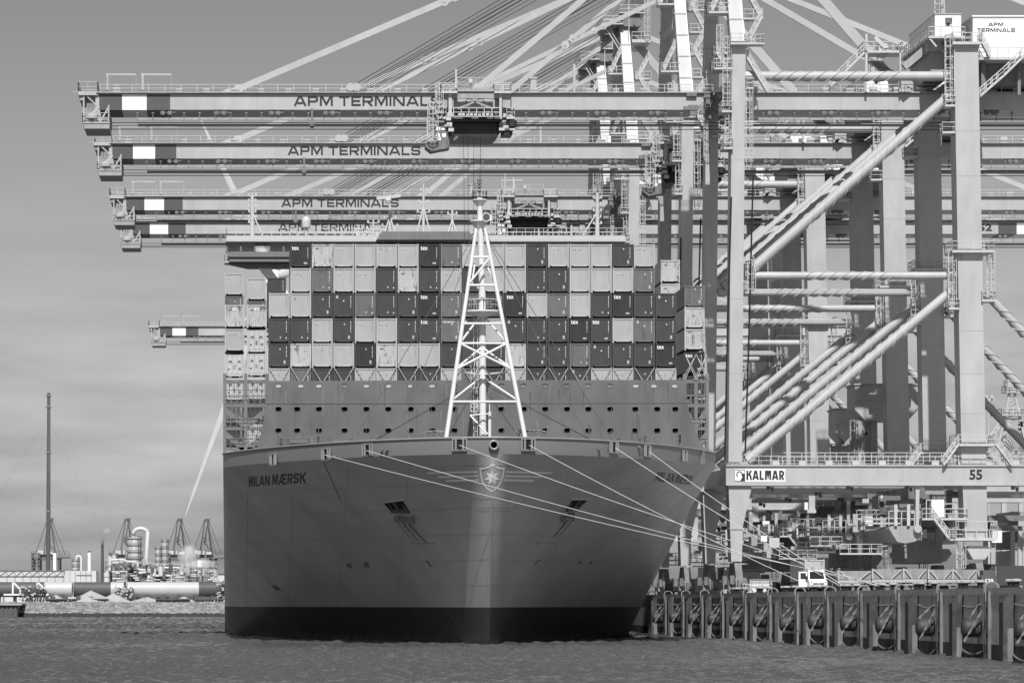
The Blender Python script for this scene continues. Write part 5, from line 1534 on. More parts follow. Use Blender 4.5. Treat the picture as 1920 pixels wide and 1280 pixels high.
# --- the other cranes stand further along the same rails
def number_on(root, n_, xs, zs, y, parent_name):
    par = [c for c in root.children if c.name.split('.')[0] == parent_name][0]
    mb = MB(); mb.add2d(fit2d(text2d(n_, .03), xs[0], xs[1], zs[0], zs[1]), lambda a, b: (a, y, b))
    o = mb.build('number', M['letter'], par, CR); return o
GRP = 'ship-to-shore cranes along the quay'
cranes = [crane]
for dy, dx in ((53.2, 34.1), (123.6, PX(988, BF + 123.6) - PX(887, BF)), (163, 24.0), (409, 30.0)):
    c = copy_tree(crane); c.location.y += dy
    for ch in c.children:
        if ch.name.startswith('trolley'): ch.location.x += dx
    cranes.append(c)
tag(crane, 'nearest tall gantry crane, number 55 on its portal beam', 'crane', GRP)
tag(cranes[1], 'second gantry crane from the front, trolley parked beside its seaside legs', 'crane', GRP)
tag(cranes[2], 'third gantry crane from the front, trolley hanging over the bridge roof', 'crane', GRP)
tag(cranes[3], 'fourth gantry crane, lowest lettered boom just above the bridge roof', 'crane', GRP)
tag(cranes[4], 'farthest gantry crane, boom tip alone showing left of the container stacks', 'crane', GRP)
number_on(crane, '55', (xn(1817), xn(1841)), (zn(899), zn(880)), PY - .04, 'portal_beam')
number_on(cranes[2], '53', (129.6, 131.9), (zb_(199), zb_(181)), BF - .05, 'girder')
number_on(cranes[3], '52', (129.6, 131.9), (zb_(199), zb_(181)), BF - .05, 'girder')
# ------------------------------------------------------------ quay wall with ladders, timber fenders, rubber fenders, bollards
mb = MB(); mb.box(QX, QX + .4, 60, 1400, -2, QZ - .55)
qw = mb.build('quay_wall', M['wall']); tag(qw, 'long weathered concrete quay wall rising from the water on the right', 'quay wall')
mb = MB(); mb.box(QX - .06, QX + 1.1, 60, 1400, QZ - .55, QZ + .03); mb.build('coping', M['wall'], qw)
M['seamdk'] = paint('panel_joint', .06, .8, .2)
mb = MB()
for k in range(-4, 16):
    for o in (3.5, 14.5): y = 302.5 + 20.4 * k + o; mb.box(QX - .03, QX, y - .08, y + .08, -1, QZ - .6)
mb.build('panel_joint', M['seamdk'], qw)
M['wet'] = conc('wet_tide_band', .07, .3, 1.0)
mb = MB(); mb.box(QX - .02, QX, 60, 1400, -2, 1.15); mb.build('tide_band', M['wet'], qw)
def chain(mb, a, b, sag=0.0, link=.34):
    a = Vector(a); b = Vector(b); n_ = max(3, int((b - a).length / link)); pv = None
    for k in range(n_ + 1):
        f = k / n_; c = a + (b - a) * f - Vector((0, 0, 4 * sag * f * (1 - f)))
        if pv is not None:
            d = c - pv; mb.bar(pv - d * .12, c + d * .12, .17 if k % 2 else .06, .06 if k % 2 else .17)
        pv = c
Oq = Vector((QX, 0, 0))
kitseed = 0
def kit(kind):
    if kind == 'ladder':
        mb = MB()
        for dy in (-.28, .28):
            pts = [(QX - .2, dy, -.6), (QX - .2, dy, QZ + .1)] + [(QX + .35 - .55 * cos(t), dy, QZ + .1 + .4 * sin(t)) for t in [pi * j / 10 for j in range(1, 10)]] + [(QX + .9, dy, QZ + .1), (QX + .9, dy, QZ)]
            mb.path(pts, .05, 6)
        for j in range(16): z = -.4 + j * .38; mb.bar((QX - .22, -.28, z), (QX - .22, .28, z), .05)
        o = mb.build('quay_ladder', M['steel'], None, Oq, True)
        return o
    if kind == 'strip':
        mb = MB(); mb.box(QX - .26, QX, -1.6, -1.0, -.8, QZ - .25)
        o = mb.build('fender_strip', M['strip'], None, Oq)
        mb = MB()
        for z in (1.75, 3.75): mb.box(QX - .32, QX - .26, -1.55, -1.1, z, z + .3)
        mb.build('bolt_plate', M['black'], o, Oq)
        return o
    if kind == 'pile':
        mb = MB(); mb.prism([(QX - .95, -1.5), (QX - .12, -1.5), (QX - .12, QZ - .45), (QX - .4, QZ - .4), (QX - .95, QZ - 1.15)], 'y', -.75, .75)
        o = mb.build('timber_fender', M['pile'], None, Oq)
        mb = MB(); mb.box(QX - .6, QX - .14, -.78, -.75, -1.2, 2.5); mb.build('worn_face', M['strip'], o, Oq)
        return o
    if kind == 'fender':
        mb = MB(); n_ = 20
        prof = [(-1.6, .3), (-1.56, .55), (-1.45, .72), (-1.25, .76), (-.3, .76), (-.15, .7), (-.02, .55)]
        mb.path([(QX + x, 1.5, 2.45) for x, r in prof], [r for x, r in prof], 20)
        for x in (-1.35, -.35): mb.path([(QX + x + (.0), 1.5 + cos(t) * .78, 2.45 + sin(t) * .78) for t in [2*pi*j/16 for j in range(17)]], .05, 5)
        o = mb.build('rubber_fender', M['fender'], None, Oq, True)
        q = random.Random(kitseed); j_ = lambda a: q.uniform(-a, a)
        for p0, p1, sg in (((-.1, 1.2, 4.35), (-.1, 8.4, 4.35 + j_(.1)), .06 + abs(j_(.2))), ((-.1, 2.2, 4.3), (-.9 + j_(.3), 2.4, 3.22), 0),
                           ((-.15, .3 + j_(.6), 4.0 + j_(.2)), (-1.55 + j_(.2), .45, 1.3 + j_(.3)), .05), ((-.15, 0.2, .55), (-.15, 9.0, .55 + j_(.2)), .5 + j_(.2))):
            mb = MB(); chain(mb, (QX + p0[0], p0[1], p0[2]), (QX + p1[0], p1[1], p1[2]), sg); mb.build('chain', M['chain'], o, Oq)
        return o
    if kind == 'bollard':
        mb = MB(); mb.lathe((QX + 1.0, 0, QZ), [(.42, 0), (.42, .06), (.24, .12), (.22, .4), (.36, .5)], 16)
        o = mb.build('bollard', M['black'], None, Oq, True)
        mb = MB(); mb.lathe((QX + 1.0, 0, QZ), [(.36, .5), (.45, .56), (.44, .68), (.25, .74)], 16); mb.build('cap', M['cL'], o, Oq, True)
        return o
LBL = dict(ladder=('galvanised quay ladder with hooped handrails, {} from the right edge', 'ladder', 'ladders down the quay wall'),
           strip=('pale upright rubbing strip beside the ladder, {} from the right edge', 'rubbing strip', 'rubbing strips on the quay wall'),
           pile=('dark timber fender post on the quay wall, {} from the right edge', 'fender post', 'timber fender posts on the quay wall'),
           fender=('black rubber roller fender slung on chains, {} from the right edge', 'fender', 'rubber fenders on the quay wall'),
           bollard=('squat black bollard with pale cap on the quay edge, {} from the right', 'bollard', 'bollards along the quay edge'))
ORDL = ORD + ['twentieth', 'twenty-first', 'twenty-second', 'twenty-third', 'twenty-fourth', 'twenty-fifth', 'twenty-sixth', 'twenty-seventh', 'twenty-eighth']
offs = dict(ladder=0.0, strip=0.0, pile=-10.0, fender=-19.6)
NB = 13
for kind in ('ladder', 'strip', 'pile', 'fender'):
    proto = kit(kind)
    first = 0 if kind in ('ladder', 'strip') else 0
    protos = [proto]
    if kind == 'fender':
        for kitseed in (1, 2, 3): protos.append(kit(kind))
    for k in range(NB):
        o = protos[k] if k < len(protos) else copy_tree(protos[(k * 7) % len(protos)])
        o.location.y = 302.5 + 20.4 * k + offs[kind] + (20.4 if kind == 'fender' and False else 0)
        if k and kind in ('pile', 'fender'): o.location.z += random.uniform(-.12, .12); o.location.y += random.uniform(-.3, .3)
        l, c, g = LBL[kind]; tag(o, l.format(ORDL[k]), c, g)
proto = kit('bollard')
bys = []
for k in range(NB):
    for o in (-4.2, -6.4, -12.5): bys.append(302.5 + 20.4 * k + o)
for i, y in enumerate(sorted(bys)[:27]):
    o = proto if i == 0 else copy_tree(proto); o.location.y = y
    l, c, g = LBL['bollard']; tag(o, l.format(ORDL[i]), c, g)
# ------------------------------------------------------------ mooring lines
ys = sorted(bys)
def near_b(D): return min(ys, key=lambda y: abs(y - D))
ML = [(612, 352, 'lowest pale mooring line, from the second left fairlead to the quay edge', 1.0, 0), (690, 357, 'mooring line from the third left fairlead, second lowest on the bow', 1.0, 0),
      (862, 357, 'mooring line from the left fairlead beside the foremast, reaching farthest right', 1.2, 0), (990, 398, 'mooring line from the right fairlead beside the foremast', 1.0, 0),
      (1150, 381, 'mooring line from the first fairlead right of the emblem', .8, 0), (1213, 378, 'uppermost mooring line, from the right fairlead near the painted name', .7, 0)]
for px, D, lab, sag, _ in ML:
    a = FL[px] - Vector((0, .3, .1)); b = Vector((QX + 1.0, near_b(D) + random.uniform(-.2, .2), QZ + .35))
    pts = [a + (b - a) * (k / 24) - Vector((0, 0, sag * .4 * 4 * (k / 24) * (1 - k / 24))) for k in range(25)]
    mb = MB(); mb.path(pts, .038, 6)
    tag(mb.build('mooring_line', M['rope'], smooth=True), lab, 'rope', 'mooring lines from the bow')
# ------------------------------------------------------------ on the quay: van, trailer box, hatch covers, containers
def make_van():
    r = empty('delivery_van', (0, 0, 0))
    W2 = .98
    mb = MB()
    prof = [(0, .42), (0, .95), (.18, 1.12), (.95, 1.32), (1.75, 2.3), (2.1, 2.42), (5.4, 2.42), (5.55, 2.2), (5.55, .42)]
    n_ = len(prof); vs = []; wd = [.82, .9, .92, .95, .84, .82, .84, .88, .9]
    ws = [W2 * w_ for w_ in (.93, .98, 1, 1, .9, .88, .88, .92, .98)]
    vs = [(-w_, y, z) for (y, z), w_ in zip(prof, ws)] + [(w_, y, z) for (y, z), w_ in zip(prof, ws)]
    fs = [tuple(range(n_)), tuple(range(2*n_-1, n_-1, -1))] + [(k, k + n_, (k+1) % n_ + n_, (k+1) % n_) for k in range(n_)]
    mb.add(vs, fs); body = mb.build('body', M['white'], r)
    mb = MB(); mb.add([(-.8, 1.02, 1.38), (.8, 1.02, 1.38), (.72, 1.68, 2.18), (-.72, 1.68, 2.18)], [(0, 1, 2, 3)]); mb.v = [(x, y - .05, z + .03) for x, y, z in mb.v]; mb.build('windscreen', M['glass'], body)
    for s_ in (-1, 1):
        mb = MB(); mb.add([(s_*.99, 1.25, 1.45), (s_*.99, 2.3, 1.45), (s_*.92, 2.3, 2.1), (s_*.92, 1.85, 2.1)], [(0, 1, 2, 3)]); mb.build('side_window', M['glass'], body)
        mb = MB(); mb.box(s_ * .62, s_ * .9, -.02, .06, .98, 1.13); mb.build('headlight', M['cL'], body)
        mb = MB(); mb.box(s_ * 1.0, s_ * 1.22, 1.2, 1.32, 1.35, 1.7); mb.build('mirror', M['black'], body)
        for y in (.95, 4.3):
            mb = MB(); mb.tube((s_ * .98, y, .36), (s_ * .74, y, .36), .36, 16); wh = mb.build('wheel', M['black'], r)
            mb = MB(); mb.tube((s_ * .99, y, .36), (s_ * .95, y, .36), .2, 10); mb.build('rim', M['cL'], wh)
    mb = MB(); mb.box(-.6, .6, -.03, .02, .8, .95); mb.box(-.86, .86, -.05, .1, .42, .6); mb.build('grille', M['black'], body)
    mb = MB(); mb.lathe((0, 0, 0), [(.09, 0), (.09, .02)], 12); mb.v = [(a, -.04 - c, .9 + b) for a, b, c in mb.v]; mb.build('badge', M['cL'], body)
    mb = MB(); mb.box(-.26, .26, -.065, -.05, .48, .58); mb.build('number_plate', M['cL'], body)
    return r
van = make_van(); van.location = (64.1, 408, QZ + .05); tag(van, 'white delivery van parked at the quay edge, facing the water, door open', 'van')
mb = MB(); mb.box(-1.95, -1.0, 1.5, 1.58, .55, 2.2)
mb.build('open_door', M['white'], van)
mb = MB(); mb.box(-1.75, -1.15, 1.47, 1.5, 1.4, 2.05); mb.build('door_window', M['glass'], van)
v2 = copy_tree(van); v2.location = (67.2, 560, QZ + .05)
for ch in list(v2.children):
    if ch.name.startswith(('open_door', 'door_window')): bpy.data.objects.remove(ch)
tag(v2, 'small white van far back between the seaside crane bogies', 'van')
# trailer with a pale box
def ground_container(px, D, tone, z, label, ln=1.0, rz=0.0, group='containers standing on the quay', x=None):
    o = container(PX(px, D) + CW / 2 if x is None else x, D, z, tone, 2.88, label, group, None, int(px))
    o.rotation_euler.z = rz
    return o
o = ground_container(1509, 459, 'LL', QZ + 1.3, 'pale ribbed container riding on a trailer behind the white van')
tr = empty('container_trailer', (PX(1528, 459), 459, QZ)); tag(tr, 'low container trailer carrying the pale box behind the van', 'trailer')
mb = MB(); mb.box(-1.2, 1.2, 0, 12.2, .95, 1.28); mb.build('chassis', M['crane_dk'], tr)
for y in (8.5, 9.9, 11.3):
    for s_ in (-1, 1):
        mb = MB(); mb.tube((s_ * 1.2, y, .5), (s_ * .75, y, .5), .5, 14); mb.build('wheel', M['black'], tr)
mb = MB(); mb.box(-.12, .12, 2, 2.3, 0, .95); mb.build('landing_leg', M['crane_dk'], tr)
M['hatch'] = paint('hatch_cover_paint', .27, .6, .25, .6, rust=.5, rust_v=.12)
def hatch(x0, x1, D, z0, z1, lab, nd, dark=False):
    r = empty('hatch_cover', ((x0 + x1) / 2, D, z0)); tag(r, lab, 'hatch cover', 'hatch covers laid down on the quay'); O = r.location
    mb = MB(); zm = z0 + (z1 - z0) * .45
    n_ = 9
    for k in range(n_):
        z = zm + .1 + (z1 - zm - .1) * k / (n_ - 1); mb.box(x0, x1, D + .1, D + .3, z - .07, z + .05)
    mb.box(x0, x1, D + .35, D + 7, zm, z1 - .1)
    mb.build('slat_panel', M['hatch'], r, O)
    mb = MB(); mb.box(x0 - .05, x1 + .05, D - .1, D + 7, zm - .45, zm - .05); mb.box(x0, x1, D - .05, D + 7, z0 + .15, zm - .65)
    mb.build('deck_beam', M['cL'], r, O)
    w_ = (x1 - x0) / nd
    for k in range(nd):
        a = x0 + k * w_
        mb = MB(); mb.bar((a + .15, D - .05, z1), (a + w_ * .38, D - .05, zm), .16); mb.bar((a + w_ - .15, D - .05, z1), (a + w_ * .62, D - .05, zm), .16); mb.bar((a, D - .05, zm), (a, D - .05, z1 + .1), .2)
        mb.build('diagonal_brace', M['cL'], r, O)
    mb = MB()
    for k in range(int((x1 - x0) / .45)): x = x0 + .2 + k * .45; mb.box(x, x + .12, D - .12, D - .05, zm - .62 - .2 * (k % 2), zm - .3)
    for k in range(3): x = x0 + (x1 - x0) * (k + .5) / 3; mb.box(x - .4, x + .4, D + .2, D + 3, z0 - .85, z0 + .15)
    mb.build('cleat', M['crane_dk'], r, O)
hz0 = 6.5
for a, b, D, z1, nd, lab in ((1572, 1634, 456, 8.35, 1, 'leftmost slatted hatch cover behind the mooring line ends'), (1636, 1692, 455, 8.55, 1, 'slatted hatch cover right of centre with two steep braces, left of the tall post'),
                             (1694, 1738, 455, 8.6, 1, 'narrow slatted hatch cover with crossing braces between two tall posts'), (1741, 1832, 454, 8.5, 2, 'widest slatted hatch cover with a comb-like lower edge')):
    hatch(PX(a, D), PX(b, D), D, hz0, z1, lab, nd)
b120 = empty('ballast_block', (PX(1855, 448), 448, QZ)); tag(b120, 'dark block with the number 120 painted white, on the quay', 'block')
mb = MB(); mb.prism([(-.95, 0), (.95, 0), (.95, 1.95), (.75, 2.2), (.75, 2.75), (-.75, 2.75), (-.75, 2.2), (-.95, 1.95)], 'y', 0, 2); mb.build('body', M['ship_dk'], b120)
mb = MB(); mb.add2d(fit2d(text2d('120', .03), -.45, .48, 1.25, 1.72), lambda a, b: (a, -.03, b)); mb.build('number', M['white'], b120)
ground_container(1838, 480, 'D', QZ + 1.0, 'dark ribbed container end beside the block numbered 120')
ground_container(1866, 500, 'D', QZ + 1.0, 'long dark container lying sideways at the right edge', rz=-pi / 2, x=PX(1864, 500))
for i, (px, D, t, z, lab) in enumerate(((1898, 560, 'L', QZ + 3.9, 'pale grey container above the dark one at the right edge'), (1898, 560, 'M', QZ + 6.8, 'mid grey container second from top at the right edge'), (1898, 560, 'L', QZ + 9.7, 'light container topmost in the right edge stack'), (1898, 560, 'D', QZ + 1.0, 'dark container at the foot of the right edge stack'))):
    ground_container(px, D, t, z, lab)
# container rows further back under the cranes
rr = random.Random(3); n_ = 0
for k in range(12):
    for lv in range(rr.choice((1, 1, 2))):
        D = 745.0; px = 1300 + k * 34
        t = rr.choice('LDMLMX')
        container(PX(px, D), D, QZ + .3 + lv * 2.9, t, 2.88, f"{TONE[t]} container far back under the cranes, {ORD[k]} from left, {'upper' if lv else 'ground'} layer", 'container row behind the cranes', None, k)
# straddle carrier at the right edge
st_ = empty('straddle_carrier', (PX(1887, 520), 520, QZ)); tag(st_, 'tall pale straddle carrier frame standing right of the nearest crane', 'straddle carrier')
for x in (-1.9, 1.9):
    for y in (0, 5):
        mb = MB(); mb.box(x - .3, x + .3, y - .25, y + .25, .9, 9.6); mb.build('leg', M['crane'], st_)
    mb = MB(); mb.box(x - .32, x + .32, -1, 6, .5, 1.0); mb.box(x - .4, x + .4, -.8, 5.8, 9.5, 10.2); mb.build('side_beam', M['crane'], st_)
    for y in (-.3, 1.6, 3.5, 5.4):
        mb = MB(); mb.tube((x - .3, y, .5), (x + .3, y, .5), .5, 12); mb.build('wheel', M['black'], st_)
mb = MB(); mb.box(-1.9, 1.9, -.4, .2, 9.0, 9.6); mb.box(-1.9, 1.9, 4.8, 5.4, 9.0, 9.6); mb.box(-2.6, 2.6, -.6, 5.6, 10.2, 11.0); mb.build('top_frame', M['crane_dk'], st_)
mb = MB()
for k in range(6): mb.bar((2.2, -.4, 2.6 + k * .2), (3.0, -.4, 2.9 + k * .2), .08); mb.bar((2.2, -.4, 6.6 + k * .2), (3.0, -.4, 6.9 + k * .2), .08)
mb.ladder(2.6, -.4, 2, 9, .6, .08); mb.build('ladder', M['rail'], st_)
mb = MB(); mb.box(-2.2, -.8, -.9, .4, 7.2, 8.9); mb.build('cab', M['white'], st_)
# small stuff between the bogies
rr = random.Random(11)
for i, (px, D, w_, h_, t, lab) in enumerate(((1300, 540, 2.6, 2.2, 'M', 'mid grey switch cabinet between the first two seaside bogies'), (1424, 520, 2.8, 2.0, 'cW', 'white switch cabinet right of the nearest crane leg'), (1405, 600, 3.4, 4.0, 'M', 'grey site hut behind the nearest crane leg'))):
    c = P(px, 1100, D); r = empty('switch_cabinet', (c.x, D, QZ)); tag(r, lab, 'cabinet', 'cabinets between the crane rails')
    mb = MB(); mb.box(-w_ / 2, w_ / 2, 0, 2.5, .15, h_); mb.build('housing', M['cW' if t == 'cW' else 'cM'], r)
    mb = MB(); mb.box(-w_ / 2 - .08, w_ / 2 + .08, -.1, 2.6, h_, h_ + .12); mb.build('roof', M['cL'], r)
    for s_ in (-1, 1):
        mb = MB(); mb.box(s_ * .04, s_ * (w_ / 2 - .1), -.03, 0, .3, h_ - .15); mb.build('door', M['cL' if t != 'cW' else 'white'], r)
bf = empty('safety_barrier', (PX(1420, 470), 470, QZ)); tag(bf, 'low barred safety barrier right of the nearest crane leg', 'barrier')
mb = MB()
for k in range(12): mb.bar((-1.8 + k * .33, 0, .1), (-1.8 + k * .33, 0, 1.2), .05)
mb.build('bars', M['rail'], bf)
mb = MB(); mb.bar((-1.9, 0, 1.2), (1.9, 0, 1.2), .08); mb.bar((-1.9, 0, .15), (1.9, 0, .15), .08); mb.build('frame', M['rail'], bf)
# bulk handling tower and cabins beyond the cranes
def cabin(px0, px1, py0, py1, D, name, lab, foot):
    r = empty(name, (PX((px0 + px1) / 2, D), D, QZ)); O = r.location; tag(r, lab, 'tower cabin', 'raised cabins beyond the cranes')
    x0, x1, z0, z1 = PX(px0, D), PX(px1, D), PZ(py1, D), PZ(py0, D)
    mb = MB(); mb.box(x0, x1, D, D + 7, z0 + 1.6, z1); mb.prism([(x0 + 1.5, z0), (x1 - 1.5, z0), (x1, z0 + 1.6), (x0, z0 + 1.6)], 'y', D, D + 7); b = mb.build('cabin', M['crane'], r, O)
    mb = MB(); mb.box(x0 - .2, x1 + .2, D - .2, D + 7.2, z1, z1 + .25); mb.box(x0, x1, D - .06, D, (z0 + z1) / 2 + .3, (z0 + z1) / 2 + .4); mb.build('roof', M['crane_body'], b, O)
    mb = MB(); mb.box(x0 + (x1 - x0) * .32, x0 + (x1 - x0) * .55, D - .05, D, z0 + 4, z1 - 2.2); mb.build('window', M['cL'], b, O)
    mb = MB()
    xa, xc = PX(foot[0], D), PX(foot[1], D)
    for x in (xa, xc):
        for y in (D + 1, D + 6): mb.box(x - .4, x + .4, y - .4, y + .4, QZ, z0)
    z = QZ + 4
    while z < z0 - 3:
        mb.bar((xa, D + 1, z), (xc, D + 1, z + 3.5), .35); mb.bar((xa, D + 1, z + 3.5), (xc, D + 1, z), .35); z += 3.5
    mb.ladder(xa - .8, D + .5, QZ, z0, .8, .1)
    mb.build('tower', M['crane_body'], r, O)
cabin(1603, 1722, 722, 788, 538, 'tower_cabin', 'large grey cabin on a dark tower behind the middle crane legs', (1612, 1640))
cabin(1567, 1600, 768, 832, 570, 'tower_cabin', 'smaller grey cabin left of the large one behind the crane legs', (1575, 1596))
ld = empty('stacker_tower', (PX(1898, 800), 800, QZ)); O = ld.location; tag(ld, 'lattice stacker tower with a big spoked wheel at the right edge', 'stacker')
D = 800
mb = MB()
for a, b in (((1880, 800), (1893, 735)), ((1916, 800), (1902, 735)), ((1866, 860), (1882, 790)), ((1930, 860), (1914, 790))): mb.bar(P(a[0], a[1], D), P(b[0], b[1], D), .5)
for py in (745, 765, 785, 800): mb.bar(P(1893 - (py - 735) * .2, py, D), P(1902 + (py - 735) * .2, py, D), .3)
for k in range(7): mb.bar(P(1882 + k * 2, 800 - k * 8, D), P(1912 - k * 1.5, 792 - k * 8, D), .2)
for x in (1882, 1914): mb.bar(P(x, 1112, D + 1), P(x, 790, D + 1), 1.0)
t_ = mb.build('lattice', M['crane'], ld, O)
mb = MB(); mb.gallery(PX(1884, D), PX(1912, D), D - 1, D + 3, PZ(735, D), 1.4, .12); mb.gallery(PX(1876, D), PX(1920, D), D - 1, D + 3, PZ(778, D), 1.4, .12); mb.gallery(PX(1888, D), PX(1908, D), D, D + 3, PZ(724, D), 1.4, .12); mb.stair(P(1858, 822, D), P(1880, 790, D), .9, .12)
mb.build('platform', M['rail'], ld, O)
mb = MB(); c = P(1905, 848, D)
for k in range(30):
    t = 2 * pi * k / 30; mb.bar(c, c + Vector((cos(t) * 4.6, 0, sin(t) * 4.6)), .12)
mb.path([c + Vector((cos(k*pi/20) * 4.6, 0, sin(k*pi/20) * 4.6)) for k in range(41)], .14, 6); mb.prism([(c.x + cos(t) * 3.2, c.z + sin(t) * 3.2) for t in [2*pi*j/24 for j in range(24)]], 'y', D + .2, D + .8)
mb.build('wheel', M['crane_body'], ld, O)
lm = empty('lamp_mast', (PX(1853, 860), 860, QZ)); O = lm.location; tag(lm, 'tall slender lamp mast with a cluster of lamps beside the nearest landside leg', 'lamp mast')
mb = MB(); D = 860; mb.tube(P(1855, 1115, D), P(1853, 748, D), .4, 8, .25); mb.build('pole', M['crane'], lm, O)
mb = MB()
for a in range(8): c = P(1853, 750, D) + Vector((cos(a*pi/4) * .9, sin(a*pi/4) * .9, (a % 2) * .8)); mb.box(c.x - .35, c.x + .35, c.y - .3, c.y + .3, c.z - .3, c.z + .3)
mb.build('lamp_cluster', M['crane'], lm, O)
# ------------------------------------------------------------ the far shore on the left
SD = 1203.0
GZ = 4.8
mb = MB(); mb.add([(-900, 1228, GZ), (30, 1228, GZ), (60, 9000, GZ), (-6000, 9000, GZ)], [(0, 1, 2, 3)])
tag(mb.build('shore', M['sand']), kind='structure')
def rubble_mat():
    m, n, b = nodes_of('rubble_stone'); L = n.links.new; N = n.nodes.new
    tc = N('ShaderNodeTexCoord'); v = N('ShaderNodeTexVoronoi'); v.inputs['Scale'].default_value = .8
    L(tc.outputs['Object'], v.inputs['Vector'])
    sp = N('ShaderNodeSeparateColor'); L(v.outputs['Color'], sp.inputs[0])
    r = N('ShaderNodeMapRange'); r.inputs[3].default_value = .13; r.inputs[4].default_value = .34; L(sp.outputs[0], r.inputs[0]); L(r.outputs[0], b.inputs['Base Color'])
    b.inputs['Roughness'].default_value = .9
    return m
M['rubble'] = rubble_mat(); M['rubble_wet'] = conc('wet_rubble', .05, .5, 1.0)
rr = random.Random(5)
def bank(za, zb, nx, nz, amp, name, mat, kind='stuff'):
    mb = MB(); vs = []
    for j in range(nz + 1):
        for i in range(nx + 1):
            x = -105 + 140 * i / nx; z = za + (zb - za) * j / nz; y = SD + z * 4.8
            # the bank curves away at the left end
            e = max(0, min(1, (x + 97) / 9)); zz = z * e if x < -88 else z
            vs.append((x + rr.uniform(-.2, .2), y + rr.uniform(-amp, amp), zz + rr.uniform(-amp, amp) * .55))
    mb.add(vs, [(j*(nx+1)+i, j*(nx+1)+i+1, (j+1)*(nx+1)+i+1, (j+1)*(nx+1)+i) for j in range(nz) for i in range(nx)])
    o = mb.build(name, mat); o['kind'] = kind; o['label'] = 'pale rubble stones sloping down to the water on the far shore' if zb > 2 else 'dark wet stones along the waterline of the far shore'; return o
bank(1.1, GZ + .1, 260, 14, .38, 'rubble_slope', M['rubble'])
bank(-.6, 1.25, 200, 4, .25, 'wet_stones', M['rubble_wet'])
def S(px, py, D): return P(px, py, D)
def thing_at(name, px, D, label, cat, group=None, z=GZ):
    r = empty(name, (PX(px, D), D, z)); tag(r, label, cat, group); return r
# jetty at the left edge
j = thing_at('sheet_pile_jetty', 10, 1200, 'dark sheet pile jetty with a pale cap at the left edge', 'jetty', z=0)
mb = MB(); mb.box(-110, PX(33, 1200), 1198, 1226, -1, PZ(1134, 1200)); 
for k in range(30): x = -109 + k * 1.35; mb.box(x, x + .6, 1197.7, 1198, -1, PZ(1134, 1200))
mb.build('piling', M['ship_dk'], j, j.location)
mb = MB(); mb.box(-110, PX(42, 1200), 1197, 1227, PZ(1134, 1200), PZ(1131, 1200)); mb.build('cap', M['sand'], j, j.location)
# steel monopiles lying on trestles
PD = 1246.0
def pile_pipe(px0, pxm, px1, first_dark, label, D=PD, open_end=False):
    r = thing_at('steel_pile', (px0 + px1) / 2, D, label, 'steel pile', 'huge steel piles lying on the far shore')
    zc = PZ(1104.5, D); R_ = 2.5; O = r.location
    def ring_pipe(a, b, mat, name, par):
        mb = MB(); n_ = 28; xa, xc = PX(a, D), PX(b, D); vs = []
        for x, rr_ in ((xa, R_), (xc, R_), (xc, R_ * .94), (xa, R_ * .94)):
            vs += [(x, D + cos(2*pi*k/n_) * rr_, zc + sin(2*pi*k/n_) * rr_) for k in range(n_)]
        fs = []
        for i in range(4): fs += [(i*n_+k, i*n_+(k+1) % n_, ((i+1) % 4)*n_+(k+1) % n_, ((i+1) % 4)*n_+k) for k in range(n_)]
        mb.add(vs, fs); return mb.build(name, mat, par, O, True)
    a = ring_pipe(px0, pxm, M['far_dk'] if first_dark else M['ship_lt'], 'dark_section' if first_dark else 'white_section', r)
    ring_pipe(pxm, px1, M['ship_lt'] if first_dark else M['far_dk'], 'white_section' if first_dark else 'dark_section', r)
    mb = MB()
    for k in range(int((px1 - px0) / 30) + 1):
        x = PX(px0 + 8 + k * 30, D); mb.box(x - .4, x + .4, D - 2, D + 2, GZ, zc - R_ * .8)
    mb.build('cradle', M['far_dk'], r, O)
    return r
r_ = pile_pipe(-40, 84, 136, True, 'left steel pile, dark with a white end, behind the racks')
r_.rotation_euler.z = radians(-3)
pile_pipe(138, 208, 232, True, 'middle steel pile, mostly dark, behind the tallest sand heap', PD + 4)
r_ = pile_pipe(238, 372, 445, False, 'right steel pile, long white section with an open dark mouth', PD - 2)
r_.rotation_euler.z = radians(5)
for px in (25, 71):
    r = thing_at('pile_saddle', px, PD - 6, f"white A-shaped saddle frame over the left steel pile, {'left' if px < 50 else 'right'} one", 'saddle', 'white saddles over the left pile'); O = r.location; D = PD - 6
    mb = MB()
    for a, b in (((px - 1, 1090), (px - 1, 1113)), ((px - 1, 1090), (px + 13, 1104)), ((px + 13, 1104), (px + 13, 1114)), ((px - 18, 1114), (px + 20, 1114))): mb.bar(S(a[0], a[1], D), S(b[0], b[1], D), .5)
    mb.build('frame', M['white'], r, O)
    mb = MB(); mb.bar(S(px - 18, 1116, D), S(px - 18, 1128, D), .4); mb.bar(S(px + 18, 1116, D), S(px + 18, 1128, D), .4); mb.build('leg', M['far_dk'], r, O)
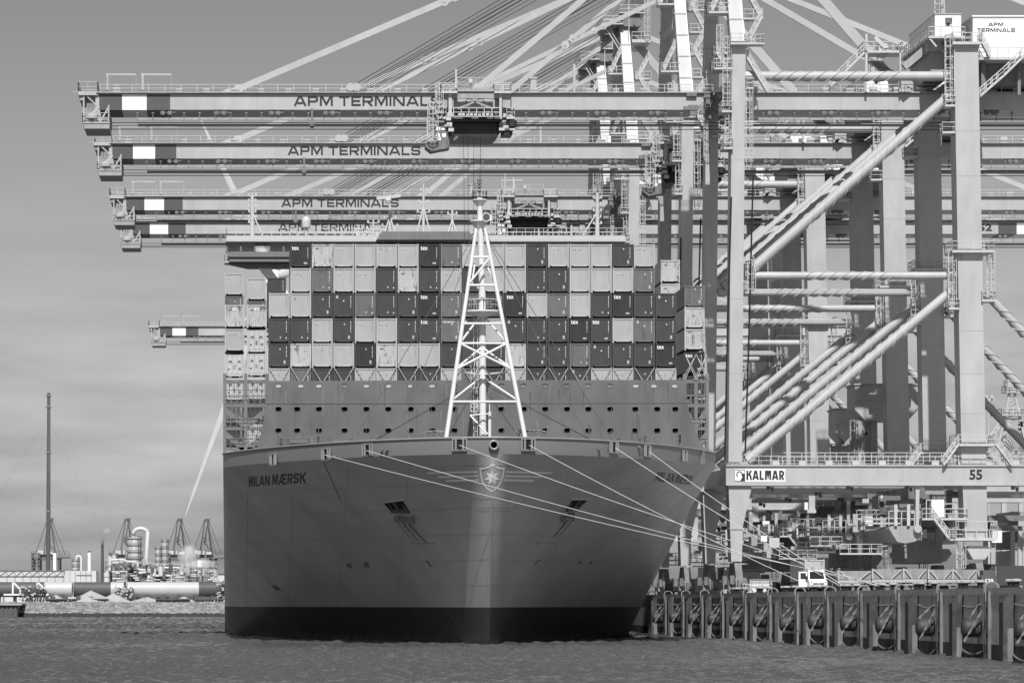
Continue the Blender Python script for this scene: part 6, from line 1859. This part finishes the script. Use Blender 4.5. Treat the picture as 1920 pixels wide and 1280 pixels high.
# racks of jacks
for i, (px0, px1, py, lab) in enumerate(((36, 84, 1096, 'tangle of dark steel racks in front of the left pile'), (214, 252, 1099, 'leaning rack of white ringed struts between the piles'), (404, 424, 1088, 'dark crawler rig beside the ship on the far shore'))):
    D = 1236.0; r = thing_at('steel_rack', (px0 + px1) / 2, D, lab, 'rack', 'racks on the far shore'); O = r.location
    q = random.Random(i)
    mb = MB()
    for k in range(16):
        a = q.uniform(px0, px1); b = a + q.uniform(-6, 10); mb.bar(S(a, 1128, D + q.uniform(0, 3)), S(b, q.uniform(py, py + 12), D + q.uniform(0, 3)), q.uniform(.18, .4))
    for k in range(5): z = 1104 + k * 5; mb.bar(S(px0, z, D), S(px1, z + q.uniform(-1, 1), D), .25)
    fr = mb.build('frame', M['far_dk'], r, O)
    mb = MB()
    for k in range(18):
        c = S(q.uniform(px0, px1), q.uniform(py, 1124), D - .5); mb.box(c.x - .35, c.x + .35, D - 1, D, c.z - .3, c.z + .3)
    mb.build('roller', M['cL'], fr, O)
# sand heaps
for i, (px, w_, py, lab) in enumerate(((105, 24, 1112, 'small sand heap in front of the white pile end'), (170, 48, 1103, 'largest sand heap in front of the dark pile'), (212, 34, 1109, 'flat-topped sand heap left of the leaning rack'), (275, 36, 1117, 'low sand heap below the open pile mouth'), (345, 26, 1116, 'low sand heap below the right white pile'))):
    D = 1233.0; c = S(px, 1128, D); R_ = w_ / sq(D); H_ = (1128 - py) / sq(D); mb = MB(); n_, q = 26, random.Random(i); vs = []
    for jx in range(9):
        f = jx / 8; 
        for k in range(n_):
            t = 2*pi*k/n_; r0 = R_ * (1 - f) * (1 + .12 * sin(3*t + i) + q.uniform(-.05, .05)); vs.append((c.x + cos(t) * r0, c.y + sin(t) * r0 * .5, GZ + H_ * f ** 1.15 * (1 - .12 * f)))
    mb.add(vs, [(a*n_+k, a*n_+(k+1) % n_, (a+1)*n_+(k+1) % n_, (a+1)*n_+k) for a in range(8) for k in range(n_)] + [tuple(range(8*n_, 9*n_))])
    tag(mb.build('sand_heap', M['sand'], smooth=True), lab, 'sand heap', 'sand heaps on the far shore')
# multi-axle trailers
for i, (x0, x1, lab) in enumerate(((86, 204, 'long low multi-wheel trailer in front of the sand heaps'), (292, 356, 'multi-wheel trailer below the right white pile'), (366, 424, 'multi-wheel trailer beside the ship'))):
    D = 1230.0; r = thing_at('heavy_trailer', (x0 + x1) / 2, D, lab, 'trailer', 'heavy trailers on the far shore'); O = r.location
    mb = MB(); mb.box(PX(x0, D), PX(x1, D), D, D + 3, GZ + .75, GZ + 1.15); mb.build('bed', M['far_dk'], r, O)
    n_ = int((x1 - x0) / 6)
    for k in range(n_):
        x = PX(x0 + 3 + k * 6, D); mb = MB(); mb.tube((x, D - .2, GZ + .45), (x, D + .6, GZ + .45), .45, 10); mb.build('wheel', M['black'], r, O)
    mb = MB()
    for k in range(n_ // 4): x = PX(x0 + 8 + k * 24, D); mb.box(x, x + 1.6, D + .5, D + 2, GZ + 1.15, GZ + 1.9)
    mb.build('load', M['far_dk'], r, O)
# warehouse
WD = 1420.0; wh = thing_at('warehouse', 60, WD, 'long low white warehouse with diagonal bracing on the far shore', 'warehouse'); O = wh.location
mb = MB(); mb.box(PX(-60, WD), PX(120, WD), WD, WD + 30, GZ, PZ(1070, WD)); mb.build('wall', M['plant_lt'], wh, O)
mb = MB(); mb.box(PX(120, WD), PX(180, WD), WD + 1, WD + 30, GZ, PZ(1069.5, WD)); mb.build('annexe', M['plant_lt'], wh, O)
mb = MB(); mb.box(PX(-60, WD), PX(121, WD), WD - .3, WD + 30, PZ(1070, WD), PZ(1068.5, WD)); mb.box(PX(143, WD), PX(172, WD), WD + .7, WD + 1, PZ(1078, WD), PZ(1077, WD)); mb.build('roof_edge', M['cM'], wh, O)
mb = MB()
for k in range(11):
    x = 5 + k * 15 - 50; mb.bar(S(x, 1079, WD - .2), S(x + 11, 1071, WD - .2), .12); mb.bar(S(x + 13, 1092, WD - .2), S(x + 13, 1071, WD - .2), .14)
mb.bar(S(-60, 1080, WD - .2), S(120, 1080, WD - .2), .2)
for k in range(5): mb.bar(S(131 + k * 10, 1092, WD + .9), S(131 + k * 10, 1070, WD + .9), .1)
mb.build('bracing', M['cD'], wh, O)
# guyed chimney
CD = 1500.0; ch = thing_at('guyed_chimney', 90, CD, 'very tall thin dark chimney held by guy wires', 'chimney'); O = ch.location
mb = MB(); mb.tube(S(90, 1128, CD), S(91.5, 736, CD), .95, 14, .62); mb.build('shaft', M['far_dk'], ch, O, True)
mb = MB()
for py in (742, 763, 849, 959): c = S(91, py, CD); mb.lathe((c.x, c.y, c.z), [(.9, -.3), (1.1, 0), (1.1, .4), (.7, .5)], 12)
mb.ladder(PX(94, CD), CD - .6, PZ(1100, CD), PZ(745, CD), .6, .07, False); mb.build('ring_platform', M['far_md'], ch, O)
for py, px2, dy in ((782, -130, 100), (782, 250, 60), (890, -150, -60), (890, 250, -80), (1000, 300, 40), (1000, -120, -40)):
    mb = MB(); a = S(91, py, CD); b = S(px2, 1128, CD + dy); mb.tube(a, b, .03, 4); mb.build('guy_wire', M['far_md'], ch, O)
# distant ship cranes
TD = 2600.0
def tp(px, py, d=0): return S(px, py, TD + d)
far = empty('distant_crane', (PX(93, TD), TD, GZ)); O = far.location
for d in (0, 22):
    for px in (61, 73):
        mb = MB(); mb.box(PX(px - 2.2, TD), PX(px + 2.2, TD), TD + d, TD + d + 2.5, GZ, PZ(1036, TD)); mb.build('leg', M['far_dk'], far, O)
    for px in (99, 110):
        mb = MB(); mb.box(PX(px - 2.2, TD), PX(px + 2.2, TD), TD + d, TD + d + 2.5, GZ, PZ(1044, TD)); mb.build('leg', M['far_dk'], far, O)
mb = MB(); mb.box(PX(59, TD), PX(113, TD), TD, TD + 24, PZ(1049, TD), PZ(1046, TD)); mb.bar(tp(61, 1066), tp(73, 1050), .9); mb.box(PX(59, TD), PX(75, TD), TD, TD + 2, PZ(1062, TD), PZ(1060, TD)); mb.build('tie_beam', M['far_dk'], far, O)
mb = MB(); mb.box(PX(58, TD), PX(130, TD), TD + 10, TD + 16, PZ(1044, TD), PZ(1038.5, TD)); g_ = mb.build('girder', M['far_md'], far, O)
mb = MB(); mb.rail([tp(58, 1038.5, 9), tp(130, 1038.5, 9)], 2, 5, .2); mb.box(PX(112, TD), PX(130, TD), TD + 9, TD + 17, PZ(1046, TD), PZ(1043.5, TD)); mb.build('walkway', M['far_dk'], g_, O)
mb = MB(); mb.box(PX(70, TD), PX(88, TD), TD + 8, TD + 18, PZ(1038, TD), PZ(1031, TD)); mb.box(PX(91, TD), PX(104, TD), TD + 8, TD + 18, PZ(1038, TD), PZ(1033, TD)); mb.build('machinery_house', M['plant_lt'], far, O)
mb = MB()
for d, e in ((4, 11), (22, 15)): mb.bar(tp(82, 1037, d), tp(91, 973, e), .75); mb.bar(tp(104, 1037, d), tp(95, 973, e), .75); mb.bar(tp(90, 1020, d), tp(96, 975, e), .5); mb.bar(tp(86, 1012, d), tp(100, 1012, d), .5)
mb.box(PX(88, TD), PX(98, TD), TD + 10, TD + 16, PZ(975, TD), PZ(970, TD)); mb.build('mast', M['far_dk'], far, O)
mb = MB()
for a, b in (((67, 1037), (89, 974)), ((122, 1039), (97, 974)), ((112, 1039), (96, 980)), ((84, 1010), (102, 1030)), ((86, 1000), (99, 1036))): mb.bar(tp(*a, 13), tp(*b, 13), .5)
mb.build('stay', M['far_dk'], far, O)
FG = 'cranes far away across the water'
for i, (px, lab) in enumerate(((93, 'distant crane right behind the guyed chimney'), (238, 'distant crane behind the big silver column'), (337, 'distant crane left of a similar one, behind the steam'), (388, 'distant crane nearest to the hull of the ship'))):
    o = far if i == 0 else copy_tree(far); o.location.x = PX(px, TD); o.location.y += i * 6; tag(o, lab, 'crane', FG)
# process plant
KD = 1650.0
def column(px, r, py0, py1, mat, label, rings=3, name='process_column'):
    o = thing_at(name, px, KD, label, 'column', 'columns of the process plant'); O = o.location; x = PX(px, KD); R_ = r / sq(KD)
    z0, z1 = GZ, PZ(py0, KD)
    mb = MB(); mb.lathe((x, KD, 0), [(R_, z0), (R_, z1 - R_ * .5), (R_ * .75, z1 - R_ * .15), (R_ * .3, z1), ], 24); mb.build('shell', mat, o, O, True)
    mb = MB()
    for k in range(rings):
        z = PZ(py0 + (py1 - py0) * (k + .4) / rings, KD); mb.lathe((x, KD, z), [(R_ * 1.01, -.12), (R_ * 1.08, -.1), (R_ * 1.08, .1), (R_ * 1.01, .12)], 18)
        pts = [Vector((x + cos(t) * R_ * 1.1, KD + sin(t) * R_ * 1.1, z)) for t in [2*pi*j/12 for j in range(13)]]; mb.rail(pts, 1.1, 4, .07)
    mb.ladder(x + R_ * .7, KD - R_ * 1.1, GZ, z1, .9, .12, False)
    mb.build('platform', M['plant_dk'], o, O)
    return o
big = column(252, 13.5, 1005, 1068, M['plant'], 'biggest silver column with a white pipe looping over its top', 5); O = big.location
mb = MB(); k_ = sq(KD)
pts = [S(250, 1010, KD), S(250, 1000, KD)] + [S(263.5 - 13.5 * cos(t), 1000 - 9.5 * sin(t), KD - 1) for t in [pi*j/12 for j in range(1, 12)]] + [S(277, 1000, KD - 2), S(273, 1062, KD - 4), S(275, 1071, KD - 4), S(282, 1074, KD - 4), S(306, 1074, KD - 4)]
mb.path(pts, 4.0 / k_, 14); mb.build('loop_pipe', M['plant_lt'], big, O, True)
column(297, 6, 1024, 1075, M['plant'], 'shorter dull column of the pair right of the loop pipe', 4)
column(309.5, 7, 1010, 1075, M['plant'], 'taller banded column of the pair right of the loop pipe', 5)
v_ = column(142, 7, 1048, 1078, M['plant'], 'small vessel with a bent pipe above the warehouse roof', 3); O = v_.location
mb = MB(); mb.path([S(143, 1049, KD), S(143, 1045, KD)] + [S(147.5 - 4.5 * cos(t), 1045 - 3.5 * sin(t), KD) for t in [pi*j/8 for j in range(1, 8)]] + [S(152, 1045, KD), S(152, 1070, KD)], .32, 8); mb.build('bent_pipe', M['white'], v_, O, True)
for px, py, lab in ((102.5, 1036, 'white stack above the warehouse, close to the guyed chimney'), (167.5, 1035, 'white stack standing at the right end of the warehouse')):
    o = thing_at('white_stack', px, KD, lab, 'stack', 'white stacks behind the warehouse'); x = PX(px, KD)
    mb = MB(); mb.lathe((x, KD, 0), [(.8, GZ), (.8, PZ(py, KD))], 16); mb.build('shaft', M['white'], o, o.location, True)
    mb = MB(); mb.lathe((x, KD, PZ(py, KD)), [(.7, 0), (.85, .05), (.85, .5), (.6, .6)], 14); mb.build('cap', M['plant_dk'], o, o.location)
fl_ = thing_at('flare_stack', 192, KD, 'dark flare stack with a thin trail of smoke left of the plant', 'flare stack'); x = PX(192, KD); O = fl_.location
mb = MB(); mb.lathe((x, KD, 0), [(.75, GZ), (.62, PZ(1022, KD))], 12); mb.build('shaft', M['far_dk'], fl_, O, True)
mb = MB(); mb.lathe((x, KD, PZ(1022, KD)), [(.3, 0), (1.0, .1), (1.0, .3), (.3, .4)], 12); mb.lathe((x, KD, PZ(1019, KD)), [(.4, -.4), (.75, 0), (.8, 1.6), (.5, 2.2)], 12); mb.lathe((x, KD, PZ(1010, KD)), [(.4, 0), (.6, .2), (.4, .6)], 12); mb.build('tip', M['far_md'], fl_, O)
# pipe racks: storeys of beams with pipes and vessels
def rack(px0, px1, py_top, seed, label, lv=4):
    o = thing_at('pipe_rack', (px0 + px1) / 2, KD, label, 'pipe rack', 'pipe racks of the process plant'); O = o.location; q = random.Random(seed); D = KD - 12
    mb = MB()
    for k in range(int((px1 - px0) / 9) + 1):
        x = PX(px0 + 9 * k, D)
        for y in (D, D + 8): mb.box(x - .15, x + .15, y - .15, y + .15, GZ, PZ(py_top + q.uniform(-2, 4), D))
    for j in range(lv + 1):
        z = PZ(1090 + (py_top - 1090) * j / lv, D); mb.box(PX(px0, D), PX(px1, D), D - .1, D + .2, z - .2, z); mb.box(PX(px0, D), PX(px1, D), D, D + 8, z - .1, z)
    f_ = mb.build('frame', M['plant_dk'], o, O)
    for j in range(12):
        z = PZ(q.uniform(py_top, 1090), D); a = q.uniform(px0, px1 - 10); b = min(px1, a + q.uniform(8, 40)); mb = MB(); y = D - .3 - q.random()
        pts = [(PX(a, D), y, z), (PX(b, D), y, z)]
        if q.random() < .6: pts += [(PX(b, D) + .3, y, z - .3), (PX(b, D) + .3, y, z - q.uniform(1.5, 4))]
        mb.path(pts, q.uniform(.15, .42), 8); mb.build('pipe', M[q.choice(('plant_lt', 'plant', 'plant'))], o, O, True)
    for j in range(7):
        c = S(q.uniform(px0 + 2, px1 - 2), q.uniform(py_top + 4, 1088), D - 1); r = q.uniform(.5, 1.3); mb = MB(); h_ = q.uniform(1.2, 4)
        mb.lathe((c.x, c.y, c.z), [(.2, -.3), (r, 0), (r, h_), (.2, h_ + .4)], 12); mb.build('vessel', M[q.choice(('plant', 'plant_lt', 'plant_dk'))], o, O, True)
    mb = MB()
    for j in range(lv): z = PZ(1090 + (py_top - 1090) * (j + 1) / lv, D); mb.rail([(PX(px0, D), D - .3, z), (PX(px1, D), D - .3, z)], 1.1, 2, .13)
    mb.build('railing', M['plant_lt'], f_, O)
rack(198, 236, 1052, 1, 'pipe rack with bent white pipes left of the biggest column')
rack(236, 284, 1058, 2, 'pipe rack at the foot of the biggest column', 3)
rack(284, 344, 1060, 3, 'pipe rack below the two slim columns', 3)
rack(344, 406, 1064, 4, 'long open pipe rack closest to the ship', 3)
o = thing_at('transfer_pipe', 230, KD, 'white stepped pipe crossing in front of the biggest column', 'pipe'); D = KD - 16
mb = MB(); mb.path([S(206, 1070, D), S(206, 1052, D), S(209, 1049, D), S(232, 1049, D), S(237, 1052, D), S(252, 1053, D), S(258, 1056, D), S(258, 1066, D), S(264, 1068, D), S(272, 1068, D), S(274, 1072, D), S(260, 1074, D)], .55, 10); mb.build('run', M['plant_lt'], o, o.location, True)
mb = MB()
for px, py in ((206, 1060), (222, 1049), (258, 1062)): c = S(px, py, D); mb.lathe((c.x, c.y, c.z - .15), [(.85, 0), (.85, .3)], 12)
mb.build('flange', M['plant'], o, o.location)
for px, w_, h0, lab in ((200, 5.5, 1074, 'squat round tank left of the pipe racks'), (374, 4.5, 1052, 'small white drum on top of the right pipe rack')):
    o = thing_at('storage_tank', px, KD - 14, lab, 'tank', 'tanks of the process plant'); x = PX(px, KD - 14); R_ = w_ / sq(KD)
    zb2 = GZ if px < 300 else PZ(1062, KD - 14)
    mb = MB(); mb.lathe((x, KD - 14, 0), [(R_, zb2), (R_, PZ(h0, KD - 14)), (R_ * .3, PZ(h0, KD - 14) + .5)], 18); mb.build('shell', M['plant_lt' if px < 300 else 'white'], o, o.location, True)
    mb = MB()
    if px > 300:
        for dx in (-R_, R_): mb.box(x + dx - .15, x + dx + .15, KD - 15, KD - 14.7, GZ, zb2)
        mb.build('support', M['plant_dk'], o, o.location)
    else:
        mb.lathe((x, KD - 14, PZ(1082, KD - 14)), [(R_, 0), (R_ * 1.04, .1), (R_, .3)], 18); mb.build('band', M['plant_dk'], o, o.location)
# far low sheds behind the plant
for px, w_, h_, lab in ((412, 14, 1066, 'low far shed between the plant and the ship'),):
    o = thing_at('far_shed', px, 1900, lab, 'shed'); D = 1900
    mb = MB(); mb.box(PX(px - w_, D), PX(px + w_, D), D, D + 20, GZ, PZ(1076, D)); mb.build('wall', M['plant_lt'], o, o.location)
    mb = MB(); mb.prism([(PX(px - w_ - 1, D), PZ(1076, D)), (PX(px + w_ + 1, D), PZ(1076, D)), (PX(px + w_, D), PZ(1074, D)), (PX(px - w_, D), PZ(1074, D))], 'y', D - .5, D + 20); mb.build('roof', M['plant_dk'], o, o.location)
# wind turbine behind the ship
UD = 1500.0; wt = thing_at('wind_turbine', 512, UD, 'huge wind turbine behind the ship, two white blades showing at its left', 'wind turbine'); O = wt.location
hub = S(512, 520, UD)
mb = MB(); mb.tube(Vector((hub.x + 1, UD + 5, GZ)), Vector((hub.x, UD + 5, hub.z - 2)), 3.6, 20, 2.4); mb.build('tower', M['white'], wt, O, True)
mb = MB(); mb.tube(hub + Vector((0, 1, 0)), hub + Vector((0, 16, 0)), 3.4, 14); mb.lathe((hub.x, hub.y - 2, hub.z), [(.3, -2.6), (2.2, -1.5), (2.7, 0), (2.2, 1.5), (.3, 2.6)], 14); mb.build('nacelle', M['white'], wt, O, True)
for tipx, tipy in ((347, 968), (375, 222), (690, 452)):
    tp2 = S(tipx, tipy, UD + (20 if tipx > 500 else 0)); d = tp2 - hub; mb = MB(); n_ = 12; rings = []
    dn = d.normalized(); a = dn.cross(Vector((0, 1, 0))).normalized(); b = dn.cross(a)
    vs = []; prof = [(0, 1.9), (.04, 1.9), (.12, 2.6), (.2, 3.0), (.35, 2.55), (.55, 1.95), (.75, 1.35), (.92, .75), (1, .15)]
    for f, w_ in prof:
        c = hub + d * f
        for k in range(n_): t = 2*pi*k/n_; vs.append(c + a * (cos(t) * w_ * .74) + b * (sin(t) * w_ * .74 * (.9 if f < .06 else .35)))
    mb.add(vs, [(i*n_+k, i*n_+(k+1) % n_, (i+1)*n_+(k+1) % n_, (i+1)*n_+k) for i in range(len(prof)-1) for k in range(n_)]); mb.build('blade', M['ship_lt'], wt, O, True)
# steam and smoke drifting from the plant
def cloud(name, c, r, dens, label, ns, ed=.45):
    mb = MB(); n_ = 20; prof = []
    for k in range(11):
        t = -pi/2 + pi*k/10; prof.append((max(.01, cos(t)), sin(t)))
    mb.lathe((0, 0, 0), prof, n_)
    m = bpy.data.materials.new(name); m.use_nodes = True; n = m.node_tree; n.nodes.clear(); L = n.links.new; N = n.nodes.new
    out = N('ShaderNodeOutputMaterial'); v = N('ShaderNodeVolumePrincipled'); v.inputs['Color'].default_value = (1, 1, 1, 1); v.inputs['Anisotropy'].default_value = -.2
    tc = N('ShaderNodeTexCoord'); nz = N('ShaderNodeTexNoise'); nz.inputs['Scale'].default_value = ns; nz.inputs['Detail'].default_value = 4
    L(tc.outputs['Object'], nz.inputs['Vector'])
    ln = N('ShaderNodeVectorMath'); ln.operation = 'LENGTH'; L(tc.outputs['Object'], ln.inputs[0])
    r1 = N('ShaderNodeMapRange'); r1.inputs[1].default_value = .25; r1.inputs[2].default_value = 1.0; r1.inputs[3].default_value = .35; r1.inputs[4].default_value = -.35; L(ln.outputs['Value'], r1.inputs[0])
    a = N('ShaderNodeMath'); a.operation = 'ADD'; L(nz.outputs[0], a.inputs[0]); L(r1.outputs[0], a.inputs[1])
    r2 = N('ShaderNodeMapRange'); r2.inputs[1].default_value = ed; r2.inputs[2].default_value = ed + .35; r2.inputs[3].default_value = 0; r2.inputs[4].default_value = dens; L(a.outputs[0], r2.inputs[0])
    L(r2.outputs[0], v.inputs['Density']); L(v.outputs[0], out.inputs['Volume'])
    o = mb.build(name, m); o.location = c; o.scale = r; o['kind'] = 'stuff'; o['label'] = label
    return o
cloud('steam_cloud', S(352, 1040, KD - 26), (7, 5, 8.5), .2, 'white steam drifting past the slim columns of the plant', 2.2)
cloud('steam_cloud', S(374, 1056, KD - 26), (10, 5, 4), .2, 'lower white steam spreading over the right pipe rack', 2.2)
cloud('smoke_trail', S(200, 995, KD - 6), (3.2, 2, 2.4), .2, 'thin grey smoke above the flare stack', 2.6, .55)
